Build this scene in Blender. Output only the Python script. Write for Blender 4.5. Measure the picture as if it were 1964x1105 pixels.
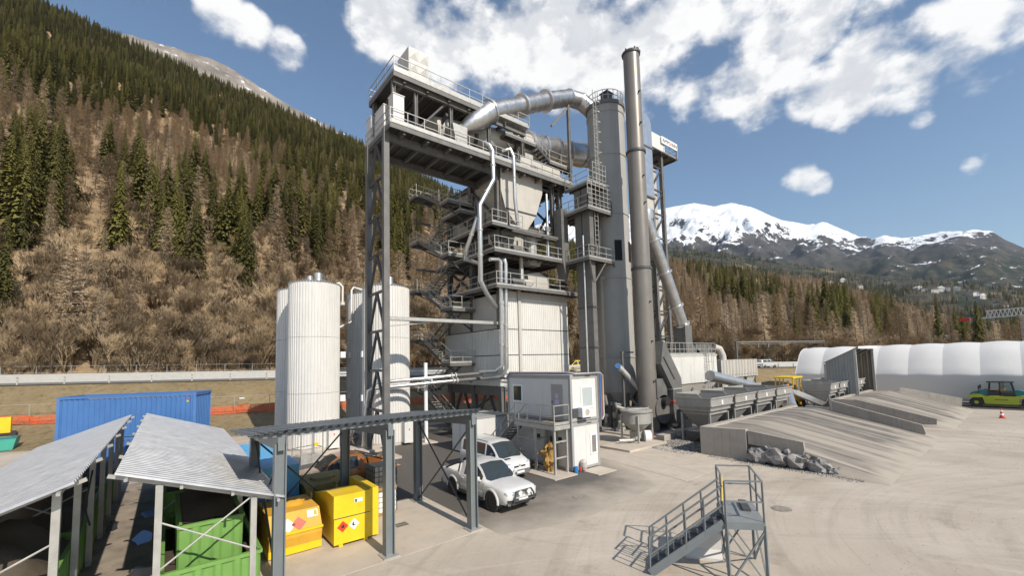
import bpy, math, random
from math import radians, sin, cos, pi, sqrt, atan2, floor
from mathutils import Vector, Matrix, noise
random.seed(11)
for o in list(bpy.data.objects): bpy.data.objects.remove(o)
S = bpy.context.scene
COL = S.collection
# ------------------------------------------------------------------ camera
FPX, CXP, CYP, CAMZ = 811.844, 982.0, 631.938, 6.5          # focal length and principal point in photo pixels
PIT, ROL, YAW = .0766243, -.0252677, .8908056
_fw = Vector((cos(YAW)*cos(PIT), sin(YAW)*cos(PIT), sin(PIT)))
_rt = Vector((sin(YAW), -cos(YAW), 0)); _up = _rt.cross(_fw)
CR = _rt*cos(ROL)+_up*sin(ROL); CU = _up*cos(ROL)-_rt*sin(ROL); CF = _fw
cam = bpy.data.objects.new('camera', bpy.data.cameras.new('camera')); COL.objects.link(cam)
cam.matrix_world = Matrix(((CR.x, CU.x, -CF.x, 0), (CR.y, CU.y, -CF.y, 0), (CR.z, CU.z, -CF.z, CAMZ), (0, 0, 0, 1)))
cam.data.sensor_width = 36; cam.data.lens = FPX/1964*36; cam.data.shift_y = (CYP-552.5)/1964
cam.data.clip_start = .1; cam.data.clip_end = 30000
S.camera = cam
def ray(x, y): return CR*((x-CXP)/FPX)-CU*((y-CYP)/FPX)+CF      # direction of a photo pixel
def project(p):
    d = Vector(p)-Vector((0, 0, CAMZ)); w = CF.dot(d)
    if w < .1: return None
    return CXP+FPX*CR.dot(d)/w, CYP-FPX*CU.dot(d)/w
# ------------------------------------------------------------------ world, sun, exposure
W = bpy.data.worlds.new('World'); S.world = W; W.use_nodes = True
SUN_EL = radians(38.5)
def build_world():
    nt = W.node_tree; N = nt.nodes; L = nt.links; N.clear()
    out = N.new('ShaderNodeOutputWorld'); bg = N.new('ShaderNodeBackground')
    sky = N.new('ShaderNodeTexSky'); sky.sky_type = 'NISHITA'; sky.sun_disc = False
    sky.sun_elevation = SUN_EL; sky.sun_rotation = radians(180); sky.altitude = 300
    sky.air_density = 1.25; sky.dust_density = .05; sky.ozone_density = 3.2
    tc = N.new('ShaderNodeTexCoord')
    def M(op, a, b=None, c=None):
        n = N.new('ShaderNodeMath'); n.operation = op
        for i, q in enumerate((a, b, c)):
            if q is None: continue
            if isinstance(q, (int, float)): n.inputs[i].default_value = q
            else: L.new(q, n.inputs[i])
        return n.outputs[0]
    def sm(v, a, b):
        n = N.new('ShaderNodeMapRange'); n.interpolation_type = 'SMOOTHSTEP'
        L.new(v, n.inputs[0]); n.inputs[1].default_value = a; n.inputs[2].default_value = b
        return n.outputs[0]
    def dot(d):
        n = N.new('ShaderNodeVectorMath'); n.operation = 'DOT_PRODUCT'
        L.new(tc.outputs['Generated'], n.inputs[0]); n.inputs[1].default_value = d; return n.outputs['Value']
    def nz(scale, detail, rough, off=(0, 0, 0), sq=1.0):
        m = N.new('ShaderNodeMapping'); m.inputs['Location'].default_value = off; m.inputs['Scale'].default_value = (1, 1, sq)
        L.new(tc.outputs['Generated'], m.inputs[0])
        n = N.new('ShaderNodeTexNoise'); n.inputs['Scale'].default_value = scale; n.inputs['Detail'].default_value = detail
        n.inputs['Roughness'].default_value = rough; L.new(m.outputs[0], n.inputs['Vector']); return n.outputs['Fac']
    # cumulus seen in the valley sky: (pixel x, y, radius in pixels, weight)
    blobs = [(420, 25, 70, .9), (480, 60, 60, .9), (550, 100, 52, 1), (590, 62, 18, .6), (370, 15, 40, .6),
             (760, 10, 110, 1), (860, 60, 110, 1), (960, 90, 100, .95), (1060, 60, 130, 1.05), (1180, 90, 130, 1.05), (1300, 70, 140, 1.1),
             (1420, 80, 130, 1.05), (1520, 40, 110, 1), (1130, 140, 70, .85), (1230, 170, 60, .8), (1305, 190, 36, .75), (1440, 160, 80, .9),
             (1700, 20, 60, .95), (1760, 90, 85, 1.3), (1680, 130, 90, 1.35), (1830, 70, 95, 1.2), (1930, 60, 70, .95), (1655, 190, 50, 1.1), (1590, 160, 60, 1.0), (1760, 20, 55, .8),
             (1540, 350, 40, .74), (1568, 362, 26, .72), (1513, 348, 22, .62), (1866, 320, 24, .62), (1895, 300, 14, .55), (1770, 222, 24, .48), (1705, 250, 14, .42), (1900, 112, 75, .85), (1820, 128, 60, .8), (1735, 150, 70, 1.2), (1690, 185, 50, 1.1), (1620, 195, 55, 1.0), (1560, 170, 55, .9)]
    acc = None
    for x, y, r, wt in blobs:
        d = ray(x, y).normalized(); d2 = ray(x+r*.7, y+r*.7).normalized(); c = d.dot(d2)
        v = M('MULTIPLY', sm(dot(d), 1-(1-c)*1.9, 1-(1-c)*.05), wt*.88)
        acc = v if acc is None else M('MAXIMUM', acc, v)
    fr = dot(CF)
    rest = M('MULTIPLY', sm(nz(2.1, 3, .5, (3, 1, 2)), .5, .66), sm(fr, .62, .3))      # the same broken cloud goes on all round
    acc = M('MAXIMUM', acc, rest)
    n1 = nz(7.5, 9, .53, (0, 0, 0), 1.5); n2 = nz(24, 6, .6, (.3, .1, 0), 1.3); n3 = nz(7.5, 5, .55, (0, .035, -.05), 1.5)
    cov = M('ADD', acc, M('MULTIPLY', M('SUBTRACT', n1, .5), 2.9)); cov = M('ADD', cov, M('MULTIPLY', M('SUBTRACT', n2, .5), .5))
    gate = sm(acc, .02, .3)
    alpha = M('MULTIPLY', sm(cov, .42, .98), gate)
    lit = sm(M('ADD', M('SUBTRACT', n1, n3), M('MULTIPLY', M('SUBTRACT', n2, .5), .30)), -.085, .085)
    thick = sm(cov, .75, 1.5)
    br = M('ADD', M('MULTIPLY', lit, .62), M('SUBTRACT', .55, M('MULTIPLY', thick, .25)))
    cr = N.new('ShaderNodeMix'); cr.data_type = 'RGBA'; L.new(M('MINIMUM', br, 1), cr.inputs[0])
    cr.inputs[6].default_value = (3.9, 4.2, 4.75, 1); cr.inputs[7].default_value = (8.4, 8.3, 8.2, 1)
    mx = N.new('ShaderNodeMix'); mx.data_type = 'RGBA'; L.new(alpha, mx.inputs[0]); L.new(sky.outputs[0], mx.inputs[6]); L.new(cr.outputs[2], mx.inputs[7])
    L.new(mx.outputs[2], bg.inputs[0]); bg.inputs[1].default_value = .115
    L.new(bg.outputs[0], out.inputs[0])
build_world()
sd = bpy.data.lights.new('sun', 'SUN'); sun = bpy.data.objects.new('sun', sd); COL.objects.link(sun)
sd.energy = 5.0; sd.angle = radians(.53); sd.color = (1, .92, .80)
SUN_DIR = Vector((-.01, cos(SUN_EL), -sin(SUN_EL)))                  # light travels towards +Y and down
sun.rotation_euler = SUN_DIR.to_track_quat('-Z', 'Y').to_euler(); sun.location = (0, -40, 60)
vs = S.view_settings; S.display_settings.display_device = 'sRGB'
vs.view_transform = 'Standard'; vs.look = 'None'; vs.exposure = 0.15; vs.gamma = 1; vs.use_curve_mapping = False
S.render.resolution_x = 1024; S.render.resolution_y = 577
# ------------------------------------------------------------------ materials
MATS = {}
def mat(name, col, rough=.6, metal=0, var=.12, scale=1.2, bump=0, bscale=25, streak=0, dirt=None, dirt_amt=.4, spec=.5, trans=0, coat=0):
    if name in MATS: return MATS[name]
    m = bpy.data.materials.new(name); m.use_nodes = True; nt = m.node_tree; N = nt.nodes; L = nt.links
    b = N['Principled BSDF']; b.inputs['Roughness'].default_value = rough; b.inputs['Metallic'].default_value = metal
    b.inputs['Specular IOR Level'].default_value = spec; b.inputs['Coat Weight'].default_value = coat
    tc = N.new('ShaderNodeTexCoord'); nz = N.new('ShaderNodeTexNoise'); nz.inputs['Scale'].default_value = scale
    nz.inputs['Detail'].default_value = 6; nz.inputs['Roughness'].default_value = .62; L.new(tc.outputs['Object'], nz.inputs['Vector'])
    r = N.new('ShaderNodeMix'); r.data_type = 'RGBA'
    mr = N.new('ShaderNodeMapRange'); mr.inputs[1].default_value = .28; mr.inputs[2].default_value = .72; L.new(nz.outputs['Fac'], mr.inputs[0]); L.new(mr.outputs[0], r.inputs[0])
    r.inputs[6].default_value = (*[c*(1-var) for c in col], 1); r.inputs[7].default_value = (*[min(1, c*(1+var)) for c in col], 1)
    res = r.outputs[2]
    if streak or dirt:
        mp = N.new('ShaderNodeMapping'); mp.inputs['Scale'].default_value = (3.2, 3.2, .22) if streak else (.7, .7, .7); L.new(tc.outputs['Object'], mp.inputs[0])
        n2 = N.new('ShaderNodeTexNoise'); n2.inputs['Scale'].default_value = 1.6; n2.inputs['Detail'].default_value = 5; n2.inputs['Roughness'].default_value = .65; L.new(mp.outputs[0], n2.inputs['Vector'])
        m2 = N.new('ShaderNodeMapRange'); m2.inputs[1].default_value = .5; m2.inputs[2].default_value = .78; m2.inputs[4].default_value = dirt_amt; L.new(n2.outputs['Fac'], m2.inputs[0])
        x = N.new('ShaderNodeMix'); x.data_type = 'RGBA'; L.new(m2.outputs[0], x.inputs[0]); L.new(res, x.inputs[6])
        dd = dirt or [c*.55 for c in col]; x.inputs[7].default_value = (*dd, 1); res = x.outputs[2]
    L.new(res, b.inputs['Base Color'])
    if rough < .9:
        rr = N.new('ShaderNodeMapRange'); rr.inputs[3].default_value = max(.02, rough-.1); rr.inputs[4].default_value = min(1, rough+.12); L.new(nz.outputs['Fac'], rr.inputs[0]); L.new(rr.outputs[0], b.inputs['Roughness'])
    if bump:
        n3 = N.new('ShaderNodeTexNoise'); n3.inputs['Scale'].default_value = bscale; n3.inputs['Detail'].default_value = 5; L.new(tc.outputs['Object'], n3.inputs['Vector'])
        bp = N.new('ShaderNodeBump'); bp.inputs['Strength'].default_value = bump; bp.inputs['Distance'].default_value = .05; L.new(n3.outputs['Fac'], bp.inputs['Height']); L.new(bp.outputs[0], b.inputs['Normal'])
    if trans:
        b.inputs['Transmission Weight'].default_value = trans
    MATS[name] = m; return m
STEEL = mat('grey_painted_steel', (.14, .135, .128), .5, 0, .2, 1.5, dirt=(.10, .085, .072), streak=1, dirt_amt=.5)
DSTEEL = mat('dark_grey_steel', (.07, .07, .073), .5, 0, .15, 1.5)
BSTEEL = mat('blue_grey_shelter_steel', (.17, .19, .20), .48, 0, .10, 1.5)
DECK = mat('steel_grating', (.075, .07, .065), .6, 0, .15, 4)
RAIL = mat('galvanised_rail', (.44, .43, .40), .45, .35, .15, 3)
SILO = mat('silo_grey_paint', (.33, .315, .29), .5, 0, .06, .6, streak=1, dirt=(.25, .235, .21), dirt_amt=.35)
STACKM = mat('stack_grey_brown_paint', (.215, .195, .172), .38, .25, .08, .6, streak=1, dirt=(.15, .13, .11), dirt_amt=.4)
WHITE = mat('white_cladding', (.62, .605, .57), .55, 0, .06, .8, streak=1, dirt=(.40, .36, .31), dirt_amt=.5)
TANKW = mat('white_tank_cladding', (.64, .625, .60), .5, 0, .04, .8, streak=1, dirt=(.44, .40, .35), dirt_amt=.45)
HOPPER = mat('pale_hopper_steel', (.47, .445, .40), .55, 0, .08, 1, streak=1, dirt=(.36, .32, .27), dirt_amt=.4)
GALV = mat('galvanised_sheet', (.62, .62, .62), .34, .85, .10, 2.2)
CHROME = mat('bright_duct_steel', (.52, .51, .50), .33, .92, .14, 1.8, streak=1, dirt=(.42, .40, .38), dirt_amt=.5)
CONC = mat('concrete', (.40, .36, .315), .85, 0, .14, 1.1, bump=.25, bscale=14, dirt=(.25, .215, .18), dirt_amt=.5)
PRECAST = mat('precast_concrete', (.33, .30, .265), .85, 0, .16, 1.3, bump=.3, bscale=10, dirt=(.20, .17, .14), dirt_amt=.6, streak=1)
BINM = mat('feed_bin_grey', (.32, .31, .29), .5, 0, .12, 1, streak=1, dirt=(.22, .19, .16), dirt_amt=.5)
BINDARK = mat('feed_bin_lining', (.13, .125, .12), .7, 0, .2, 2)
DUSTY = mat('aggregate', (.30, .19, .09), .95, 0, .3, 6, bump=.6, bscale=30)
GLASS = mat('dark_window_glass', (.035, .045, .048), .05, 0, .1, 1, spec=.8)
PALEGLASS = mat('pale_blind_window', (.40, .44, .44), .15, 0, .05, 1)
BLACK = mat('black_rubber', (.045, .041, .037), .75, 0, .2, 5)
BLACKP = mat('black_plastic', (.03, .03, .032), .5, 0, .15, 5)
WPAINT = mat('white_car_paint', (.63, .625, .615), .3, 0, .03, 1, coat=.6, dirt=(.5, .46, .4), dirt_amt=.25)
OPAINT = mat('bronze_orange_car_paint', (.25, .085, .012), .3, .25, .05, 1, coat=.6)
YEL = mat('yellow_paint', (.80, .55, .015), .5, 0, .06, 1.5, dirt=(.5, .33, .03), dirt_amt=.4)
OCHRE = mat('faded_ochre_yellow_paint', (.66, .36, .035), .55, 0, .12, 1.5, dirt=(.42, .25, .06), dirt_amt=.55)
YTOP = mat('weathered_yellow_lid', (.26, .21, .07), .75, 0, .3, 2.2, dirt=(.19, .17, .12), dirt_amt=.8)
GREEN = mat('green_container_paint', (.16, .32, .075), .5, 0, .10, 1.5, streak=1, dirt=(.10, .17, .05), dirt_amt=.4)
TARP = mat('brown_tarpaulin', (.075, .058, .04), .7, 0, .25, 2, bump=.4, bscale=4)
BLUE = mat('blue_container_paint', (.06, .165, .40), .5, 0, .09, 1.2, streak=1, dirt=(.05, .12, .28), dirt_amt=.4)
LBLUE = mat('light_blue_container_paint', (.12, .40, .68), .5, 0, .08, 1.2)
CABW = mat('white_office_panel', (.63, .62, .60), .5, 0, .03, 1, streak=1, dirt=(.48, .44, .39), dirt_amt=.35)
CABG = mat('grey_cabin_frame', (.32, .315, .305), .5, 0, .06, 1)
ORANGE = mat('orange_mesh_plastic', (.72, .11, .025), .7, 0, .25, 6)
REDM = mat('red_plastic', (.62, .05, .02), .5, 0, .1, 3)
WHITEP = mat('white_plastic', (.8, .8, .78), .5, 0, .03, 3)
ROLLG = mat('lime_roller_paint', (.44, .50, .03), .4, 0, .06, 2)
TEAL = mat('dark_teal_paint', (.02, .17, .19), .4, 0, .1, 2)
FABRIC = mat('white_tent_membrane', (.68, .67, .655), .6, 0, .03, .4)
GREYCLAD = mat('grey_ribbed_sheet', (.30, .31, .31), .5, .1, .08, 1, streak=1)
WOOD = mat('timber', (.36, .22, .10), .8, 0, .2, 3, streak=1)
ROCKM = mat('rough_boulder_stone', (.25, .235, .22), .9, 0, .45, 2.2, bump=1, bscale=6)
SKIN = mat('skin', (.45, .26, .17), .6, 0, .05, 5)
# ------------------------------------------------------------------ mesh helpers
def V(*a): return Vector(a)
class MB:
    def __init__(s): s.v = []; s.f = []; s.mi = []
    def add(s, vs, fs, mi=0):
        o = len(s.v); s.v += [tuple(v) for v in vs]; s.f += [tuple(i+o for i in f) for f in fs]; s.mi += [mi]*len(fs); return s
    def box(s, a, b, mi=0):
        (x0, y0, z0), (x1, y1, z1) = a, b
        return s.add([(x0, y0, z0), (x1, y0, z0), (x1, y1, z0), (x0, y1, z0), (x0, y0, z1), (x1, y0, z1), (x1, y1, z1), (x0, y1, z1)],
                     [(3, 2, 1, 0), (4, 5, 6, 7), (0, 1, 5, 4), (1, 2, 6, 5), (2, 3, 7, 6), (3, 0, 4, 7)], mi)
    def bar(s, p, q, w=.1, h=None, up=(0, 0, 1), mi=0):
        h = h or w; p = Vector(p); q = Vector(q); d = (q-p)
        if d.length < 1e-6: return s
        d.normalize(); u = Vector(up)
        if abs(d.dot(u)) > .98: u = Vector((0, 1, 0))
        a = d.cross(u).normalized()*(w/2); b = a.cross(d).normalized()*(h/2)
        vs = [p-a-b, p+a-b, p+a+b, p-a+b, q-a-b, q+a-b, q+a+b, q-a+b]
        return s.add(vs, [(0, 1, 2, 3), (7, 6, 5, 4), (4, 5, 1, 0), (5, 6, 2, 1), (6, 7, 3, 2), (7, 4, 0, 3)], mi)
    def ibeam(s, p, q, w=.25, h=.4, t=.04, up=(0, 0, 1), mi=0):
        p = Vector(p); q = Vector(q); d = (q-p).normalized(); u = Vector(up)
        if abs(d.dot(u)) > .98: u = Vector((0, 1, 0))
        a = d.cross(u).normalized(); b = a.cross(d).normalized()
        s.bar(p+b*(h/2-t/2), q+b*(h/2-t/2), w, t, up, mi); s.bar(p-b*(h/2-t/2), q-b*(h/2-t/2), w, t, up, mi); return s.bar(p, q, t, h-2*t, up, mi)
    def cyl(s, p, q, r, r2=None, n=20, cap=True, mi=0):
        r2 = r if r2 is None else r2; p = Vector(p); q = Vector(q); d = (q-p).normalized()
        u = Vector((0, 0, 1)) if abs(d.z) < .9 else Vector((1, 0, 0)); a = d.cross(u).normalized(); b = d.cross(a)
        vs = []
        for k in range(n):
            t = 2*pi*k/n; e = a*cos(t)+b*sin(t); vs.append(p+e*r)
        for k in range(n):
            t = 2*pi*k/n; e = a*cos(t)+b*sin(t); vs.append(q+e*r2)
        fs = [(k, n+k, n+(k+1) % n, (k+1) % n) for k in range(n)]
        if cap: fs += [tuple(range(n)), tuple(range(2*n-1, n-1, -1))]
        return s.add(vs, fs, mi)
    def tube(s, pts, r, n=10, cap=True, mi=0):
        pts = [Vector(p) for p in pts]; rs = r if isinstance(r, (list, tuple)) else [r]*len(pts); vs = []; pa = None
        for i, p in enumerate(pts):
            d = (pts[min(i+1, len(pts)-1)]-pts[max(i-1, 0)]).normalized()
            if pa is None:
                u = Vector((0, 0, 1)) if abs(d.z) < .9 else Vector((1, 0, 0)); a = d.cross(u).normalized()
            else: a = (pa-d*pa.dot(d)).normalized()
            pa = a; b = d.cross(a)
            k_ = 1.0
            if 0 < i < len(pts)-1:
                c = (pts[i]-pts[i-1]).normalized().dot((pts[i+1]-pts[i]).normalized()); k_ = 1/max(.6, sqrt((1+c)/2))
            for k in range(n):
                t = 2*pi*k/n; vs.append(p+(a*cos(t)+b*sin(t))*rs[i]*(1+(k_-1)*.5))
        fs = []
        for i in range(len(pts)-1):
            for k in range(n):
                fs.append((i*n+k, (i+1)*n+k, (i+1)*n+(k+1) % n, i*n+(k+1) % n))
        if cap: fs += [tuple(range(n)), tuple(range(len(vs)-1, len(vs)-n-1, -1))]
        return s.add(vs, fs, mi)
    def prism(s, poly, ext, mi=0):
        e = Vector(ext); n = len(poly); P = [Vector(p) for p in poly]
        vs = P+[p+e for p in P]; fs = [tuple(range(n-1, -1, -1)), tuple(range(n, 2*n))]+[(k, (k+1) % n, n+(k+1) % n, n+k) for k in range(n)]
        return s.add(vs, fs, mi)
    def lathe(s, c, prof, n=24, mi=0):
        cx, cy = c[0], c[1]; z0 = c[2] if len(c) > 2 else 0; vs = []
        for r, z in prof:
            for k in range(n): vs.append((cx+r*cos(2*pi*k/n), cy+r*sin(2*pi*k/n), z0+z))
        fs = []
        for i in range(len(prof)-1):
            for k in range(n): fs.append((i*n+k, i*n+(k+1) % n, (i+1)*n+(k+1) % n, (i+1)*n+k))
        fs += [tuple(range(n-1, -1, -1)), tuple(range(len(vs)-n, len(vs)))]
        return s.add(vs, fs, mi)
    def ribbed(s, o, u, v, pitch=.2, depth=.04, thick=.0, frac=.5, mi=0, slope=.15):
        """corrugated sheet: profile along u (vector with length), extruded along v; ribs stand out along u x v"""
        o = Vector(o); u = Vector(u); v = Vector(v); L = u.length; ud = u/L; nrm = u.cross(v).normalized()
        k = max(1, round(L/pitch)); p = L/k; prof = []
        for i in range(k):
            x = i*p; a = (1-frac)*p; prof += [(x, 0), (x+a-slope*p, 0), (x+a, depth), (x+p-slope*p, depth)]
        prof.append((L, 0)); vs = []
        for x, d in prof: vs.append(o+ud*x+nrm*d)
        n = len(prof)
        for x, d in prof: vs.append(o+ud*x+nrm*d+v)
        return s.add(vs, [(i, i+1, n+i+1, n+i) for i in range(n-1)], mi)
    def build(s, name, m, parent=None, smooth=None, local=False):
        me = bpy.data.meshes.new(name); vs = s.v
        if parent is not None and not local:
            t = parent
            while t.parent is not None: t = t.parent
            o = t.location; vs = [(x-o.x, y-o.y, z-o.z) for x, y, z in vs]
        me.from_pydata(vs, [], s.f)
        ms = m if isinstance(m, (list, tuple)) else [m]
        for q in ms: me.materials.append(q)
        if len(ms) > 1: me.polygons.foreach_set('material_index', s.mi)
        if smooth is not None:
            me.polygons.foreach_set('use_smooth', [True]*len(me.polygons)); me.set_sharp_from_angle(angle=radians(smooth))
        ob = bpy.data.objects.new(name, me); COL.objects.link(ob)
        if parent is not None: ob.parent = parent
        return ob
def tag(o, label=None, cat=None, group=None, kind=None):
    if label: o['label'] = label
    if cat: o['category'] = cat
    if group: o['group'] = group
    if kind: o['kind'] = kind
    return o
def thing(name, label, cat, loc=(0, 0, 0), rz=0, group=None):
    o = bpy.data.objects.new(name, None); COL.objects.link(o); o.location = loc; o.rotation_euler = (0, 0, rz); o.empty_display_size = .3
    return tag(o, label, cat, group)
def copy_tree(o, parent=None):
    c = o.copy(); COL.objects.link(c); c.parent = parent
    for ch in list(KIDS.get(o.name, [])) or list(o.children): copy_tree(ch, c)
    return c
KIDS = {}
def railing(mb, pts, h=1.1, step=1.4, w=.05, toe=True, mids=(.55,)):
    pts = [Vector(p) for p in pts]; Z = V(0, 0, 1); first = True
    for i, (a, b) in enumerate(zip(pts, pts[1:])):
        L = (b-a).length; n = max(1, round(L/step)); d = (b-a)/L; g = w*.52
        for k in range(0 if first else 1, n+1):
            p = a.lerp(b, k/n); mb.bar(p, p+Z*(h-.001*i), w, w)
        for hh in (h+w*.5,)+tuple(mids): mb.bar(a+Z*hh+d*(g if hh < h and i else (w*.5 if i else 0)), b+Z*hh+d*(w*.5 if hh > h else 0), w*.92, w*.92)
        if toe: mb.bar(a+Z*.09+d*g, b+Z*.09-d*g, .02, .16)
        first = False
def stair(parent, lo, hi, wv, n, name='stair_flight', m=DSTEEL, rm=RAIL, rails=(0, 1), h=1.0, tm=None):
    """flight from lo to hi (one stringer line), wv = width vector"""
    lo = Vector(lo); hi = Vector(hi); wv = Vector(wv); mb = MB(); d = hi-lo; run = Vector((d.x, d.y, 0))
    for o in (Vector(), wv): mb.bar(lo+o, hi+o, .05, .24)
    f = mb.build(name, m, parent); tr = MB()
    for k in range(n):
        p = lo+d*((k+.5)/n); t = run.normalized()*.13
        tr.add([p-t, p-t+wv, p+t+wv, p+t, p-t-V(0, 0, .04), p-t+wv-V(0, 0, .04), p+t+wv-V(0, 0, .04), p+t-V(0, 0, .04)],
               [(0, 1, 2, 3), (7, 6, 5, 4), (0, 4, 5, 1), (2, 6, 7, 3)])
    tr.build('treads', tm or DECK, f)
    rl = MB()
    for k in rails:
        o = wv*k; Z = V(0, 0, 1); q = 4
        for i in range(q): rl.bar(lo+o+d*(i/q), lo+o+d*(i/q)+Z*h, .045, .045)
        for hh in (h, h*.5): rl.bar(lo+o+Z*hh, hi+o+Z*hh, .045, .045)
    if rails: rl.build('handrail', rm, f)
    return f
def text_mesh(body, size, m, name='lettering', extrude=.01):
    cu = bpy.data.curves.new(name, 'FONT'); cu.body = body; cu.size = size; cu.extrude = extrude; cu.resolution_u = 2
    ob = bpy.data.objects.new(name, cu); COL.objects.link(ob); bpy.context.view_layer.update()
    me = bpy.data.meshes.new_from_object(ob.evaluated_get(bpy.context.evaluated_depsgraph_get())); bpy.data.objects.remove(ob); bpy.data.curves.remove(cu)
    me.materials.clear(); me.materials.append(m); return me
def place_mesh(name, me, parent, origin, ex, ey):
    """put a flat mesh (built in XY) at origin with axes ex, ey (local coordinates of parent's root)"""
    ex = Vector(ex).normalized(); ey = Vector(ey).normalized(); ez = ex.cross(ey); o = bpy.data.objects.new(name, me); COL.objects.link(o); o.parent = parent
    t = parent
    while t.parent is not None: t = t.parent
    p = Vector(origin)-t.location
    o.matrix_local = Matrix(((ex.x, ey.x, ez.x, p.x), (ex.y, ey.y, ez.y, p.y), (ex.z, ey.z, ez.z, p.z), (0, 0, 0, 1))); return o
# ================================================================== ground, road, hills
def interp(tab, x):
    if x <= tab[0][0]: return tab[0][1]
    for (a, b), (c, d) in zip(tab, tab[1:]):
        if x <= c: return b+(d-b)*(x-a)/(c-a)
    return tab[-1][1]
def ground_mat():
    m = bpy.data.materials.new('dusty_yard'); m.use_nodes = True; nt = m.node_tree; N = nt.nodes; L = nt.links; b = N['Principled BSDF']; b.inputs['Roughness'].default_value = .92
    tc = N.new('ShaderNodeTexCoord')
    def nz(sc, det, mp=None, rough=.6, dist=0):
        n = N.new('ShaderNodeTexNoise'); n.inputs['Scale'].default_value = sc; n.inputs['Detail'].default_value = det; n.inputs['Roughness'].default_value = rough; n.inputs['Distortion'].default_value = dist
        q = tc.outputs['Object']
        if mp:
            k = N.new('ShaderNodeMapping'); k.inputs['Scale'].default_value = mp[0]; k.inputs['Rotation'].default_value = (0, 0, mp[1]); L.new(q, k.inputs[0]); q = k.outputs[0]
        L.new(q, n.inputs['Vector']); return n.outputs['Fac']
    def mr(v, a, c, d=0, e=1):
        n = N.new('ShaderNodeMapRange'); L.new(v, n.inputs[0]); n.inputs[1].default_value = a; n.inputs[2].default_value = c; n.inputs[3].default_value = d; n.inputs[4].default_value = e; return n.outputs[0]
    def mix(f, a, c):
        n = N.new('ShaderNodeMix'); n.data_type = 'RGBA'; L.new(f, n.inputs[0])
        for i, q in ((6, a), (7, c)):
            if isinstance(q, tuple): n.inputs[i].default_value = (*q, 1)
            else: L.new(q, n.inputs[i])
        return n.outputs[2]
    c = mix(mr(nz(.16, 5), .35, .68), (.40, .34, .27), (.53, .465, .385))
    def arcs(cx, cy, rs, an, det, dist):      # dust swept along turning circles
        v = N.new('ShaderNodeVectorMath'); v.operation = 'SUBTRACT'; L.new(tc.outputs['Object'], v.inputs[0]); v.inputs[1].default_value = (cx, cy, 0)
        ln = N.new('ShaderNodeVectorMath'); ln.operation = 'LENGTH'; L.new(v.outputs[0], ln.inputs[0]); sp = N.new('ShaderNodeSeparateXYZ'); L.new(v.outputs[0], sp.inputs[0])
        at = N.new('ShaderNodeMath'); at.operation = 'ARCTAN2'; L.new(sp.outputs[1], at.inputs[0]); L.new(sp.outputs[0], at.inputs[1])
        cb = N.new('ShaderNodeCombineXYZ'); m1 = N.new('ShaderNodeMath'); m1.operation = 'MULTIPLY'; L.new(ln.outputs['Value'], m1.inputs[0]); m1.inputs[1].default_value = rs; L.new(m1.outputs[0], cb.inputs[0])
        m2 = N.new('ShaderNodeMath'); m2.operation = 'MULTIPLY'; L.new(at.outputs[0], m2.inputs[0]); m2.inputs[1].default_value = an; L.new(m2.outputs[0], cb.inputs[1])
        n = N.new('ShaderNodeTexNoise'); n.inputs['Scale'].default_value = 1; n.inputs['Detail'].default_value = det; n.inputs['Roughness'].default_value = .62; n.inputs['Distortion'].default_value = dist; L.new(cb.outputs[0], n.inputs['Vector']); return n.outputs['Fac']
    c = mix(mr(arcs(24, -9, 1.5, 2.2, 6, .5), .50, .66, 0, .38), c, (.30, .255, .20))
    c = mix(mr(arcs(-6, -14, .8, 3.0, 5, .8), .54, .68, 0, .45), c, (.58, .52, .44)); c = mix(mr(arcs(44, 30, 1.1, 4, 5, .6), .55, .68, 0, .4), c, (.34, .29, .23))
    c = mix(mr(arcs(25, -8, 7, 1.4, 4, .25), .57, .66, 0, .3), c, (.33, .28, .22)); c = mix(mr(arcs(-4, -16, 6, 1.6, 4, .3), .58, .66, 0, .28), c, (.60, .54, .455))
    c = mix(mr(nz(.55, 6, None, .7), .58, .72, 0, .6), c, (.26, .22, .175)); c = mix(mr(nz(9, 4), .55, .75, 0, .4), c, (.30, .25, .20)); c = mix(mr(nz(45, 3), .6, .75, 0, .35), c, (.25, .21, .17))
    L.new(c, b.inputs['Base Color'])
    bp = N.new('ShaderNodeBump'); bp.inputs['Strength'].default_value = .35; bp.inputs['Distance'].default_value = .03; L.new(nz(18, 6), bp.inputs['Height']); L.new(bp.outputs[0], b.inputs['Normal'])
    return m
GROUND = ground_mat()
mb = MB(); R_ = 9000
mb.add([(-R_, -R_, 0), (R_, -R_, 0), (R_, R_, 0), (-R_, R_, 0)], [(0, 1, 2, 3)])
tag(mb.build('ground', GROUND), kind='structure')
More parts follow.
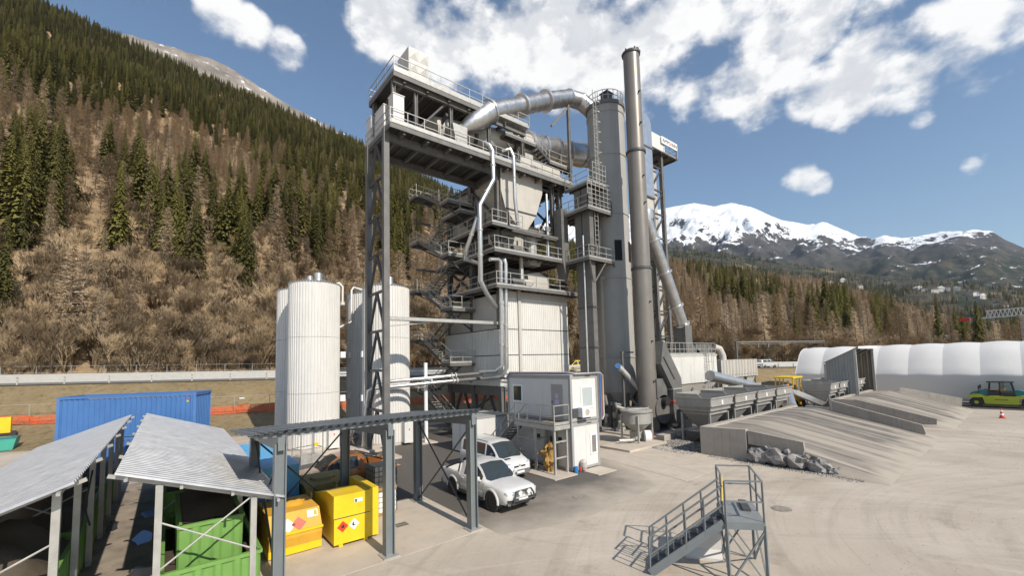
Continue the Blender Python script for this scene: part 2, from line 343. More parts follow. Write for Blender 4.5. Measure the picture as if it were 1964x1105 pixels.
def asphalt_mat(name, edge):
    m = bpy.data.materials.new(name); m.use_nodes = True; nt = m.node_tree; N = nt.nodes; L = nt.links; b = N['Principled BSDF']; b.inputs['Roughness'].default_value = .85
    tc = N.new('ShaderNodeTexCoord'); n = N.new('ShaderNodeTexNoise'); n.inputs['Scale'].default_value = .35; n.inputs['Detail'].default_value = 7; n.inputs['Roughness'].default_value = .65; L.new(tc.outputs['Object'], n.inputs['Vector'])
    sp = N.new('ShaderNodeSeparateXYZ'); L.new(tc.outputs['Object'], sp.inputs[0])
    # dust is dragged in from the yard over the asphalt edge (towards -Y / +X)
    a = N.new('ShaderNodeMath'); a.operation = 'MULTIPLY_ADD'; L.new(sp.outputs[1], a.inputs[0]); a.inputs[1].default_value = -edge[0]; a.inputs[2].default_value = edge[1]
    ex = N.new('ShaderNodeVectorMath'); ex.operation = 'DOT_PRODUCT'; L.new(tc.outputs['Object'], ex.inputs[0]); ex.inputs[1].default_value = (.25, -.134, 0)
    e2 = N.new('ShaderNodeMath'); e2.operation = 'ADD'; L.new(ex.outputs['Value'], e2.inputs[0]); e2.inputs[1].default_value = -2.62
    mx = N.new('ShaderNodeMath'); mx.operation = 'MAXIMUM'; L.new(a.outputs[0], mx.inputs[0]); L.new(e2.outputs[0], mx.inputs[1])
    q = N.new('ShaderNodeMath'); q.operation = 'ADD'; L.new(mx.outputs[0], q.inputs[0]); L.new(n.outputs['Fac'], q.inputs[1])
    k = N.new('ShaderNodeMapRange'); L.new(q.outputs[0], k.inputs[0]); k.inputs[1].default_value = .45; k.inputs[2].default_value = 1.15
    x = N.new('ShaderNodeMix'); x.data_type = 'RGBA'; L.new(k.outputs[0], x.inputs[0]); x.inputs[6].default_value = (.10, .09, .08, 1); x.inputs[7].default_value = (.46, .40, .325, 1)
    n2 = N.new('ShaderNodeTexNoise'); n2.inputs['Scale'].default_value = 40; n2.inputs['Detail'].default_value = 3; L.new(tc.outputs['Object'], n2.inputs['Vector'])
    y = N.new('ShaderNodeMix'); y.data_type = 'RGBA'; y.blend_type = 'MULTIPLY'; y.inputs[0].default_value = .35; L.new(x.outputs[2], y.inputs[6]); L.new(n2.outputs['Color'], y.inputs[7])
    L.new(x.outputs[2], b.inputs['Base Color'])
    bp = N.new('ShaderNodeBump'); bp.inputs['Strength'].default_value = .3; bp.inputs['Distance'].default_value = .02; L.new(n2.outputs['Fac'], bp.inputs['Height']); L.new(bp.outputs[0], b.inputs['Normal'])
    return m
mb = MB(); poly = [(3.5, 20), (9.9, 19.6), (9.9, 13.2), (13, 12.2), (17, 12.4), (20, 12.8), (23.6, 19.6), (24.6, 20.2), (27.2, 26), (24, 41), (3.5, 41), (2.9, 30)]
mb.add([(x, y, .004) for x, y in poly], [tuple(range(len(poly)))])
tag(mb.build('asphalt_apron', asphalt_mat('dusty_asphalt', (.16, 2.55))), kind='structure')
def slab(name, poly, z0, z1, m):
    mb = MB(); mb.prism([(x, y, z0) for x, y in poly], (0, 0, z1-z0)); return tag(mb.build(name, m), kind='structure')
SLAB = mat('pale_concrete_slab', (.50, .435, .36), .85, 0, .10, .8, bump=.15, bscale=20, dirt=(.36, .29, .22), dirt_amt=.55)
slab('shelter_slab', [(2.2, 14.05), (9.85, 14.05), (9.85, 19.35), (2.2, 19.35)], -.1, .012, SLAB)
# paved lane of separate concrete panels
lane = bpy.data.objects.new('concrete_lane', None); COL.objects.link(lane); lane.location = (24, 16, 0); tag(lane, kind='structure')
random.seed(5)
for j in range(4):
    for i in range(3):
        x0 = 21.3+i*2.1+(j*.32 if j else 0); y0 = 12.1+j*1.95
        q = MB(); q.prism([(x0, y0, -.08), (x0+2.08, y0, -.08), (x0+2.08+.32, y0+1.93, -.08), (x0+.32, y0+1.93, -.08)], (0, 0, .092+random.uniform(0, .004))); q.build('concrete_panel', SLAB, lane)
# ---- road on its embankment along the foot of the hill
RA = radians(-19.9); RD = V(cos(RA), sin(RA), 0); RN = V(-sin(RA), cos(RA), 0)
def roadz(t): return max(1.2, 5.06-.0115*(t+11))
def TN(t, n, z=0): p = RD*t+RN*n; return (p.x, p.y, z)
def tn(x, y): return RD.x*x+RD.y*y, RN.x*x+RN.y*y
def grass_mat(name, c1, c2, c3, sc):
    m = bpy.data.materials.new(name); m.use_nodes = True; nt = m.node_tree; N = nt.nodes; L = nt.links; b = N['Principled BSDF']; b.inputs['Roughness'].default_value = .95; b.inputs['Specular IOR Level'].default_value = .1
    tc = N.new('ShaderNodeTexCoord'); cur = None
    for s, lo, hi, col, amt in ((sc, .35, .65, c2, 1), (sc*5.3, .48, .7, c3, .8), (sc*23, .5, .72, c1, .9), (sc*60, .52, .7, c3, .6)):
        n = N.new('ShaderNodeTexNoise'); n.inputs['Scale'].default_value = s; n.inputs['Detail'].default_value = 6; n.inputs['Roughness'].default_value = .65; L.new(tc.outputs['Object'], n.inputs['Vector'])
        r = N.new('ShaderNodeMapRange'); L.new(n.outputs['Fac'], r.inputs[0]); r.inputs[1].default_value = lo; r.inputs[2].default_value = hi; r.inputs[4].default_value = amt
        x = N.new('ShaderNodeMix'); x.data_type = 'RGBA'; L.new(r.outputs[0], x.inputs[0])
        if cur is None: x.inputs[6].default_value = (*c1, 1)
        else: L.new(cur, x.inputs[6])
        x.inputs[7].default_value = (*col, 1); cur = x.outputs[2]
    L.new(cur, b.inputs['Base Color'])
    bp = N.new('ShaderNodeBump'); bp.inputs['Strength'].default_value = .8; bp.inputs['Distance'].default_value = .3; L.new(n.outputs['Fac'], bp.inputs['Height']); L.new(bp.outputs[0], b.inputs['Normal'])
    return m
DRYGRASS = grass_mat('dry_grass', (.33, .25, .14), (.42, .325, .19), (.19, .145, .075), .35)
HILLG = grass_mat('hill_floor', (.31, .215, .125), (.37, .275, .17), (.15, .10, .058), .045)
prof = [(46, -.4, 0), (49.5, .05, 0), (52, .35, .02), (55.6, 1.35, .02), (58.5, .0, .68), (61, 0, .985)]
mb = MB(); ts = [-130+6*i for i in range(75)]; cols = []
for t in ts:
    rz = roadz(t)
    for i, (n, z, k) in enumerate([(46, -.4, 0), (48, .02, 0), (50, .12, .02), (53, .3, .10), (55.6, .2, .25), (58, .15, .6), (60.6, -.03, .985), (61.2, -.05, 1)]):
        w = noise.noise(V(t*.13, n*.3, 3))*.35 if 1 < i < 6 else 0
        cols.append(TN(t, n+w*.6, z+k*rz+w*.7))
np_ = 8
mb.add(cols, [(i*np_+j, (i+1)*np_+j, (i+1)*np_+j+1, i*np_+j+1) for i in range(len(ts)-1) for j in range(np_-1)])
tag(mb.build('embankment', DRYGRASS, smooth=60), kind='structure')
ROADM = mat('grey_road_asphalt', (.20, .185, .165), .9, 0, .15, .3, bump=.1)
mb = MB(); mb.add([TN(t, n, roadz(t)+dz) for t in ts for n, dz in ((60.6, -.02), (61.5, 0), (70.5, 0), (72, -.05))],
                  [(i*4+j, (i+1)*4+j, (i+1)*4+j+1, i*4+j+1) for i in range(len(ts)-1) for j in range(3)])
tag(mb.build('road', ROADM), kind='structure')
# guard rails: the near one with posts, the far one a solid pale parapet
def guard(n, t0, t1, label, solid=False):
    e = thing('guard_rail' if not solid else 'road_parapet', label, 'guard rail', TN((t0+t1)/2, n, roadz((t0+t1)/2)))
    rmb = MB(); st = 4.0; k = int((t1-t0)/st); me = None
    for i in range(k):
        a, b = t0+i*st, t0+(i+1)*st; za, zb = roadz(a), roadz(b)
        if solid: rmb.prism([TN(a, n, za-.1), TN(a, n+.3, za-.1), TN(a, n+.22, za+1.0), TN(a, n+.08, za+1.0)], V(*TN(b, n, zb))-V(*TN(a, n, za)))
        else:
            rmb.bar(TN(a, n, za+.95), TN(b, n, zb+.95), .14, .34); rmb.bar(TN(a, n, za+.48), TN(b, n, zb+.48), .10, .10)
            p = MB(); p.bar(TN(a, n+.1, za-.2), TN(a, n+.1, za+.95), .12, .14); p.build('post', RAIL, e)
    rmb.build('rail_beam' if not solid else 'parapet_wall', mat('pale_guard_rail', (.50, .485, .45), .5, .2, .08, 2), e)
    return e
guard(61.4, -100, 230, 'long pale guard rail with posts on the near side of the road')
guard(71.2, -100, 230, 'solid pale parapet on the hill side of the road', True)
# ---- hillside: height over the ground plan, crest set by the skyline
SKY = [(-700, -260), (-400, -150), (0, -42), (90, 2), (250, 74), (420, 152), (600, 228), (700, 276), (840, 348), (1000, 428), (1100, 464), (1200, 482), (1280, 494), (1400, 512), (1560, 534), (1700, 572), (1800, 612), (1860, 646), (1964, 658), (2400, 664)]
def azel(x, y): d = ray(x, y); return atan2(d.y, d.x), d.z/sqrt(d.x*d.x+d.y*d.y)
SKYA = sorted((azel(x, y) for x, y in SKY))
N0, N1 = 71.6, 600.0
RNA = atan2(RN.y, RN.x)
def hill_z(x, y):
    t, n = tn(x, y); z0 = roadz(t)-.25
    if n <= N0: return z0
    ph = atan2(y, x); c = max(.18, cos(ph-RNA)); z1 = CAMZ+N1/c*interp(SKYA, ph)-12
    s = (n-N0)/(N1-N0)
    if s > 1: return z1+(z1-z0)*.12*(1-s)
    w = min(1, s*6)*min(1, (1-s)*5+.15)
    b = noise.fractal(V(x*.012, y*.012, 1.7), .9, 2.1, 5)*9+noise.fractal(V(x*.05, y*.05, 4), .8, 2, 4)*2.0
    return z0+(z1-z0)*(s*.93+.07*s*s)+b*w
mb = MB(); pa = [radians(-9+160*i/330) for i in range(331)]; ns = [N0+(N1-N0)*(i/84)**1.2 for i in range(85)]+[620, 660, 760]
vs_ = []
for p in pa:
    c = max(.18, cos(p-RNA))
    for n in ns:
        r = n/c; x, y = r*cos(p), r*sin(p); vs_.append((x, y, hill_z(x, y)))
nn = len(ns); mb.add(vs_, [(i*nn+j, (i+1)*nn+j, (i+1)*nn+j+1, i*nn+j+1)[::-1] for i in range(len(pa)-1) for j in range(nn-1)])
tag(mb.build('hillside', HILLG, smooth=80), kind='structure')
# ---- far terrain
def far_mat(name, snow, rk_=((.03, .03, .034), (.10, .092, .088))):
    m = bpy.data.materials.new(name); m.use_nodes = True; nt = m.node_tree; N = nt.nodes; L = nt.links; b = N['Principled BSDF']; b.inputs['Roughness'].default_value = .9; b.inputs['Specular IOR Level'].default_value = .1
    tc = N.new('ShaderNodeTexCoord'); geo = N.new('ShaderNodeNewGeometry'); sp = N.new('ShaderNodeSeparateXYZ'); L.new(geo.outputs['Position'], sp.inputs[0]); sn = N.new('ShaderNodeSeparateXYZ'); L.new(geo.outputs['Normal'], sn.inputs[0])
    def nz(s, d=7, r=.65):
        n = N.new('ShaderNodeTexNoise'); n.inputs['Scale'].default_value = s; n.inputs['Detail'].default_value = d; n.inputs['Roughness'].default_value = r; L.new(tc.outputs['Object'], n.inputs['Vector']); return n.outputs['Fac']
    def mr(v, a, c, d=0, e=1):
        n = N.new('ShaderNodeMapRange'); L.new(v, n.inputs[0]); n.inputs[1].default_value = a; n.inputs[2].default_value = c; n.inputs[3].default_value = d; n.inputs[4].default_value = e; return n.outputs[0]
    def mix(f, a, c):
        n = N.new('ShaderNodeMix'); n.data_type = 'RGBA'; L.new(f, n.inputs[0])
        for i, q in ((6, a), (7, c)):
            if isinstance(q, tuple): n.inputs[i].default_value = (*q, 1)
            else: L.new(q, n.inputs[i])
        return n.outputs[2]
    def ma(op, a, c):
        n = N.new('ShaderNodeMath'); n.operation = op
        for i, q in enumerate((a, c)):
            if isinstance(q, (int, float)): n.inputs[i].default_value = q
            else: L.new(q, n.inputs[i])
        return n.outputs[0]
    forest = mix(mr(nz(.02), .42, .6), (.022, .030, .020), (.085, .07, .048)); forest = mix(mr(nz(.08, 4), .5, .7, 0, .6), forest, (.02, .026, .018))
    if snow:
        rock = mix(mr(nz(.012), .35, .65), *rk_)
        alt = mr(sp.outputs[2], snow[0], snow[1]); rk = mr(sp.outputs[2], snow[2], snow[0])
        f = ma('ADD', ma('MULTIPLY', alt, 1.05), ma('MULTIPLY', ma('SUBTRACT', nz(.006, 9, .7), .5), 1.9)); f = ma('ADD', f, ma('MULTIPLY', ma('SUBTRACT', sn.outputs[2], .72), 1.5)); f = ma('ADD', f, ma('MULTIPLY', ma('SUBTRACT', nz(.03, 6, .7), .5), 1.5))
        col = mix(rk, forest, rock); col = mix(mr(f, .44, .56), col, (.80, .82, .85))
    else:
        col = forest
        col = mix(mr(nz(.0045, 3, .5), .60, .66, 0, .9), col, (.21, .165, .09)); col = mix(mr(nz(.05, 5), .55, .7, 0, .5), col, (.09, .075, .05))
    L.new(col, b.inputs['Base Color']); return m
def polar_range(name, crest, r0, r1, zb, m, nr=60, na=220, amp=.06, fr=.0016, tail=1.25, seed=0, jag=None):
    A = sorted(azel(x, y) for x, y in crest); a0, a1 = A[0][0], A[-1][0]; vs = []
    for i in range(na+1):
        p = a0+(a1-a0)*i/na; te = interp(A, p); zt = CAMZ+r1*te
        for j in range(nr+1):
            s = j/nr; r = r0+(r1-r0)*s; x, y = r*cos(p), r*sin(p)
            z = zb+(zt-zb)*(s*.8+.2*s*s); w = sin(pi*min(1, s))**.6 if 0 < s < 1 else 0
            h = abs(noise.fractal(V(x*fr, y*fr, seed), .85, 2.1, 6)); h2 = noise.fractal(V(x*fr*4, y*fr*4, seed+5), .8, 2.1, 5)
            z += (.35-h*1.3+h2*.28)*amp*(zt-zb)*w
            if s >= .94: z += h2*(.022 if jag and p < jag else .004)*r1*te
            vs.append((x, y, z))
        vs.append((r1*tail*cos(p), r1*tail*sin(p), zb))
    nn = nr+2; mb = MB(); mb.add(vs, [(i*nn+j, (i+1)*nn+j, (i+1)*nn+j+1, i*nn+j+1)[::-1] for i in range(na) for j in range(nn-1)])
    return tag(mb.build(name, m, smooth=85), kind='structure')
polar_range('snow_mountain', [(600, 520), (900, 470), (1050, 425), (1110, 398), (1180, 415), (1275, 400), (1330, 389), (1368, 396), (1402, 389), (1440, 397), (1500, 422), (1550, 431), (1578, 424), (1610, 437), (1650, 456), (1672, 459), (1695, 451), (1735, 458), (1800, 447), (1866, 437), (1905, 446), (1930, 464), (1964, 476), (2100, 500), (2500, 560)],
            2600, 5200, 150, far_mat('snow_and_rock', (820, 1240, 600)), 120, 420, .17, .0012, seed=2, jag=azel(1560, 430)[0])
polar_range('wooded_slope', [(900, 500), (1180, 466), (1280, 474), (1400, 488), (1500, 503), (1620, 522), (1700, 531), (1800, 538), (1900, 548), (1964, 552), (2200, 560), (2500, 590)],
            750, 2400, 2, far_mat('wooded_slope', None), 50, 200, .07, .003, seed=8)
polar_range('rocky_ridge', [(60, 40), (150, 56), (215, 62), (250, 66), (330, 90), (400, 110), (450, 134), (500, 168), (560, 204), (640, 246), (760, 300)],
            860, 1500, 250, far_mat('rock_with_snow_patches', (560, 1500, 330), ((.13, .115, .10), (.30, .265, .23))), 40, 160, .05, .006, seed=4)
# ================================================================== trees
BARK = mat('bark', (.13, .095, .065), .95, 0, .25, 4)
def leaf_mat(name, c, var=.45, rough=.8):
    m = bpy.data.materials.new(name); m.use_nodes = True; nt = m.node_tree; N = nt.nodes; L = nt.links; b = N['Principled BSDF']; b.inputs['Roughness'].default_value = rough; b.inputs['Specular IOR Level'].default_value = .2
    oi = N.new('ShaderNodeObjectInfo'); tc = N.new('ShaderNodeTexCoord'); n = N.new('ShaderNodeTexNoise'); n.inputs['Scale'].default_value = .8; n.inputs['Detail'].default_value = 4; L.new(tc.outputs['Object'], n.inputs['Vector'])
    a = N.new('ShaderNodeMath'); a.operation = 'ADD'; L.new(oi.outputs['Random'], a.inputs[0]); L.new(n.outputs['Fac'], a.inputs[1])
    r = N.new('ShaderNodeMapRange'); L.new(a.outputs[0], r.inputs[0]); r.inputs[1].default_value = .3; r.inputs[2].default_value = 1.5
    x = N.new('ShaderNodeMix'); x.data_type = 'RGBA'; L.new(r.outputs[0], x.inputs[0]); x.inputs[6].default_value = (*[k*(1-var) for k in c], 1); x.inputs[7].default_value = (c[0]*(1+var*1.2), c[1]*(1+var), c[2]*(1+var*.6), 1)
    L.new(x.outputs[2], b.inputs['Base Color']); return m
SPRUCE = leaf_mat('spruce_needles', (.098, .094, .026)); LARCH = leaf_mat('larch_twigs', (.375, .295, .21), .28, .95); BARE = leaf_mat('bare_twigs', (.36, .285, .195), .3, .95)
def spruce_mesh(seed, h=20.0):
    rnd = random.Random(seed); mb = MB(); rb = h*(.125, .16, .19, .215, .14, .175)[seed % 6]; lv = 38; lop = rnd.random()*6.28
    for i in range(lv):
        f = (i+.3)/lv; z = h*(.05+.95*f); rr = rb*(1-f)**.85*rnd.uniform(.72, 1.15)+.10; nb = max(6, int(13*(1-f)+5)); o = rnd.random()*6
        for k in range(nb):
            a = o+2*pi*k/nb+rnd.uniform(-.3, .3); L = rr*rnd.uniform(.5, 1.18)*(1+.15*cos(a-lop)); d = V(cos(a), sin(a), 0); t = V(-sin(a), cos(a), 0)
            dr = -L*rnd.uniform(.1, .5); w = L*rnd.uniform(.09, .15)+.09
            p0 = V(0, 0, z+.3); p1 = d*L*.55+V(0, 0, z+dr*.35); p2 = d*L+V(0, 0, z+dr+L*.06)
            mb.add([p0, p1+t*w, p2, p1-t*w], [(0, 1, 2, 3)])
            for q in (.3, .5, .7, .9):                       # hanging sprays give the branch its thickness
                c = p0.lerp(p2, q); hl = w*rnd.uniform(.9, 1.9)+.12; s = t*rnd.uniform(.6, 1.3)*w*rnd.choice((-1, 1))
                mb.add([c, c+s-V(0, 0, hl*.5)+d*.1, c-V(0, 0, hl)+d*.15*L], [(0, 1, 2)])
    return mb
def twig(mb, p, q, w):
    d = q-p; u = d.cross(V(.3, .5, .8)).normalized()*w; mb.add([p-u, p+u, q], [(0, 1, 2)])
def larch_mesh(seed, h=18.0):
    rnd = random.Random(seed); mb = MB(); rb = h*rnd.uniform(.14, .19); lv = 30
    for i in range(lv):
        f = i/lv; z = h*(.14+.86*f); rr = rb*min(1, (1-f)*1.15)**.9*(.55+.45*min(1, f*5))+.1; nb = 8
        for k in range(nb):
            a = rnd.random()*2*pi; L = rr*rnd.uniform(.5, 1.15); e = rnd.uniform(-.1, .35); d = V(cos(a)*cos(e), sin(a)*cos(e), sin(e)); p = V(0, 0, z); q = p+d*L
            twig(mb, p, q, .055)
            for j in range(8):
                c = p.lerp(q, rnd.uniform(.2, 1)); dd = V(rnd.uniform(-1, 1), rnd.uniform(-1, 1), rnd.uniform(-.7, .5)).normalized()*rnd.uniform(.35, .95)+d*.3
                twig(mb, c, c+dd, .05)
    return mb
def bare_mesh(seed, h=10.0):
    rnd = random.Random(seed); mb = MB()
    def rec(p, d, L, w, n):
        q = p+d*L; twig(mb, p, q, w); twig(mb, p, q, w)
        if n == 0: return
        for k in range(4 if n > 1 else 5):
            dd = (d+V(rnd.uniform(-1, 1), rnd.uniform(-1, 1), rnd.uniform(-.15, 1.0))*.72).normalized(); rec(p.lerp(q, rnd.uniform(.45, 1)), dd, L*rnd.uniform(.55, .8), max(.035, w*.6), n-1)
    for s in range(rnd.choice((1, 2, 3))):
        rec(V(rnd.uniform(-.5, .5), rnd.uniform(-.5, .5), 0), V(rnd.uniform(-.3, .3), rnd.uniform(-.3, .3), 1).normalized(), h*.36, .12, 4)
    return mb
def trunk_mesh(h, r, top):
    mb = MB(); mb.tube([(0, 0, -.8), (0, 0, h*.3), (.05, 0, h*.65), (0, 0, h*top)], [r*1.15, r*.85, r*.5, r*.12], 6); return mb
def raw(mb, name, m):
    me = bpy.data.meshes.new(name); me.from_pydata(mb.v, [], mb.f); me.materials.append(m); return me
PROTO = {'spruce': [(raw(spruce_mesh(i), 'spruce_crown', SPRUCE), raw(trunk_mesh(20, .26, .95), 'trunk', BARK), 20.) for i in range(6)],
         'larch': [(raw(larch_mesh(20+i), 'larch_crown', LARCH), raw(trunk_mesh(18, .2, .97), 'trunk', BARK), 18.) for i in range(4)],
         'bare': [(raw(bare_mesh(40+i), 'bare_crown', BARE), raw(trunk_mesh(5, .14, .9), 'trunk', BARK), 10.) for i in range(4)]}
DARKLINE = [(-300, 60), (0, 150), (100, 188), (330, 208), (420, 250), (560, 298), (700, 340), (840, 410), (1000, 492), (1150, 500), (1200, 430)]
CL = [(60, 320, 75, 90), (150, 385, 50, 60), (20, 450, 60, 60), (290, 420, 45, 100), (365, 350, 30, 60), (450, 430, 110, 62), (440, 520, 60, 50), (590, 430, 50, 60), (570, 325, 75, 25), (660, 365, 65, 38),
      (240, 300, 60, 30), (330, 400, 30, 40), (20, 570, 35, 60), (330, 480, 40, 60), (500, 560, 40, 40), (760, 420, 60, 70), (180, 470, 40, 40), (400, 590, 22, 40), (1100, 520, 60, 60),
      (1400, 540, 45, 30), (1455, 560, 50, 36), (1600, 600, 38, 45), (1560, 640, 40, 20), (1720, 560, 42, 28), (1640, 535, 40, 18), (1620, 645, 30, 22), (1345, 520, 30, 26), (1462, 625, 14, 18), (1700, 645, 40, 16), (1830, 652, 50, 12), (1690, 600, 26, 30)]
def forest():
    rnd = random.Random(3); P = []
    t = -430
    while t < 1150:
        n = 73.0; step = 4.8 if t < 300 else 7.0
        while n < 606:
            st = step*(.72 if n < 100 else 1 if n < 260 else 1.25)
            tt, n2 = t+rnd.uniform(-.5, .5)*step, n+rnd.uniform(-.5, .5)*st; n += st
            x, y, _ = TN(tt, n2); z = hill_z(x, y)
            pj = project((x, y, z+7))
            if not pj or not (-260 < pj[0] < 2060 and -190 < pj[1] < 900): continue
            px, py = pj; cl = noise.fractal(V(x*.02, y*.02, 9), .8, 2, 3); c2 = noise.fractal(V(x*.008, y*.008, 5), .8, 2, 3)
            dark = px < 1170 and py < interp(DARKLINE, px)+cl*28
            inb = any(((px-a)/c)**2+((py-b)/d)**2 < 1+cl*.9 for a, b, c, d in CL)
            u = rnd.random(); k = None
            if dark: k = 'spruce' if u < .84 else ('larch' if u < .90 else None)
            elif n2 < 100: k = 'bare' if u < .78 else ('larch' if u < .90 else ('spruce' if u < .92 else None))
            elif inb: k = 'spruce' if u < .42 else ('larch' if u < .60 else ('bare' if u < .66 else None))
            elif px > 1180: k = 'larch' if u < .72 else ('bare' if u < .80 else ('spruce' if u < .82 else None))
            else:
                dens = max(.16, .50+.6*cl+.4*c2)
                k = 'larch' if u < dens else ('bare' if u < dens+.2 else ('spruce' if u < dens+.23 else None))
            if not k: continue
            h = {'spruce': rnd.uniform(12, 22), 'larch': rnd.uniform(9, 17), 'bare': rnd.uniform(5.5, 10)}[k]*(.9 if dark else 1)
            i = rnd.randrange(len(PROTO[k])); P.append((k, i, (x, y, z-.2), h/PROTO[k][i][2], rnd.random()*6.28, h/sqrt(x*x+y*y)*(1 if 0 < px < 1964 and py > -40 else .3)))
        t += step
    return P
TREES = forest()
def brush():
    rnd = random.Random(8); P = []
    while len(P) < 6500:
        ph = radians(rnd.uniform(-2, 108)); c = max(.18, cos(ph-RNA)); n = 72.5+(520-72.5)*rnd.random()**1.9; r = n/c; x, y = r*cos(ph), r*sin(ph); z = hill_z(x, y); pj = project((x, y, z+1))
        if not pj or not (-60 < pj[0] < 2000): continue
        if pj[0] < 1170 and pj[1] < interp(DARKLINE, pj[0]): continue
        k = 'bare'; P.append((k, rnd.randrange(4), (x, y, z-.15), rnd.uniform(.25, .75), rnd.random()*6.28, 0))
    return P
LAB = {'spruce': ('spruce_tree', 'dark green spruce growing on the slope above the road', 'spruces on the hillside', 'spruce tree'),
       'larch': ('larch_tree', 'leafless brown conical larch growing on the slope above the road', 'larches on the hillside', 'larch tree'),
       'bare': ('bare_tree', 'leafless many-stemmed broadleaf tree growing along the foot of the slope', 'bare broadleaf trees on the slope', 'bare tree')}
rest = []
for kind in ('spruce', 'larch', 'bare'):
    q = sorted((t for t in TREES if t[0] == kind), key=lambda t: -t[5]); lim = 300
    for t in q[:lim]:
        nm, lb, gr, ct = LAB[kind]; e = thing(nm, lb, ct, t[2], t[4], gr); e.scale = (t[3]*(.78+.44*random.random()),)*2+(t[3],)
        cm, tm, _ = PROTO[kind][t[1]]
        for nme, me in (('crown', cm), ('trunk', tm)):
            o = bpy.data.objects.new(nme, me); COL.objects.link(o); o.parent = e
    rest += q[lim:]
def wood(name, items, label):
    """trees beyond the nearest ones: one object, a geometry-node wood"""
    src = bpy.data.collections.new(name+'_trees'); idx = {}
    for kind in PROTO:
        for i, (cm, tm, _) in enumerate(PROTO[kind]):
            b = MB(); 
            for me in (cm, tm): b.add([tuple(v.co) for v in me.vertices], [tuple(p.vertices) for p in me.polygons], 0 if me is cm else 1)
            me = bpy.data.meshes.new('tree'); me.from_pydata(b.v, [], b.f); me.materials.append(cm.materials[0]); me.materials.append(BARK); me.polygons.foreach_set('material_index', b.mi)
            o = bpy.data.objects.new('%s_%02d' % ({'spruce': 'a', 'larch': 'b', 'bare': 'c'}[kind], i), me); src.objects.link(o); idx[(kind, i)] = len(idx)
    me = bpy.data.meshes.new(name); me.from_pydata([t[2] for t in items], [], [])
    a = me.attributes.new('idx', 'INT', 'POINT'); a.data.foreach_set('value', [idx[(t[0], t[1])] for t in items])
    a = me.attributes.new('scl', 'FLOAT', 'POINT'); a.data.foreach_set('value', [t[3] for t in items])
    a = me.attributes.new('rot', 'FLOAT_VECTOR', 'POINT'); a.data.foreach_set('vector', [c for t in items for c in (0, 0, t[4])])
    o = bpy.data.objects.new(name, me); COL.objects.link(o)
    g = bpy.data.node_groups.new(name, 'GeometryNodeTree'); g.interface.new_socket('Geometry', in_out='INPUT', socket_type='NodeSocketGeometry'); g.interface.new_socket('Geometry', in_out='OUTPUT', socket_type='NodeSocketGeometry')
    N = g.nodes; L = g.links; gi = N.new('NodeGroupInput'); go = N.new('NodeGroupOutput'); m2p = N.new('GeometryNodeMeshToPoints'); iop = N.new('GeometryNodeInstanceOnPoints'); ci = N.new('GeometryNodeCollectionInfo')
    ci.inputs[0].default_value = src; ci.inputs[1].default_value = True; ci.inputs[2].default_value = True
    def at(nm, ty):
        n = N.new('GeometryNodeInputNamedAttribute'); n.data_type = ty; n.inputs[0].default_value = nm; return n.outputs[0]
    L.new(gi.outputs[0], m2p.inputs[0]); L.new(m2p.outputs[0], iop.inputs['Points']); L.new(ci.outputs[0], iop.inputs['Instance']); iop.inputs['Pick Instance'].default_value = True
    L.new(at('idx', 'INT'), iop.inputs['Instance Index']); L.new(at('scl', 'FLOAT'), iop.inputs['Scale'])
    L.new(at('rot', 'FLOAT_VECTOR'), iop.inputs['Rotation']); L.new(iop.outputs[0], go.inputs[0])
    md = o.modifiers.new('wood', 'NODES'); md.node_group = g
    return tag(o, label, 'forest', kind='stuff')
wood('hillside_forest', rest+brush(), 'dense mixed forest of spruce and bare larch covering the upper slope')
print('TREES', len(TREES), {k: sum(1 for t in TREES if t[0] == k) for k in PROTO}, 'rest', len(rest))

def far_wood():
    """real trees over the far wooded slope, one object"""
    from mathutils.bvhtree import BVHTree
    o = bpy.data.objects['wooded_slope']; bt = BVHTree.FromPolygons([v.co for v in o.data.vertices], [p.vertices for p in o.data.polygons]); rnd = random.Random(6); P = []
    for i in range(9000):
        x = rnd.uniform(1180, 2040); y = rnd.uniform(470, 660); d = ray(x, y).normalized(); h = bt.ray_cast(V(0, 0, CAMZ), d)
        if h[0] is None: continue
        p = h[0]; c = noise.fractal(V(p.x*.0045, p.y*.0045, 3), .8, 2, 4)
        if c > .22: continue
        k = 'spruce' if c+rnd.uniform(-.35, .35) < -.05 or y < 500 else 'larch'; P.append((k, rnd.randrange(4), tuple(p-V(0, 0, 1)), rnd.uniform(.7, 1.2), rnd.random()*6.28, 0))
    return P
wood('far_forest', far_wood(), 'far mixed forest covering the distant valley slope')
# ================================================================== asphalt mixing tower
TW = thing('mixing_tower', 'tall grey steel asphalt mixing tower with gantry, white cladding and zigzag stairs', 'tower', (22.2, 29.1, 0))
def colm(p, z0, z1, w=.42, m=STEEL, name='column', parent=None):
    mb = MB(); mb.ibeam((p[0], p[1], z0), (p[0], p[1], z1), w, w, .05, (1, 0, 0)); return mb.build(name, m, parent or TW)
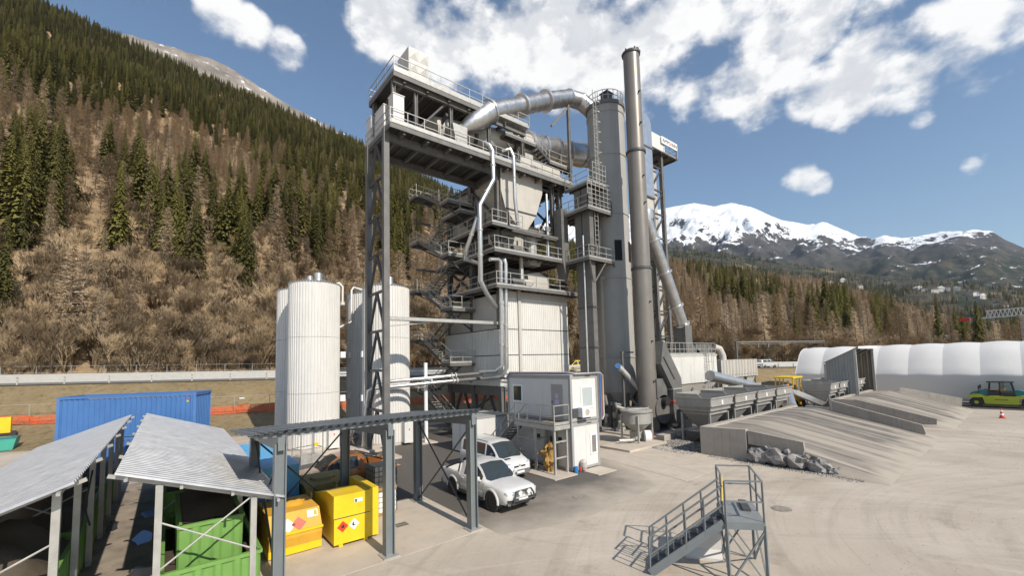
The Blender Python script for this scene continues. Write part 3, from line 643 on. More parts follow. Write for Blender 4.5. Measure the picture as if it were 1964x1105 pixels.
# lattice trestle carrying the far end of the gantry
LEGX = 11.95
def lattice(parent, x, ya, yb, z0, z1, bay, w=.42, m=STEEL):
    for y in (ya, yb):
        mb = MB(); mb.box((x-w/2, y-w/2, z0), (x+w/2, y+w/2, z1)); mb.box((x-.5, y-.5, z0), (x+.5, y+.5, z0+.06)); mb.build('lattice_leg', m, parent)
    z = z0+.3; ym = (ya+yb)/2
    while z+bay <= z1+.2:
        mb = MB(); mb.bar((x, ya+w/2, z+bay), (x, yb-w/2, z+bay), .16, .18); mb.bar((x, ya+w/2, z+.1), (x, ym, z+bay), .17, .17); mb.bar((x, yb-w/2, z+.1), (x, ym, z+bay), .17, .17)
        mb.build('lattice_brace', DSTEEL, parent); z += bay
lattice(TW, LEGX, 29.1, 32.45, 0, 24.0, 2.9)
for y in (29.1, 32.45):
    mb = MB(); mb.box((LEGX-.8, y-.8, -.1), (LEGX+.8, y+.8, .16)); mb.build('footing', SLAB, TW)
# main columns and bracing
CXA, CXB, CYA, CYB, CYM = 22.25, 30.0, 29.1, 37.4, 33.3
for x in (CXA, CXB):
    for y in (CYA, CYM, CYB): colm((x, y), 0, 24, .45)
mb = MB()
for z in (4.3, 13.0, 16.0, 18.9, 23.4):
    for x in (CXA, CXB): mb.ibeam((x, CYA, z), (x, CYB, z), .25, .4)
    for y in (CYA, CYB): mb.ibeam((CXA, y, z), (CXB, y, z), .25, .4)
mb.build('floor_beams', STEEL, TW)
for (a, b) in [((CXA, CYA, .3), (CXA, 31.2, 4.2)), ((CXA, CYM, .3), (CXA, 31.2, 4.2)), ((CXA, CYM, .3), (CXA, 35.3, 4.2)), ((CXA, CYB, .3), (CXA, 35.3, 4.2)), ((CXA, CYA, 9.3), (CXA, 31.2, 12.7)), ((CXA, CYM, 9.3), (CXA, 31.2, 12.7)),
               ((CXB, CYA, 19.0), (CXB, CYM, 23.2)), ((CXB, CYM, 19.0), (CXB, CYA, 23.2)), ((CXA, CYA, 19.2), (CXA, CYM, 23.0)), ((CXA, CYM, 13.2), (CXA, CYB, 15.8)), ((CXA, CYB, 13.2), (CXA, CYM, 15.8)),
               ((CXB, CYA, 13.2), (CXB, CYM, 15.8)), ((CXB, CYM, 19.0), (CXB, CYB, 23.2)), ((CXA, CYM, 19.0), (CXA, CYB, 23.2)), ((CXB, CYA, .3), (CXB, CYM, 4.2)), ((CXA, CYB, .3), (CXB, CYB, 4.2))]:
    mb = MB(); mb.bar(a, b, .2, .2); mb.build('diagonal_brace', DSTEEL, TW)
# ribbed white cladding of the hot storage block, in sheets with seams between
FY = 28.85; FX = 22.0
core = MB(); core.box((FX+.06, FY+.06, 4.45), (30.35, 38.2, 12.45)); core.build('block_core', HOPPER, TW)
rows = [(4.45, 7.05), (7.13, 9.32), (9.40, 12.15)]
for z0, z1 in rows:
    for x0, x1 in ((FX, 24.2), (24.2, 27.3), (27.3, 30.4)):
        mb = MB(); mb.ribbed((x0+.01, FY, z0), (x1-x0-.02, 0, 0), (0, 0, z1-z0), .24, .045, slope=.12); mb.build('cladding_sheet', WHITE, TW)
for z0, z1 in ((4.45, 7.05), (7.13, 9.32)):
    for y0, y1 in ((FY, 33.2), (33.2, 38.2)):
        mb = MB(); mb.ribbed((FX, y1-.01, z0), (0, -(y1-y0-.02), 0), (0, 0, z1-z0), .24, .045, slope=.12); mb.build('cladding_sheet', WHITE, TW)
mb = MB(); mb.box((24.2, FY, 12.15), (30.38, FY+.05, 12.75)); mb.box((FX+.02, FY, 12.15), (24.15, FY+.05, 12.75)); mb.build('fascia', HOPPER, TW)
for z in (7.05, 9.32):
    mb = MB(); mb.box((FX-.03, FY-.01, z), (30.42, FY+.06, z+.08)); mb.box((FX-.03, FY, z), (FX+.05, 38.2, z+.08)); mb.build('seam_strip', DSTEEL, TW)
mb = MB(); mb.bar((24.15, FY-.09, 4.4), (24.15, FY-.09, 13.2), .3, .16); mb.bar((24.5, FY-.12, 13.2), (24.5, FY-.12, 16.0), .28, .2); mb.bar((24.1, FY-.1, 13.2), (24.65, FY-.1, 13.2), .18, .25); mb.build('cable_riser', HOPPER, TW)
mb = MB(); mb.box((FX+.1, FY+.3, 3.6), (30.2, 38, 4.43)); mb.build('block_floor', STEEL, TW)
# platforms round the tower
def platform(name, x0, y0, x1, y1, z, rails=(), t=.22, m=DECK, gap=.9):
    mb = MB(); mb.box((x0, y0, z-.06), (x1, y1, z)); o = mb.build(name, m, TW)
    b = MB(); 
    for a, c in (((x0, y0), (x1, y0)), ((x1, y0), (x1, y1)), ((x1, y1), (x0, y1)), ((x0, y1), (x0, y0))): b.bar((*a, z-t/2-.03), (*c, z-t/2-.03), .07, t)
    k = int((x1-x0)/gap)
    for i in range(1, k): x = x0+(x1-x0)*i/k; b.bar((x, y0+.06, z-.14), (x, y1-.06, z-.14), .08, .14)
    b.build('deck_frame', STEEL, o)
    if rails:
        r = MB()
        for pl in rails: railing(r, [(a, b_, z) for a, b_ in pl])
        r.build('railing', RAIL, o)
    return o
platform('platform', 20.9, 27.7, 31.3, 29.0, 12.95, [[(20.9, 29.0), (20.9, 27.7), (31.3, 27.7), (31.3, 29.0)]])
platform('platform', 20.9, 29.0, 22.0, 37.6, 12.95, [[(20.9, 37.6), (20.9, 29.0)]])
platform('platform', 22.0, 29.0, 30.3, 38.0, 13.2)
platform('platform', 20.7, 27.6, 29.6, 29.0, 15.95, [[(20.7, 29.0), (20.7, 27.6), (29.6, 27.6), (29.6, 29.0)]])
platform('platform', 20.7, 29.0, 22.0, 37.6, 15.95, [[(20.7, 37.6), (20.7, 29.0)]])
platform('platform', 22.0, 29.0, 30.2, 38.0, 16.1)
platform('platform', 20.8, 28.0, 22.4, 29.0, 18.35, [[(20.8, 29.0), (20.8, 28.0), (22.4, 28.0)], [(22.7, 28.0), (24.2, 28.0)]])
platform('platform', 20.8, 29.0, 22.2, 37.6, 18.35, [[(20.8, 37.6), (20.8, 29.0)]])
platform('platform', 22.4, 28.0, 29.9, 28.9, 18.3, [[(27.0, 28.9), (29.5, 28.9)]])
platform('landing', 20.4, 32.4, 22.1, 35.8, 20.6, [[(22.0, 32.4), (20.4, 32.4), (20.4, 35.8)]])
# equipment between the floors
mb = MB(); mb.box((23.5, 30.2, 13.3), (29.2, 35.5, 15.2)); mb.build('mixer_housing', STEEL, TW)
mb = MB(); mb.prism([(25.8, 29.15, 13.35), (28.3, 29.15, 13.35), (28.1, 29.15, 14.5), (27.0, 29.15, 14.9), (25.6, 29.15, 14.6)], (0, 1.2, 0)); mb.build('mixer_cover', HOPPER, TW)
for i, (x, y, z, r, l) in enumerate([(23.3, 28.8, 13.6, .35, 1.4), (24.8, 28.9, 13.7, .3, .9), (29.0, 28.9, 13.6, .4, .8), (23.6, 28.9, 16.6, .3, 1.2), (28.6, 28.9, 16.5, .35, 1.0), (22.9, 29.6, 16.8, .4, 1.3)]):
    mb = MB(); mb.cyl((x, y, z), (x+l, y, z), r, n=14); mb.cyl((x+l, y, z), (x+l+.25, y, z), r*.55, n=10); mb.box((x+.1, y-r, z-r-.2), (x+l-.1, y+r, z-r*.6)); mb.build('drive_motor', [STEEL, HOPPER, DSTEEL][i % 3], TW)
mb = MB(); mb.prism([(25.3, 28.85, 16.2), (27.4, 28.85, 16.2), (26.9, 28.85, 15.4), (25.8, 28.85, 15.4)][::-1], (0, .9, 0)); mb.cyl((26.3, 29.3, 16.2), (26.3, 29.3, 18.2), .5, n=16); mb.build('weigh_hopper', RAIL, TW)
for x in (23.2, 26.9):
    mb = MB(); mb.bar((x, 28.25, 18.05), (x+3.4, 28.25, 18.05), .22, .10); mb.build('strip_light', WHITEP, TW)
for i in range(26):
    x, y, z = random.uniform(22.6, 29.6), random.uniform(29.3, 36), random.choice((13.3, 16.2)); a, b, c = random.uniform(.3, 1.4), random.uniform(.3, 1.2), random.uniform(.4, 1.9)
    mb = MB(); mb.box((x, y, z), (x+a, y+b, z+c)); mb.cyl((x+a/2, y+b/2, z+c), (x+a/2, y+b/2, z+c+.5), .14, n=8); mb.build('equipment_box', [STEEL, DSTEEL, HOPPER, RAIL][i % 4], TW)
# pale aggregate hopper in the front of the upper tower
def quad_hopper(x0, x1, y0, y1, z1, z0, bx0, bx1, by0, by1, name, m):
    mb = MB(); A = [(x0, y0, z1), (x1, y0, z1), (x1, y1, z1), (x0, y1, z1)]; B = [(bx0, by0, z0), (bx1, by0, z0), (bx1, by1, z0), (bx0, by1, z0)]
    mb.add(A+B, [(0, 3, 2, 1), (4, 5, 6, 7), (0, 1, 5, 4), (1, 2, 6, 5), (2, 3, 7, 6), (3, 0, 4, 7)][::1]); return mb
mb = MB(); hp = [(22.5, 28.9, 23.9), (27.6, 28.9, 23.9), (27.55, 28.9, 22.6), (26.65, 28.9, 20.2), (25.4, 28.9, 18.55), (24.6, 28.9, 18.55), (23.0, 28.9, 20.2), (22.5, 28.9, 21.8)]
mb.prism(hp, (0, 4.2, 0)); h_ = mb.build('aggregate_hopper', HOPPER, TW)
mb = MB(); mb.bar((23.0, 28.85, 20.25), (26.66, 28.85, 20.25), .06, .10); mb.build('hopper_rib', DSTEEL, h_)
mb = MB(); mb.box((22.45, 33.2, 18.6), (29.6, 37.3, 23.8)); mb.build('screen_housing', HOPPER, TW)
mb = MB(); mb.cyl((27.9, 28.7, 16.2), (27.9, 28.7, 22.6), .12, n=10); mb.cyl((27.9, 28.7, 19.3), (27.9, 28.7, 18.9), .3, .14, n=12); mb.build('vent_pipe', GALV, TW)
for (x, z0, z1) in ((28.9, 18.7, 23.6),):
    colm((x, 29.0), z0, z1, .35)
# zigzag stairs on the outer face
for k in range(5):
    zr = 1.55+4.95*k
    if k: platform('landing', 19.2, 32.5, 21.9, 34.0, zr, [[(21.8, 32.5), (19.2, 32.5), (19.2, 34.0)]])
    if k < 5 and zr+2.5 < 26:
        stair(TW, (19.3, 34.0, zr), (19.3, 38.6, zr+2.47), (.95, 0, 0), 12, m=STEEL, tm=RAIL)
        platform('landing', 19.1, 38.6, 21.7, 40.2, zr+2.47, [[(19.1, 38.6), (19.1, 40.2), (21.7, 40.2), (21.7, 38.6)]])
        if k < 4: stair(TW, (20.6, 38.6, zr+2.47), (20.6, 34.0, zr+4.95), (.95, 0, 0), 12, m=STEEL, tm=RAIL)
    for y in (33.2, 39.4):
        mb = MB(); mb.bar((19.4, y, zr-.2), (22.2, y, zr-.2), .12, .2); mb.build('bracket', STEEL, TW)
stair(TW, (19.3, 31.3, 0), (19.3, 34.0, 1.55), (.95, 0, 0), 8)
mb = MB(); mb.box((19.2, 32.6, 1.3), (21.9, 34.0, 1.5)); mb.build('landing', DECK, TW)
for k in range(5):
    z = 1.55+4.95*k
    for p, q in (((19.3, 33.2, z-.25), (22.1, 33.3, z-1.9)), ((19.3, 39.4, z+2.2), (22.1, 37.6, z+.6))):
        mb = MB(); mb.bar(p, q, .12, .12); mb.build('landing_brace', DSTEEL, TW)
# ---- gantry: lower walkway deck, upper deck, posts, drum
GZ, TZ = 24.0, 28.0
gd = platform('gantry_deck', 11.85, 28.0, 30.9, 32.9, GZ, [[(11.85, 32.9), (11.85, 28.0), (30.9, 28.0), (30.9, 30.2)]], .35, gap=1.05)
mb = MB()
for y in (29.1, 32.45): mb.ibeam((11.9, y, GZ-.62), (30.6, y, GZ-.62), .3, .55)
for i in range(10): x = 13+i*1.95; mb.ibeam((x, 28.1, GZ-.42), (x, 32.8, GZ-.42), .2, .28)
mb.build('gantry_beams', STEEL, gd)
mb = MB(); mb.box((11.9, 27.93, GZ+.0), (30.9, 27.98, GZ+.3)); mb.build('toe_board', RAIL, gd)
mb = MB(); mb.box((24.2, 28.03, GZ+.05), (29.2, 28.06, GZ+1.05)); mb.build('sheet_screen', HOPPER, gd)
me = text_mesh('AMM', .42, BLACKP); place_mesh('lettering', me, gd, (25.3, 28.02, GZ+.35), (1, 0, 0), (0, 0, 1))
td = platform('upper_deck', 12.1, 27.9, 21.2, 32.8, TZ, [[(22.6, 32.8), (12.1, 32.8), (12.1, 27.9), (22.6, 27.9)]], .4, gap=1.2)
mb = MB(); mb.box((21.2, 27.9, TZ-.06), (25.2, 29.0, TZ)); mb.box((21.2, 31.7, TZ-.06), (25.2, 32.8, TZ)); mb.bar((12.1, 27.86, TZ+.12), (25, 27.86, TZ+.12), .04, .4); mb.build('deck_extension', RAIL, td)
mb = MB(); railing(mb, [(22.6, 27.9, TZ), (25.2, 27.9, TZ)]); mb.build('railing', RAIL, td)
mb = MB()
for y in (28.3, 32.4): mb.ibeam((12.2, y, TZ-.5), (25.0, y, TZ-.5), .25, .45)
for i in range(6): x = 13+i*1.9; mb.ibeam((x, 28, TZ-.45), (x, 32.7, TZ-.45), .2, .3)
mb.build('deck_beams', STEEL, td)
for x in (12.3, 14.1, 17.2, 21.0, 24.8):
    for y in (28.5, 32.2): colm((x, y), GZ, TZ-.25, .26, STEEL, 'deck_post')
for x in (14.1, 17.2):
    mb = MB(); mb.bar((x, 28.5, GZ+.3), (x+2.6, 28.5, TZ-.6), .14, .14); mb.build('deck_brace', DSTEEL, TW)
mb = MB(); mb.bar((19.6, 28.4, TZ-1.3), (19.6, 31.8, GZ+2.2), .2, .3); mb.bar((16.8, 28.4, TZ-1.5), (16.8, 31.8, GZ+1.4), .2, .3); mb.build('drum_saddle', DSTEEL, TW)
# white crossed-panel hood on the upper deck
hb = MB(); hb.box((13.6, 28.6, TZ+.02), (15.3, 30.6, TZ+2.98)); hood = hb.build('sheet_hood', WHITE, TW)
mb = MB()
for i in range(2):
    for j in range(3):
        x0, z0 = 13.6+i*.85, TZ+.02+j*.985; c = (x0+.425, 28.40, z0+.49); q = [(x0+.02, 28.595, z0+.02), (x0+.83, 28.595, z0+.02), (x0+.83, 28.595, z0+.965), (x0+.02, 28.595, z0+.965), c]
        mb.add(q, [(0, 1, 4), (1, 2, 4), (2, 3, 4), (3, 0, 4)])
mb.build('pressed_panels', WHITE, hood)
mb = MB(); mb.prism([(15.4, 28.7, TZ), (16.2, 28.7, TZ), (16.2, 28.7, TZ+.35), (15.8, 28.7, TZ+.6), (15.4, 28.7, TZ+.6)], (0, .8, 0)); mb.build('small_hood', HOPPER, TW)
# switch cabinets at the gantry end
for (x0, y0, x1, y1, z1) in ((12.15, 28.15, 13.0, 29.0, 2.35), (11.98, 29.5, 12.5, 31.2, 2.1), (11.98, 32.1, 12.5, 33.1, 2.4)):
    mb = MB(); mb.box((x0, y0, GZ+.02), (x1, y1, GZ+z1)); mb.box((x0-.05, y0-.05, GZ+z1), (x1+.05, y1+.05, GZ+z1+.06)); mb.build('switch_cabinet', CABW, TW)
mb = MB(); mb.prism([(17.2, 28.2, GZ+1.9), (18.6, 28.2, GZ+1.9), (18.55, 28.2, GZ+.1), (17.9, 28.2, GZ+.05), (17.4, 28.2, GZ+.7)][::-1], (0, .9, 0)); mb.build('burner_hood', RAIL, TW)
# dryer drum
DA, DB = V(16.4, 30.3, 25.9), V(37.0, 30.3, 29.65)
mb = MB(); mb.cyl(DA, DA.lerp(DB, .52), 1.12, n=30); mb.build('dryer_drum', HOPPER, TW, smooth=40)
mb = MB(); mb.cyl(DA.lerp(DB, .52), DB, 1.22, n=30); sh = mb.build('drum_shell', CHROME, TW, smooth=40)
for f in (.18, .4, .52, .61, .70, .79, .9):
    mb = MB(); c = DA.lerp(DB, f); d = (DB-DA).normalized()*.12; mb.cyl(c-d, c+d, 1.34, n=30); mb.build('drum_ring', DSTEEL if f < .5 else GALV, TW, smooth=40)
# walkway beside the drum with its short stair
platform('drum_walkway', 22.8, 28.4, 26.4, 29.2, 27.0, [[(22.8, 28.4), (26.4, 28.4)]])
stair(TW, (28.2, 28.4, 25.9), (26.4, 28.4, 27.0), (0, .8, 0), 5, rails=(0,))
platform('drum_walkway', 28.2, 28.4, 31.4, 29.2, 25.9, [[(28.2, 28.4), (31.4, 28.4)]])
for x in (24.5, 29.5):
    mb = MB(); mb.bar((x, 28.8, GZ), (x, 28.8, 25.9), .18, .18); mb.bar((x, 28.8, 25.0), (x-1.2, 28.8, 26.3), .14, .14); mb.build('walkway_post', STEEL, TW)
mb = MB(); mb.box((25.2, 28.7, GZ+.02), (26.6, 30.0, GZ+1.3)); mb.box((25.4, 28.8, GZ+1.3), (26.4, 29.8, GZ+2.1)); mb.build('weigh_box', RAIL, TW)
for i in range(16):
    x = random.uniform(13.5, 30); a, c = random.uniform(.3, 1.2), random.uniform(.3, 1.5); mb = MB(); y = random.uniform(29.2, 31.8)
    mb.box((x, y, GZ+.01), (x+a, y+.5, GZ+c)); mb.build('equipment_box', [STEEL, DSTEEL, HOPPER][i % 3], TW)
# down pipes on the face
def pipe(pts, r, m, name='downpipe', parent=TW, joints=True):
    mb = MB(); mb.tube(pts, r, 12); o = mb.build(name, m, parent, smooth=50)
    if joints:
        j = MB()
        for a, b in zip(pts, pts[1:]):
            a, b = Vector(a), Vector(b); L = (b-a).length
            if L > 1.5:
                for k in range(1, int(L/2.2)+1):
                    c = a.lerp(b, k/(int(L/2.2)+1)); d = (b-a).normalized()*.06; j.cyl(c-d, c+d, r*1.25, n=12)
        if j.v: j.build('pipe_flange', RAIL, o, smooth=50)
    return o
pipe([(20.3, 28.3, 25.2), (20.6, 27.9, 24.9), (20.85, 27.8, 24.4), (20.85, 27.8, 21.9), (19.4, 27.8, 19.4), (19.35, 27.8, 13.1), (20.2, 28.2, 12.2), (21.6, 28.8, 11.2)], .2, GALV)
pipe([(22.2, 28.3, 25.0), (22.9, 27.95, 25.3), (23.2, 27.85, 24.6), (23.2, 27.85, 20.9), (23.9, 28.3, 18.3)], .16, GALV)
pipe([(19.35, 28.1, 18.4), (18.75, 29.0, 15.7), (19.0, 29.5, 15.2), (20.7, 29.7, 15.0)], .17, GALV)
pipe([(20.6, 28.2, 15.1), (21.5, 28.2, 15.25), (21.75, 28.2, 15.0), (21.65, 28.2, 6.2), (21.3, 28.6, 5.75), (20.9, 30.4, 5.7)], .17, GALV)
pipe([(22.0, 28.6, 15.35), (22.2, 28.2, 15.3), (22.3, 28.2, 14.9), (22.1, 28.2, 6.0), (21.9, 28.5, 5.3), (21.2, 30.4, 5.1)], .17, GALV)
# cable tray from the trestle to the tower
mb = MB(); mb.box((12.1, 29.1, 9.75), (22.2, 29.7, 10.0)); mb.bar((15.5, 29.4, 9.7), (12.2, 29.4, 9.3), .1, .1); mb.build('cable_tray', RAIL, TW)
# exhaust duct arching from the drum to the dust silo
EX = thing('exhaust_duct', 'shiny segmented metal duct arching from the gantry over to the tall grey silo', 'duct', (20, 28.4, 26.5))
pts = [V(18.6, 28.9, 26.1), V(19.6, 28.6, 26.9), V(21.1, 28.4, 28.3), V(24.8, 28.4, 30.25), V(27.9, 28.4, 31.9), V(31.2, 28.3, 33.45), V(32.6, 27.9, 33.4), V(33.6, 27.1, 32.2), V(33.9, 26.6, 31.6)]
mb = MB(); mb.tube(pts[:3], [.45, .95, .98], 26, True); mb.build('duct_cone', CHROME, EX, smooth=40)
for a, b in zip(pts[2:-1], pts[3:]):
    mb = MB(); mb.tube([a, b], .82, 26, False); mb.build('duct_section', CHROME, EX, smooth=40)
for i in range(2, 8):
    d = (pts[i+1]-pts[i-1]).normalized()*.09; mb = MB(); r_ = 1.05 if i in (2, 3, 4) else .88; mb.cyl(pts[i]-d, pts[i]+d, r_, n=26); mb.build('duct_flange', GALV, EX, smooth=40)
for f in (.35, .65):
    for i in (2, 3, 4):
        c = pts[i].lerp(pts[i+1], f); d = (pts[i+1]-pts[i]).normalized()*.02; mb = MB(); mb.cyl(c-d, c+d, .845, n=26); mb.build('duct_seam', RAIL, EX, smooth=40)
mb = MB(); mb.box((30.6, 27.95, 24.05), (30.86, 28.2, 32.4)); mb.bar((30.75, 28.1, 32.2), (28.6, 28.4, 29.6), .2, .2); mb.build('duct_prop', STEEL, EX)
# ================================================================== silo, stack, elevator, filter
SX, SY, SR = 34.0, 26.0, 1.85
si = thing('dust_silo', 'very tall smooth grey cylindrical silo beside the mixing tower', 'silo', (SX, SY, 0))
mb = MB(); mb.lathe((SX, SY), [(SR, 3.4), (SR, 31.7), (SR-.1, 32.0)], 48); mb.build('shell', SILO, si, smooth=40)
for z in (6.6, 14.2, 20.5, 26.5, 30.9): mb = MB(); mb.lathe((SX, SY), [(SR+.01, z), (SR+.06, z+.02), (SR+.06, z+.12), (SR+.01, z+.14)], 48); mb.build('weld_ring', SILO, si, smooth=40)
mb = MB(); mb.lathe((SX, SY), [(SR+.12, 31.7), (SR+.12, 32.05)], 48); mb.build('rim', STEEL, si, smooth=40)
mb = MB(); mb.lathe((SX, SY), [(.25, 1.2), (SR*.98, 3.4)], 32); mb.build('cone', SILO, si, smooth=40)
mb = MB()
for k in range(22):
    a0, a1 = 2*pi*k/22, 2*pi*(k+1)/22; p = V(SX+SR*cos(a0), SY+SR*sin(a0), 32.0); q = V(SX+SR*cos(a1), SY+SR*sin(a1), 32.0)
    mb.bar(p, p+V(0, 0, 1.1), .05); mb.bar(p+V(0, 0, 1.1), q+V(0, 0, 1.1), .05); mb.bar(p+V(0, 0, .55), q+V(0, 0, .55), .05)
mb.build('top_railing', RAIL, si)
mb = MB(); mb.box((33.0, 24.9, 32.0), (33.9, 25.7, 33.1)); mb.box((32.9, 24.8, 33.1), (34.0, 25.8, 33.2)); mb.build('top_filter', DSTEEL, si)
for k in range(6):
    a = 2*pi*k/6+.2; mb = MB(); x, y = SX+1.6*cos(a), SY+1.6*sin(a); mb.box((x-.14, y-.14, 0), (x+.14, y+.14, 3.6)); b2 = 2*pi*(k+1)/6+.2; mb.bar((x, y, .2), (SX+1.6*cos(b2), SY+1.6*sin(b2), 3.2), .1, .1); mb.build('leg', STEEL, si)
for (px, z0) in ((-.25, 15.9), (.95, 15.9)):
    a = -pi/2-.35+px*.75; mb = MB()
    d = V(cos(a), sin(a), 0); t = V(-sin(a), cos(a), 0); c = V(SX, SY, z0)+d*(SR+.015)
    mb.add([c-t*.36, c+t*.36, c+t*.36+V(0, 0, 2.0), c-t*.36+V(0, 0, 2.0)], [(0, 1, 2, 3), (3, 2, 1, 0)]); mb.build('door_opening', BLACKP, si)
# clutter of pipes and drives under the silo
for i in range(26):
    x, y = random.uniform(30.6, 36), random.uniform(22.8, 27); z = random.uniform(.3, 3.0); mb = MB()
    if i % 2: mb.tube([(x, y, z), (x+random.uniform(-.8, .8), y+random.uniform(-.6, .6), z+random.uniform(-.2, 1.2)), (x+random.uniform(-1.4, 1.4), y+random.uniform(-1, 1), max(.1, z+random.uniform(-1.5, .5)))], random.uniform(.06, .16), 8)
    else: mb.box((x, y, max(0, z-.6)), (x+random.uniform(.3, .9), y+random.uniform(.3, .7), z)); mb.cyl((x-.3, y+.2, z), (x+.6, y+.2, z), .2, n=10)
    mb.build('screw_drive', [RAIL, HOPPER, DSTEEL, STEEL][i % 4], si, smooth=40)
mb = MB(); mb.tube([(31.6, 23.6, 5.6), (33.4, 22.6, 3.3)], .24, 12); mb.cyl((31.3, 23.75, 5.85), (31.6, 23.6, 5.55), .3, n=12); mb.build('screw_conveyor', RAIL, si, smooth=40)
mb = MB(); mb.cyl((31.0, 23.5, 5.9), (31.3, 23.75, 5.8), .26, n=12); mb.build('blue_motor', mat('blue_motor_paint', (.04, .12, .3), .5), si, smooth=40)
mb = MB(); mb.bar((31.9, 23.7, 0), (31.9, 23.7, 7.2), .18); mb.bar((31.9, 23.7, 7.1), (33.6, 23.7, 7.1), .14); mb.cyl((33.3, 22.9, 0), (33.3, 22.9, 4.4), .26, n=14); mb.build('support_posts', STEEL, si)
# chimney stack
KX, KY = 33.0, 21.95
st = thing('chimney_stack', 'slim grey-brown steel chimney stack rising above everything', 'chimney', (KX, KY, 0))
secs = [(1.0, 14.6, .84), (14.6, 25.5, .79), (25.5, 35.2, .74)]
mb = MB(); mb.lathe((KX, KY), [(1.15, 0), (1.15, .15), (.9, .2), (.88, 1.0)], 32); mb.build('base_flange', STACKM, st, smooth=40)
for z0, z1, r in secs: mb = MB(); mb.lathe((KX, KY), [(r, z0), (r, z1)], 36); mb.build('stack_section', STACKM, st, smooth=40)
for z, r in ((14.6, .93), (25.5, .9), (35.1, .84)): mb = MB(); mb.lathe((KX, KY), [(r, z-.1), (r, z+.1)], 36); mb.build('flange_ring', DSTEEL, st, smooth=40)
mb = MB(); mb.lathe((KX, KY), [(.7, 35.2), (.7, 35.24)], 30); mb.build('mouth', BLACKP, st)
for k in range(6): a = k*1.05; mb = MB(); mb.box((KX+.8*cos(a)-.05, KY+.8*sin(a)-.05, 35.1), (KX+.8*cos(a)+.05, KY+.8*sin(a)+.05, 35.35)); mb.build('rim_lug', DSTEEL, st)
mb = MB(); mb.cyl((KX+.75, KY-.2, 35.2), (KX+.75, KY-.2, 35.75), .1, n=10); mb.lathe((KX+.75, KY-.2), [(.05, 35.7), (.17, 35.8), (.17, 36.0), (.05, 36.12)], 12); mb.build('beacon', DSTEEL, st, smooth=40)
for z in (4.5, 8, 11.5, 20.5, 23, 28, 31): mb = MB(); a = -pi/2-.25; mb.cyl((KX+.7*cos(a), KY+.7*sin(a), z), (KX+1.0*cos(a), KY+1.0*sin(a), z), .07, n=8); mb.build('lifting_lug', BLACKP, st)
# bucket elevator casing with platforms
be = thing('bucket_elevator', 'narrow rectangular grey elevator casing with railed platforms between tower and silo', 'elevator', (30, 26, 0))
for z0, z1 in ((0, 7.6), (7.65, 11.3), (11.35, 17.0), (17.05, 22.5)): mb = MB(); mb.box((29.72, 25.0, z0), (30.28, 25.9, z1)); mb.box((29.72, 26.0, z0), (30.28, 26.8, z1)); mb.build('casing_section', STEEL, be)
for z in (7.6, 11.3, 17.0): mb = MB(); mb.box((29.66, 24.93, z-.05), (30.34, 26.87, z+.09)); mb.build('casing_flange', DSTEEL, be)
mb = MB(); mb.cyl((29.42, 25.6, 5), (29.42, 25.6, 18), .07, n=8); mb.build('conduit', GALV, be)
mb = MB(); mb.prism([(28.6, 27.5, 21), (29.5, 27.5, 21), (29.5, 27.5, 15.5), (29.1, 27.5, 14.0), (28.6, 27.5, 16)][::-1], (0, 1.0, 0)); mb.build('chute', STEEL, be)
def bplat(z, x0, y0, x1, y1, rails, mesh=False):
    mb = MB(); mb.box((x0, y0, z-.06), (x1, y1, z)); o = mb.build('platform', DECK, be); b = MB()
    for a, c in (((x0, y0), (x1, y0)), ((x1, y0), (x1, y1)), ((x0, y1), (x0, y0))): b.bar((*a, z-.14), (*c, z-.14), .07, .22)
    for i in range(1, 4): x = x0+(x1-x0)*i/4; b.bar((x, y0, z-.14), (x, y1, z-.14), .08, .12)
    b.build('deck_frame', STEEL, o); r = MB()
    for pl in rails: railing(r, [(p[0], p[1], z) for p in pl], 2.2 if mesh else 1.1, .5 if mesh else 1.3, mids=(.44, .88, 1.32, 1.76) if mesh else (.55,))
    r.build('railing', RAIL, o)
bplat(20.4, 29.0, 24.5, 32.4, 29.2, [[(29.0, 29.2), (29.0, 24.5)], [(32.4, 24.5), (32.4, 25.2)]]); 
r = MB(); railing(r, [(29.0, 24.5, 20.4), (32.4, 24.5, 20.4)], 2.6, .55, mids=(.43, .87, 1.3, 1.73, 2.17)); r.build('mesh_guard', RAIL, be)
bplat(23.0, 29.6, 24.9, 32.2, 27.8, [[(29.6, 27.8), (29.6, 24.9), (32.2, 24.9)]])
r = MB(); railing(r, [(30.2, 24.8, 23.0), (32.1, 24.8, 23.0)], 2.0, .5, mids=(.5, 1.0, 1.5)); r.build('mesh_guard', RAIL, be)
bplat(15.75, 29.0, 24.6, 32.6, 29.0, [[(29.0, 28.6), (29.0, 24.6), (32.6, 24.6)]])
mb = MB(); mb.bar((29.9, 25, 13.6), (29.2, 24.7, 15.5), .12); mb.build('bracket', STEEL, be); MB().bar((30.1, 25, 13.6), (31.4, 24.7, 15.5), .12).build('bracket', STEEL, be); MB().bar((32.6, 24.6, 15.5), (33.0, 25.0, 14.6), .12).build('bracket', STEEL, be)
mb = MB(); 
for z in range(10): mb.bar((30.3, 24.85, 15.8+z*.45), (30.75, 24.85, 15.8+z*.45), .035)
mb.bar((30.3, 24.85, 15.6), (30.3, 24.85, 20.4), .05); mb.bar((30.75, 24.85, 15.6), (30.75, 24.85, 20.4), .05)
for xx in (30.9, 31.3):
    mb.bar((xx, 25.0, 23.0), (xx, 25.0, 32.5), .05)
for z in range(20): mb.bar((30.9, 25.0, 23.2+z*.45), (31.3, 25.0, 23.2+z*.45), .035)
for z in range(7):
    for k in range(6): a0, a1 = pi+k*pi/6, pi+(k+1)*pi/6; mb.bar((31.1+.4*cos(a0), 25.0+.6*sin(a0), 25+z), (31.1+.4*cos(a1), 25+.6*sin(a1), 25+z), .03)
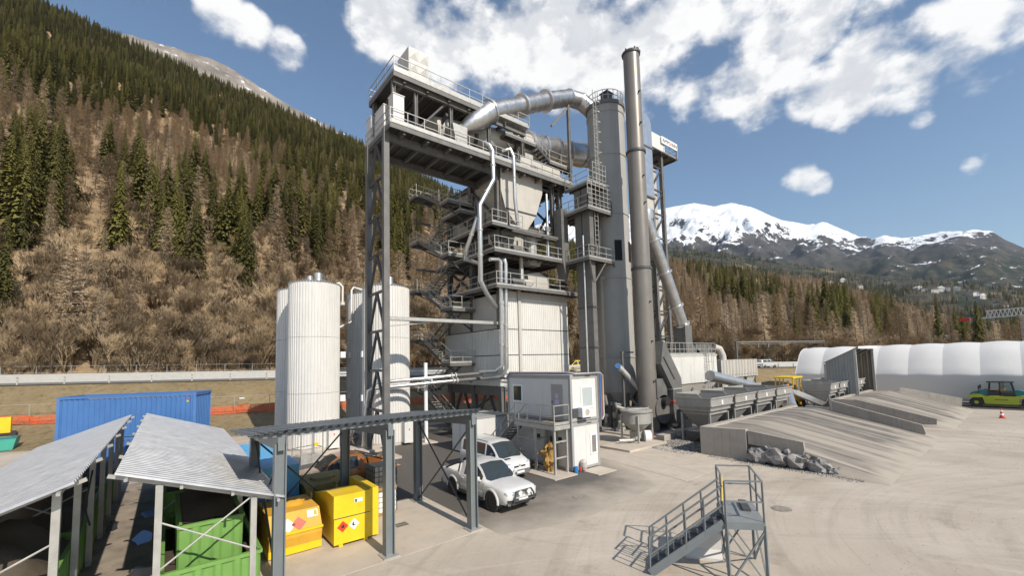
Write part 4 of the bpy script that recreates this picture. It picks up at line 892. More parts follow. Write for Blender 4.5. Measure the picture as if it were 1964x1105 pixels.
mb.build('ladder', RAIL, be)
# square galvanised duct behind the stack and the sloping round duct to the filter
qd = thing('square_duct', 'tall galvanised rectangular duct standing behind the chimney stack', 'duct', (38.3, 24, 10))
mb = MB(); mb.box((37.5, 24.0, 23.3), (39.1, 25.4, 28.6)); mb.build('duct_section', GALV, qd)
mb = MB(); mb.box((37.5, 24.0, 28.65), (39.1, 25.4, 31.2)); arc = [(39.1, 31.2), (38.95, 31.7), (38.6, 32.05), (38.1, 32.2), (37.5, 32.2), (37.5, 31.2)]; mb.prism([(x, 24.0, z) for x, z in arc][::-1], (0, 1.4, 0)); mb.build('duct_elbow', GALV, qd)
for z in (23.2, 28.6): mb = MB(); mb.box((37.42, 23.92, z-.06), (39.18, 25.48, z+.08)); mb.build('duct_flange', STEEL, qd)
mb = MB(); mb.box((37.6, 24.1, 22.0), (39.0, 25.3, 23.1)); mb.build('bellows', HOPPER, qd); mb = MB(); mb.lathe((38.3, 24.7), [(.62, 20.6), (.8, 21.2), (.8, 21.9), (.7, 22.0)], 24); mb.build('transition', GALV, qd, smooth=40)
sdx = thing('sloping_duct', 'shiny round duct sloping down from the rectangular duct to the filter house', 'duct', (41, 24, 10))
A_, B_ = V(38.3, 24.6, 20.9), V(43.7, 24.2, 9.9)
mb = MB(); mb.cyl(A_, B_, .62, n=26); mb.build('duct_pipe', CHROME, sdx, smooth=40)
for f in (.18, .48, .8, .98):
    c = A_.lerp(B_, f); d = (B_-A_).normalized()*.08; mb = MB(); mb.cyl(c-d, c+d, .8, n=26); mb.build('duct_flange', GALV, sdx, smooth=40)
mb = MB(); mb.box((43.0, 23.6, 8.0), (44.4, 25, 10.0)); mb.prism([(43.0, 23.6, 8.0), (44.4, 23.6, 8.0), (46.0, 23.6, 7.0), (46.0, 23.6, 6.8), (43.0, 23.6, 6.8)][::-1], (0, 1.4, 0)); mb.box((45, 23.6, 6.9), (48.6, 25.0, 7.9)); mb.build('filter_inlet', STEEL, sdx)
mb = MB(); mb.tube([(48.4, 23.2, 7.6), (49.0, 22.9, 7.4), (49.3, 22.7, 6.6), (49.3, 22.6, 3.6), (48.2, 22.6, 1.6)], .36, 14); mb.build('filter_outlet_pipe', HOPPER, sdx, smooth=50)
# lattice tower with signboard behind
lt = thing('lattice_tower', 'dark steel lattice tower with railed platform and white sign box on top', 'tower', (45, 28, 0))
for x in (43.4, 45.7):
    for y in (27.0, 29.0): mb = MB(); mb.box((x-.2, y-.2, 0), (x+.2, y+.2, 29.5)); mb.build('lattice_leg', STEEL, lt)
for k in range(10):
    z = .3+k*2.9; mb = MB(); mb.bar((43.4, 27.0, z+2.9), (45.7, 27.0, z+2.9), .16); mb.bar((43.4, 27.0, z), (45.7, 27.0, z+2.9), .14); mb.bar((43.4, 27.0, z+2.9), (43.4, 29.0, z+2.9), .16); mb.bar((43.4, 29.0, z), (43.4, 27.0, z+2.9), .14); mb.bar((45.7, 29, z), (43.4, 29, z+2.9), .14); mb.build('lattice_brace', DSTEEL, lt)
mb = MB(); mb.box((44.2, 27.4, 2), (45.2, 28.6, 29.3)); mb.build('elevator_casing', HOPPER, lt)
PZ = 31.2
for x in (43.4, 45.7):
    for y in (27.0, 29.0): MB().box((x-.19, y-.19, 29.5), (x+.19, y+.19, PZ-.2)).build('lattice_leg', STEEL, lt)
mb = MB(); mb.box((43.0, 26.4, PZ-.15), (48.6, 29.6, PZ))
for x in (43.4, 45.0, 46.6, 48.2): mb.bar((x, 26.4, PZ-.25), (x, 29.6, PZ-.25), .12, .2)
mb.build('platform', DECK, lt); mb = MB(); railing(mb, [(45.6, 26.5, PZ), (48.5, 26.5, PZ), (48.5, 29.5, PZ)]); mb.build('railing', RAIL, lt)
mb = MB(); mb.box((43.2, 26.5, PZ+.02), (45.9, 29.4, PZ+1.9)); mb.build('head_box', CABW, lt)
mb = MB(); mb.box((45.0, 26.30, PZ+1.0), (48.5, 26.40, PZ+1.85)); sb = mb.build('sign_board', WHITEP, lt)
mb = MB(); mb.bar((48.45, 26.36, PZ-.05), (48.45, 26.36, PZ+1.0), .1); mb.build('sign_post', RAIL, lt)
for body, x, m_ in (('AM', 45.15, BLACKP), ('M', 46.22, BLACKP), ('A', 46.82, REDM), ('NN', 47.28, BLACKP)):
    place_mesh('lettering', text_mesh(body, .72, m_), sb, (x, 26.29, PZ+1.18), (1, 0, 0), (0, 0, 1))
# filter house
fh = thing('filter_house', 'white-clad filter house on grey hopper base with roof railing and ladder', 'filter house', (42, 24, 0))
mb = MB(); mb.box((36.6, 22.05, 3.85), (46.3, 26.5, 6.6)); mb.build('housing', HOPPER, fh)
for i in range(4): x = 36.6+i*2.425; mb = MB(); mb.ribbed((x+.01, 22.0, 3.9), (2.4, 0, 0), (0, 0, 2.7), .3, .03); mb.build('cladding_sheet', WHITE, fh)
mb = MB(); mb.box((36.5, 21.95, 6.6), (46.4, 26.6, 6.78)); mb.build('roof_edge', HOPPER, fh)
mb = MB(); mb.prism([(36.7, 22.1, 3.85), (46.2, 22.1, 3.85), (45.5, 22.8, 2.2), (37.4, 22.8, 2.2)][::-1], (0, 3.4, 0)); mb.build('hopper_base', HOPPER, fh)
for x in (37.2, 41.4, 45.8):
    for y in (22.4, 26.1): mb = MB(); mb.box((x-.13, y-.13, 0), (x+.13, y+.13, 3.85)); mb.build('leg', STEEL, fh)
mb = MB(); railing(mb, [(36.6, 26.4, 6.78), (36.6, 22.1, 6.78), (46.3, 22.1, 6.78), (46.3, 26.4, 6.78)], 1.15, .8, .05); mb.build('railing', RAIL, fh)
mb = MB(); 
for k in range(16): mb.bar((43.6, 21.75, 2.6+k*.3), (44.05, 21.75, 2.6+k*.3), .04)
for x in (43.6, 44.05): mb.bar((x, 21.75, 2.3), (x, 21.75, 7.8), .05)
for z in (4.5, 6, 7.4):
    for k in range(6): a0, a1 = pi+k*pi/6, pi+(k+1)*pi/6; mb.bar((43.82+.38*cos(a0), 21.75+.6*sin(a0), z), (43.82+.38*cos(a1), 21.75+.6*sin(a1), z), .035)
for a in (pi*1.15, pi*1.5, pi*1.85): mb.bar((43.82+.38*cos(a), 21.75+.6*sin(a), 4.5), (43.82+.38*cos(a), 21.75+.6*sin(a), 7.4), .035)
mb.build('ladder', RAIL, fh)
# fan with its square duct dropping from the stack side
fn = thing('exhaust_fan', 'grey centrifugal fan with bent rectangular duct between stack and filter house', 'fan', (35.5, 21.5, 0))
mb = MB(); mb.prism([(33.7, 20.6, 8.0), (34.3, 20.6, 7.4), (36.4, 20.6, 4.6), (36.4, 20.6, 1.4), (35.9, 20.6, .7), (35.3, 20.6, .6), (34.8, 20.6, 1.5), (34.9, 20.6, 3.7), (33.2, 20.6, 6.0)][::-1], (0, 1.3, 0)); d_ = mb.build('bent_duct', STEEL, fn)
for z, x0, x1 in ((3.65, 34.8, 36.5), (2.55, 34.75, 36.5)): mb = MB(); mb.box((x0, 20.52, z), (x1, 21.95, z+.12)); mb.build('duct_flange', RAIL if z > 3 else REDM, d_)
mb = MB(); mb.bar((33.6, 20.56, 6.6), (35.2, 20.56, 4.6), .05, .12); mb.build('duct_stiffener', DSTEEL, d_)
mb = MB(); mb.cyl((34.0, 21.0, 2.0), (34.0, 22.1, 2.0), 1.25, n=28); mb.box((33.0, 21.0, 3.0), (34.6, 22.1, 4.7)); mb.build('fan_scroll', STEEL, fn, smooth=40)
mb = MB(); mb.cyl((33.9, 20.55, 2.7), (33.9, 21.0, 2.7), .38, n=18); mb.build('fan_inlet', BLACKP, fn, smooth=40)
mb = MB(); mb.box((32.8, 21.0, 0), (36.4, 22.4, .25)); mb.box((33.1, 21.2, .25), (33.3, 22, 1.0)); mb.box((34.7, 21.2, .25), (34.9, 22, 1.0)); mb.build('base_frame', DSTEEL, fn)
mb = MB(); mb.cyl((36.6, 20.9, 1.3), (37.4, 20.9, 1.3), .42, n=16); mb.box((36.5, 20.5, 0), (37.6, 21.3, .9)); mb.build('motor', RAIL, fn, smooth=40)
# round-topped vessel on stand in front
ve = thing('conical_vessel', 'low round grey vessel with conical bottom on a tubular stand', 'vessel', (28.4, 20.0, 0))
mb = MB(); mb.lathe((28.4, 20.0), [(.3, .85), (1.12, 1.55), (1.12, 2.35), (1.22, 2.4), (1.22, 2.52), (.9, 2.62)], 28); mb.build('vessel_body', BINM, ve, smooth=40)
for dx, dy in ((-.9, -.75), (.9, -.75), (.9, .75), (-.9, .75)): mb = MB(); mb.box((28.4+dx-.06, 20+dy-.06, 0), (28.4+dx+.06, 20+dy+.06, 2.2)); mb.build('leg', RAIL, ve)
mb = MB(); mb.cyl((28.6, 19.5, .5), (28.95, 19.2, .5), .48, n=20); mb.build('blower_cover', WHITEP, ve, smooth=40)
mb = MB(); mb.tube([(29.3, 19.2, .1), (29.35, 19.2, .8), (29.2, 19.3, 1.0)], .04, 6); mb.build('red_hose', REDM, ve)
mb = MB(); mb.box((28.0, 19.7, .3), (28.9, 20.4, .9)); mb.tube([(28.3, 19.7, .5), (27.2, 19.6, .4), (26.4, 20.2, .4)], .12, 8); mb.build('outlet_screw', RAIL, ve)
mb = MB(); mb.tube([(27.4, 20, 2.62), (28.4, 19.0, 2.7), (29.5, 19.6, 2.66)], .05, 6); mb.build('rim_pipe', RAIL, ve)
# ================================================================== bitumen tanks
def tank(cx, cy, r, h, label, full=True):
    t = thing('storage_tank', label, 'tank', (cx, cy, 0), 0, 'white bitumen tanks'); n = 54; vs = []; prof = []
    for k in range(n):
        for q, d in ((0, 0), (.38, 0), (.5, .045), (.88, .045)):
            a = 2*pi*(k+q)/n; prof.append((cx+(r+d)*cos(a), cy+(r+d)*sin(a)))
    m = len(prof); z = [.25, h*.33, h*.335, h*.66, h*.665, h]
    for i, (z0, z1) in enumerate(((.25, h/3), (h/3+.02, 2*h/3), (2*h/3+.02, h))):
        mb = MB(); mb.add([(x, y, z0) for x, y in prof]+[(x, y, z1) for x, y in prof], [(k, (k+1) % m, m+(k+1) % m, m+k) for k in range(m)]); mb.build('cladding_ring', TANKW, t)
    mb = MB(); mb.lathe((cx, cy), [(r+.08, h-.02), (r+.1, h+.02), (r*.55, h+.3), (.2, h+.42)], 40); lid = mb.build('roof', GALV, t, smooth=30)
    mb = MB(); mb.lathe((cx, cy), [(r+.02, 0), (r+.02, .26)], 40); mb.build('base_ring', HOPPER, t, smooth=40)
    mb = MB(); mb.cyl((cx+.2, cy-.3, h+.2), (cx+.2, cy-.3, h+.95), .32, n=18); mb.build('vent_stack', GALV, t, smooth=40)
    mb = MB(); mb.cyl((cx-.5, cy-.5, h+.2), (cx-.5, cy-.5, h+.6), .2, n=14); mb.build('vent_cap', GALV, t, smooth=40)
    return t
T1 = tank(9.15, 37.1, 1.9, 13.25, 'white ribbed tank with a wire cage standing at its foot'); T2 = tank(9.1, 41.5, 1.9, 13.3, 'white ribbed tank half hidden behind the tank with the wire cage')
T4 = tank(14.35, 34.9, 1.9, 13.1, 'white ribbed tank right behind the steel lattice trestle'); T3 = tank(14.5, 39.4, 1.9, 13.1, 'white ribbed tank at the back, shaded by its neighbour')
for t, x, y in ((T1, 9.15, 37.1), (T4, 14.35, 34.9)):
    mb = MB(); mb.box((x+.5, y-2.5, .2), (x+1.3, y-1.75, 2.1)); c = mb.build('valve_cabinet', CABW, t); mb = MB(); mb.box((x+.85, y-2.52, 1.2), (x+.95, y-2.49, 1.3)); mb.build('red_button', REDM, c)
mb = MB(); mb.tube([(10.6, 37.3, 13.4), (11.1, 37.1, 13.6), (11.35, 37.0, 13.3), (11.35, 37.0, 11.9)], .09, 8); mb.cyl((11.35, 37, 11.95), (11.35, 37, 11.7), .2, n=10); mb.build('overflow_pipe', TANKW, T1, smooth=50)
mb = MB(); mb.tube([(14.0, 38.6, 13.4), (12.6, 38.0, 13.5), (12.4, 37.9, 13.2), (12.4, 37.9, 10.4), (11.2, 37.4, 9.8), (10.9, 37.5, 9.6)], .09, 8); mb.build('link_pipe', TANKW, T3, smooth=50)
for z in (7.2, 3.6):
    for t, x, y in ((T1, 11.12, 36.7), (T4, 12.35, 35.2), (T3, 12.5, 39.0)): mb = MB(); mb.box((x-.05, y-.2, z), (x+.35, y+.05, z+.5)); mb.build('junction_box', WHITEP, t)
random.seed(21)
for k in range(14):
    x = 10.6+random.uniform(0, 2.2); y = 34.6+random.uniform(0, 1.6); mb = MB(); mb.tube([(x, y, .3), (x+random.uniform(-.4, .4), y, random.uniform(.5, 1.4)), (x+random.uniform(-.8, .8), y+random.uniform(-.4, .4), random.uniform(.4, 1.9))], random.uniform(.06, .14), 7); mb.build('valve_pipework', [RAIL, GALV, DSTEEL, STEEL][k % 4], T1, smooth=50)
def pad(name, x0, y0, x1, y1, z, label, m=SLAB):
    mb = MB(); mb.box((x0, y0, -.1), (x1, y1, z)); return tag(mb.build(name, m), label, 'concrete pad')
pad('concrete_pad', 6.2, 33.2, 17.2, 43.8, .07, 'wide concrete pad carrying the white tanks')
pad('concrete_pad', 16.4, 16.9, 18.2, 19.5, .06, 'small pale pad under the legs of the cabin landing')
pad('concrete_pad', 18.9, 15.95, 20.5, 17.3, .05, 'small pale pad in front of the cabin end wall')
pad('concrete_pad', 24.9, 18.2, 29.6, 20.9, .16, 'low pale plinth under the conical vessel')
pad('concrete_pad', 16.0, 31.6, 17.4, 33.2, .08, 'small square footing of the pipe post by the tanks')
pad('concrete_pad', 30.2, 19.5, 38.2, 27.6, .14, 'broad plinth under the silo, stack and fan', CONC)
for i, (x, y, s) in enumerate(((30.2, 18.8, .9), (31.4, 18.9, .8), (33.0, 19.0, 1.1))):
    mb = MB(); mb.box((x, y, 0), (x+s, y+.7, .45)); tag(mb.build('concrete_block', CONC), 'loose grey concrete block lying at the foot of the fan', 'block', 'loose concrete blocks by the fan')
# heated pipes from tanks to tower on a post
pp = thing('heated_pipe_pair', 'two parallel silver insulated pipes running from the tanks to the tower on a white post', 'pipe', (16.6, 31.5, 0))
for dz, dy in ((0, 0), (-.42, -.25)):
    mb = MB(); mb.tube([(12.3+dy*2, 33.2, .3), (12.3+dy*2, 32.3+dy, 5.0+dz), (12.5+dy*2, 32.1+dy, 5.15+dz), (18.9, 31.4+dy, 5.45+dz)], .15, 12); o = mb.build('pipe', GALV, pp, smooth=50)
    mb = MB(); mb.tube([(18.9, 31.4+dy, 5.45+dz), (21.6, 31.1+dy, 5.55+dz)], .14, 12); mb.build('pipe', STEEL, pp, smooth=50)
    mb = MB(); mb.cyl((18.6, 31.43+dy, 5.44+dz), (18.72, 31.42+dy, 5.44+dz), .26, n=12); mb.cyl((18.95, 31.4+dy, 5.45+dz), (19.07, 31.39+dy, 5.45+dz), .26, n=12); mb.build('flange', RAIL, pp)
mb = MB(); mb.cyl((16.6, 32.1, .05), (16.6, 32.1, 6.6), .15, n=12); mb.bar((16.6, 32.2, 5.2), (16.6, 31.0, 5.2), .12); mb.build('post', WHITEP, pp, smooth=40)
# wire cage at the tank foot
cg = thing('wire_cage', 'small galvanised wire cage with yellow notices at the tank foot', 'cage', (7.5, 31.8, 0), radians(14))
mb = MB()
for x in (-.75, .75):
    for y in (-.6, .6): mb.bar((x, y, 0), (x, y, 2.0), .06)
for z in (.05, 1.0, 2.0):
    for a, b in (((-.75, -.6), (.75, -.6)), ((.75, -.6), (.75, .6)), ((.75, .6), (-.75, .6)), ((-.75, .6), (-.75, -.6))): mb.bar((*a, z), (*b, z), .05)
mb.bar((0, -.6, 0), (0, -.6, 2.0), .05); mb.build('frame', RAIL, cg, local=True)
mb = MB(); mb.box((-.72, -.57, .06), (.72, .57, .5)); mb.build('sheet_base', RAIL, cg, local=True)
mb = MB(); mb.box((.12, -.64, 1.15), (.42, -.62, 1.35)); mb.build('yellow_notice', YEL, cg, local=True)
# ================================================================== shelter over the yellow skips
sh = thing('open_shelter', 'open steel shelter with blue-grey columns and a ribbed flat roof over yellow skips', 'shelter', (6, 16.7, 0))
def rz_(y): return 4.57-(y-14.05)*.088
CX3 = (2.63, 6.0, 9.42)
for x in CX3:
    for y in (14.4, 19.1):
        mb = MB(); mb.ibeam((x, y, 0), (x, y, rz_(y)-.3), .32, .32, .035, (1, 0, 0)); c = mb.build('column', BSTEEL, sh); mb = MB(); mb.box((x-.28, y-.28, 0), (x+.28, y+.28, .05)); mb.build('base_plate', RAIL, c)
    mb = MB(); mb.prism([(x-.09, 14.2, rz_(14.2)-.5), (x-.09, 14.2, rz_(14.2)-.05), (x-.09, 19.6, rz_(19.6)-.05), (x-.09, 19.6, rz_(19.6)-.3)], (.18, 0, 0)); mb.build('rafter', BSTEEL, sh)
for y in (14.3, 16, 17.7, 19.4): mb = MB(); mb.bar((2.0, y, rz_(y)-.04), (9.7, y, rz_(y)-.04), .12, .1); mb.build('purlin', BSTEEL, sh)
nsh = 8; w_ = 7.95/nsh
for i in range(nsh):
    x = 1.79+i*w_; mb = MB(); o = V(x+.005, 14.02, rz_(14.02)+.02); mb.ribbed(o, (w_-.01, 0, 0), (0, 5.9, -.088*5.9), .25, .075, frac=.5, slope=.08)
    mb.build('roof_sheet', BSTEEL, sh)
for x, a, b in ((9.42, 14.5, 19.0), (2.63, 14.5, 19.0)):
    for p, q in (((x, a, .15), (x, b, 3.7)), ((x, b, .15), (x, a, 3.95))): mb = MB(); mb.tube([p, q], .035, 8); mb.build('cross_brace', DSTEEL, sh)
for p, q in (((2.7, 19.1, 3.7), (5.9, 19.1, .3)), ((2.7, 19.1, .3), (5.9, 19.1, 3.7))): mb = MB(); mb.tube([p, q], .035, 8); mb.build('cross_brace', DSTEEL, sh)
# yellow skips for contaminated waste
def diamond(parent, cx, y, cz, s, m, sym):
    mb = MB(); mb.add([(cx, y, cz-s), (cx+s, y, cz), (cx, y, cz+s), (cx-s, y, cz)], [(0, 1, 2, 3)]); o = mb.build('hazard_placard', m, parent); k = MB()
    if sym == 'flame':
        k.add([(cx-s*.2, y-.004, cz-s*.25), (cx+s*.2, y-.004, cz-s*.25), (cx+s*.28, y-.004, cz+s*.05), (cx+s*.1, y-.004, cz+.45*s), (cx, y-.004, cz+.15*s), (cx-.12*s, y-.004, cz+.35*s), (cx-s*.26, y-.004, cz)], [(0, 1, 2, 3, 4, 5, 6)])
    else:
        k.add([(cx-s*.35, y-.004, cz-s*.05), (cx-s*.1, y-.004, cz-s*.3), (cx+s*.4, y-.004, cz-s*.25), (cx+s*.05, y-.004, cz-s*.1), (cx-s*.05, y-.004, cz+.1*s), (cx+s*.05, y-.004, cz+.3*s), (cx-.2*s, y-.004, cz+.4*s)], [(0, 1, 2, 3, 4, 5, 6)])
    k.build('symbol', BLACKP, o)
yr = thing('yellow_skip', 'bright yellow lidded waste skip with red flammable and white hazard placards low down', 'skip', (5.5, 17.4, 0), 0, 'yellow skips under the shelter')
mb = MB(); mb.box((4.72, 16.2, .12), (6.02, 18.75, 1.02)); mb.build('lower_body', YEL, yr); mb = MB(); mb.box((4.70, 16.18, 1.05), (6.02, 17.1, 1.83)); mb.prism([(4.7, 17.1, 1.05), (4.7, 18.75, 1.05), (4.7, 18.75, 1.45), (4.7, 17.1, 1.83)][::-1], (1.32, 0, 0)); mb.build('hinged_lid', YEL, yr)
mb = MB(); mb.box((6.03, 16.26, .1), (6.36, 18.6, 1.86)); mb.build('side_locker', YEL, yr); mb = MB(); mb.box((4.72, 16.19, 1.015), (6.02, 16.21, 1.055)); mb.build('lid_gap', DSTEEL, yr)
for x in (4.9, 5.8): mb = MB(); mb.box((x, 16.22, 0), (x+.14, 18.6, .12)); mb.build('skid', YEL, yr)
diamond(yr, 5.02, 16.19, .72, .2, REDM, 'flame'); diamond(yr, 5.42, 16.19, .72, .2, WHITEP, 'fish')
mb = MB(); mb.box((5.42, 16.165, 1.48), (5.72, 16.178, 1.62)); mb.build('paper_label', WHITEP, yr)
mb = MB(); mb.box((5.44, 16.155, 1.5), (5.52, 16.163, 1.6)); mb.build('label_print', TEAL, yr)
yl = thing('yellow_skip', 'faded ochre skip with sloping shoulders and a round hatch on its weathered top', 'skip', (3.6, 18, 0), 0, 'yellow skips under the shelter')
mb = MB(); mb.prism([(2.75, 16.75, .1), (2.75, 16.62, .62), (2.75, 16.62, .8), (2.75, 17.05, 1.38), (2.75, 19.0, 1.38), (2.75, 19.4, .8), (2.75, 19.3, .1)][::-1], (1.68, 0, 0)); mb.build('skip_body', OCHRE, yl)
mb = MB(); mb.prism([(2.74, 16.72, .05), (2.74, 16.7, .3), (2.74, 19.3, .3), (2.74, 19.3, .05)][::-1], (1.7, 0, 0)); mb.build('skip_foot', YEL, yl); mb = MB(); mb.box((2.72, 16.58, .76), (4.46, 16.64, .84)); mb.build('rim', YEL, yl)
mb = MB(); mb.lathe((3.75, 18.1, 1.38), [(.42, 0), (.42, .1), (.3, .16), (.1, .17)], 20); mb.build('round_hatch', OCHRE, yl, smooth=40)
def face_pt(x, f): return (x, 16.62+.43*f-.008, .8+.58*f-.0)      # on the sloping shoulder
for cx, m_ in ((3.35, WHITEP), (3.7, mat('faded_pink_placard', (.55, .13, .09), .6))):
    mb = MB(); mb.add([face_pt(cx, .02), face_pt(cx+.25, .36), face_pt(cx, .70), face_pt(cx-.25, .36)], [(0, 1, 2, 3)]); mb.build('hazard_placard', m_, yl)
mb = MB(); mb.add([face_pt(4.0, .55), face_pt(4.35, .55), face_pt(4.35, .9), face_pt(4.0, .9)], [(0, 1, 2, 3)]); mb.build('paper_label', WHITEP, yl)
mb = MB(); mb.add([face_pt(4.22, .6) , face_pt(4.32, .6), face_pt(4.32, .86), face_pt(4.22, .86)], [(0, 1, 2, 3)]); [mb.v.__setitem__(i, (v[0], v[1]-.006, v[2]+.004)) for i, v in enumerate(mb.v)]; mb.build('label_print', OCHRE, yl)
yb = thing('yellow_skip', 'olive weathered skip with dished lid standing behind the bright yellow one', 'skip', (5.3, 20.3, 0), 0, 'yellow skips under the shelter')
mb = MB(); mb.box((4.5, 19.3, .1), (6.3, 21.3, 1.5)); mb.build('skip_body', YTOP, yb); mb = MB(); mb.box((4.45, 19.25, 1.5), (6.35, 21.35, 1.6)); mb.cyl((5.4, 20.3, 1.58), (5.4, 20.3, 1.68), .5, n=18); mb.build('lid', YTOP, yb)
# stacked liquid totes
for k, (z, lb) in enumerate(((0, 'white caged liquid tote at the bottom of the pair beside the yellow skip'), (1.08, 'grey caged liquid tote on top of another, beside the yellow skip'))):
    t = thing('liquid_tote', lb, 'tote', (7.45, 18.75, z), 0, 'stacked liquid totes'); x0, x1, y0, y1 = 6.95, 7.95, 18.2, 19.3
    mb = MB(); mb.box((x0, y0, z), (x1, y1, z+.14)); mb.build('pallet', WOOD, t); mb = MB(); mb.box((x0+.03, y0+.03, z+.15), (x1-.03, y1-.03, z+1.03)); mb.build('bottle', WHITEP if k == 0 else mat('dusty_translucent_plastic', (.36, .35, .33), .5, 0, .12, 2), t)
    mb = MB()
    for i in range(6):
        f = i/5; mb.bar((x0+(x1-x0)*f, y0, z+.14), (x0+(x1-x0)*f, y0, z+1.06), .02); mb.bar((x0, y0+(y1-y0)*f, z+.14), (x0, y0+(y1-y0)*f, z+1.06), .02); mb.bar((x1, y0+(y1-y0)*f, z+.14), (x1, y0+(y1-y0)*f, z+1.06), .02)
    for i in range(5):
        zz = z+.16+i*.22; mb.bar((x0, y0, zz), (x1, y0, zz), .02); mb.bar((x0, y0, zz), (x0, y1, zz), .02); mb.bar((x1, y0, zz), (x1, y1, zz), .02)
    mb.build('cage', DSTEEL if k else RAIL, t)
    if k: mb = MB(); mb.box((x0+.35, y0-.02, z+.3), (x0+.6, y0-.012, z+.55)); mb.build('red_label', REDM, t)
# drain in the slab
mb = MB()
for i in range(2):
    for j in range(7): mb.box((7.25+j*.075, 16.55+i*.22, .012), (7.30+j*.075, 16.73+i*.22, .018))
tag(mb.build('floor_drain', BLACKP), 'small slotted drain grate in the shelter slab', 'drain')
# ================================================================== green container sheds on the left
def shed_roof(parent, xh, xl, y0, y1, zh, zl, k):
    n = k; L = (y1-y0)/n
    for i in range(n):
        a = y0+i*L; z = .03 if i % 2 else 0; mb = MB(); u = V(0, L+.12, 0); v = V(xl-xh, 0, zl-zh)
        if xl > xh: mb.ribbed((xl, a, zl+z), u, -v, .27, .055) if False else mb.ribbed((xh, a+L+.12, zh+z), -u, v, .27, .055)
        else: mb.ribbed((xh, a, zh+z), u, v, .27, .055)
        mb.build('roof_sheet', GALVROOF, parent)
GALVROOF = mat('galvanised_roof', (.50, .50, .50), .38, .55, .12, 2.5, dirt=(.36, .36, .36), dirt_amt=.5)
def green_box(label, x0, x1, y0, y1, z1, top=True, zt=None):
    t = thing('green_container', label, 'container', ((x0+x1)/2, (y0+y1)/2, 0), 0, 'green containers under the sheds'); mb = MB()
    mb.ribbed((x0, y0, .1), (x1-x0, 0, 0), (0, 0, z1-.1), .45, .05, frac=.4); mb.build('end_wall', GREEN, t)
    mb = MB(); mb.ribbed((x1, y0, .1), (0, y1-y0, 0), (0, 0, z1-.1), .45, .05, frac=.4); mb.ribbed((x0, y1, .1), (0, -(y1-y0), 0), (0, 0, z1-.1), .45, .05, frac=.4); mb.build('side_walls', GREEN, t)
    mb = MB(); mb.box((x0+.02, y0+.02, .05), (x1-.02, y1-.02, z1-.45 if not top else z1-.02)); mb.build('load', TARP, t)
    mb = MB()
    for a, b in (((x0, y0), (x1, y0)), ((x1, y0), (x1, y1)), ((x1, y1), (x0, y1)), ((x0, y1), (x0, y0))): mb.bar((*a, z1), (*b, z1), .12, .1)
    mb.build('top_rail', GREEN, t)
    if top:
        mb = MB(); n = 8; vs = []
        for i in range(n+1):
            for j in range(n+1):
                x = x0+.06+(x1-x0-.12)*i/n; y = y0+.3+(y1-y0-.4)*j/n; vs.append((x, y, z1+.02+((zt or z1+.4)-z1)*sin(pi*i/n)*(.7+.3*sin(j*1.3))*min(1, j/1.5)+.03*noise.noise(V(x*2, y*2, 0))))
        mb.add(vs, [(i*(n+1)+j, (i+1)*(n+1)+j, (i+1)*(n+1)+j+1, i*(n+1)+j+1) for i in range(n) for j in range(n)]); mb.build('tarpaulin', TARP, t, smooth=60)
    return t
for side, (xr, xe, xp, xq, lb) in {'R': (-.98, 2.75, -.12, 2.0, 'lean-to shed of corrugated sheet next to the open shelter'), 'L': (-1.6, -5.2, -1.95, -4.4, 'lean-to shed of corrugated sheet on the far side of the alley')}.items():
    y0 = 14.3 if side == 'R' else 13.8; y1 = 32.6; s = thing('container_shed', lb, 'shed', ((xr+xe)/2, 23, 0), 0, 'lean-to sheds over green containers')
    shed_roof(s, xr, xe, y0, y1, 4.0, 2.66, 2 if side == 'R' else 1)
    zc = lambda x: 4.0-abs(x-xr)*(1.34/abs(xe-xr))
    for y in (14.55, 17.6, 20.6, 23.6, 26.6, 29.6, 32.2):
        for x in (xp, xq): mb = MB(); mb.box((x-.075, y-.075, 0), (x+.075, y+.075, zc(x)-.14)); mb.build('post', RAIL, s)
        mb = MB(); mb.bar((xr+(-.13 if side == 'R' else .13), y, zc(xr)-.05), (xe, y, zc(xe)-.1), .08, .09); mb.build('rafter', RAIL, s)
    for f in (.06, .35, .65, .95): x = xr+(xe-xr)*f; z_ = 4.0-(f*1.34); mb = MB(); mb.bar((x, y0-.18, z_-.06), (x, y1+.1, z_-.06), .07, .07); mb.build('purlin', RAIL, s)
    for a, b in ((14.55, 0), (20.6, 0)):
        mb = MB(); mb.tube([(xp, a, 1.35), (xq, a, 2.85)], .025, 6); mb.tube([(xp, a, 2.6), (xq, a, 1.35)], .025, 6); mb.build('tie_rods', RAIL, s)
    mb = MB(); mb.tube([(xp, 17.6, 1.3), (xp, 20.6, 3.2)], .025, 6); mb.tube([(xp, 17.6, 3.2), (xp, 20.6, 1.3)], .025, 6); mb.build('tie_rods', DSTEEL, s)
green_box('low open green skip with ribbed end wall under the shed beside the shelter', -.02, 2.2, 14.62, 20.3, 1.2, False)
green_box('taller green container with brown tarpaulin inside the low skip', .35, 1.88, 15.75, 20.0, 2.0, True, 2.35)
green_box('green container standing next behind the tarpaulined one', -.02, 2.2, 20.8, 26.4, 1.9, True, 2.3); green_box('rearmost green container in the shed beside the shelter', -.02, 2.2, 26.8, 32.0, 1.9)
green_box('front green container with crumpled brown tarpaulin across the alley', -4.4, -2.1, 15.0, 18.6, 1.5, True, 2.6); green_box('middle green container in the shed across the alley', -4.4, -2.1, 19.0, 25.2, 1.6); green_box('rearmost green container in the shed across the alley', -4.4, -2.1, 25.6, 32.0, 1.6)
WET = mat('wet_asphalt', (.045, .045, .045), .12, 0, .3, .8); mb = MB()
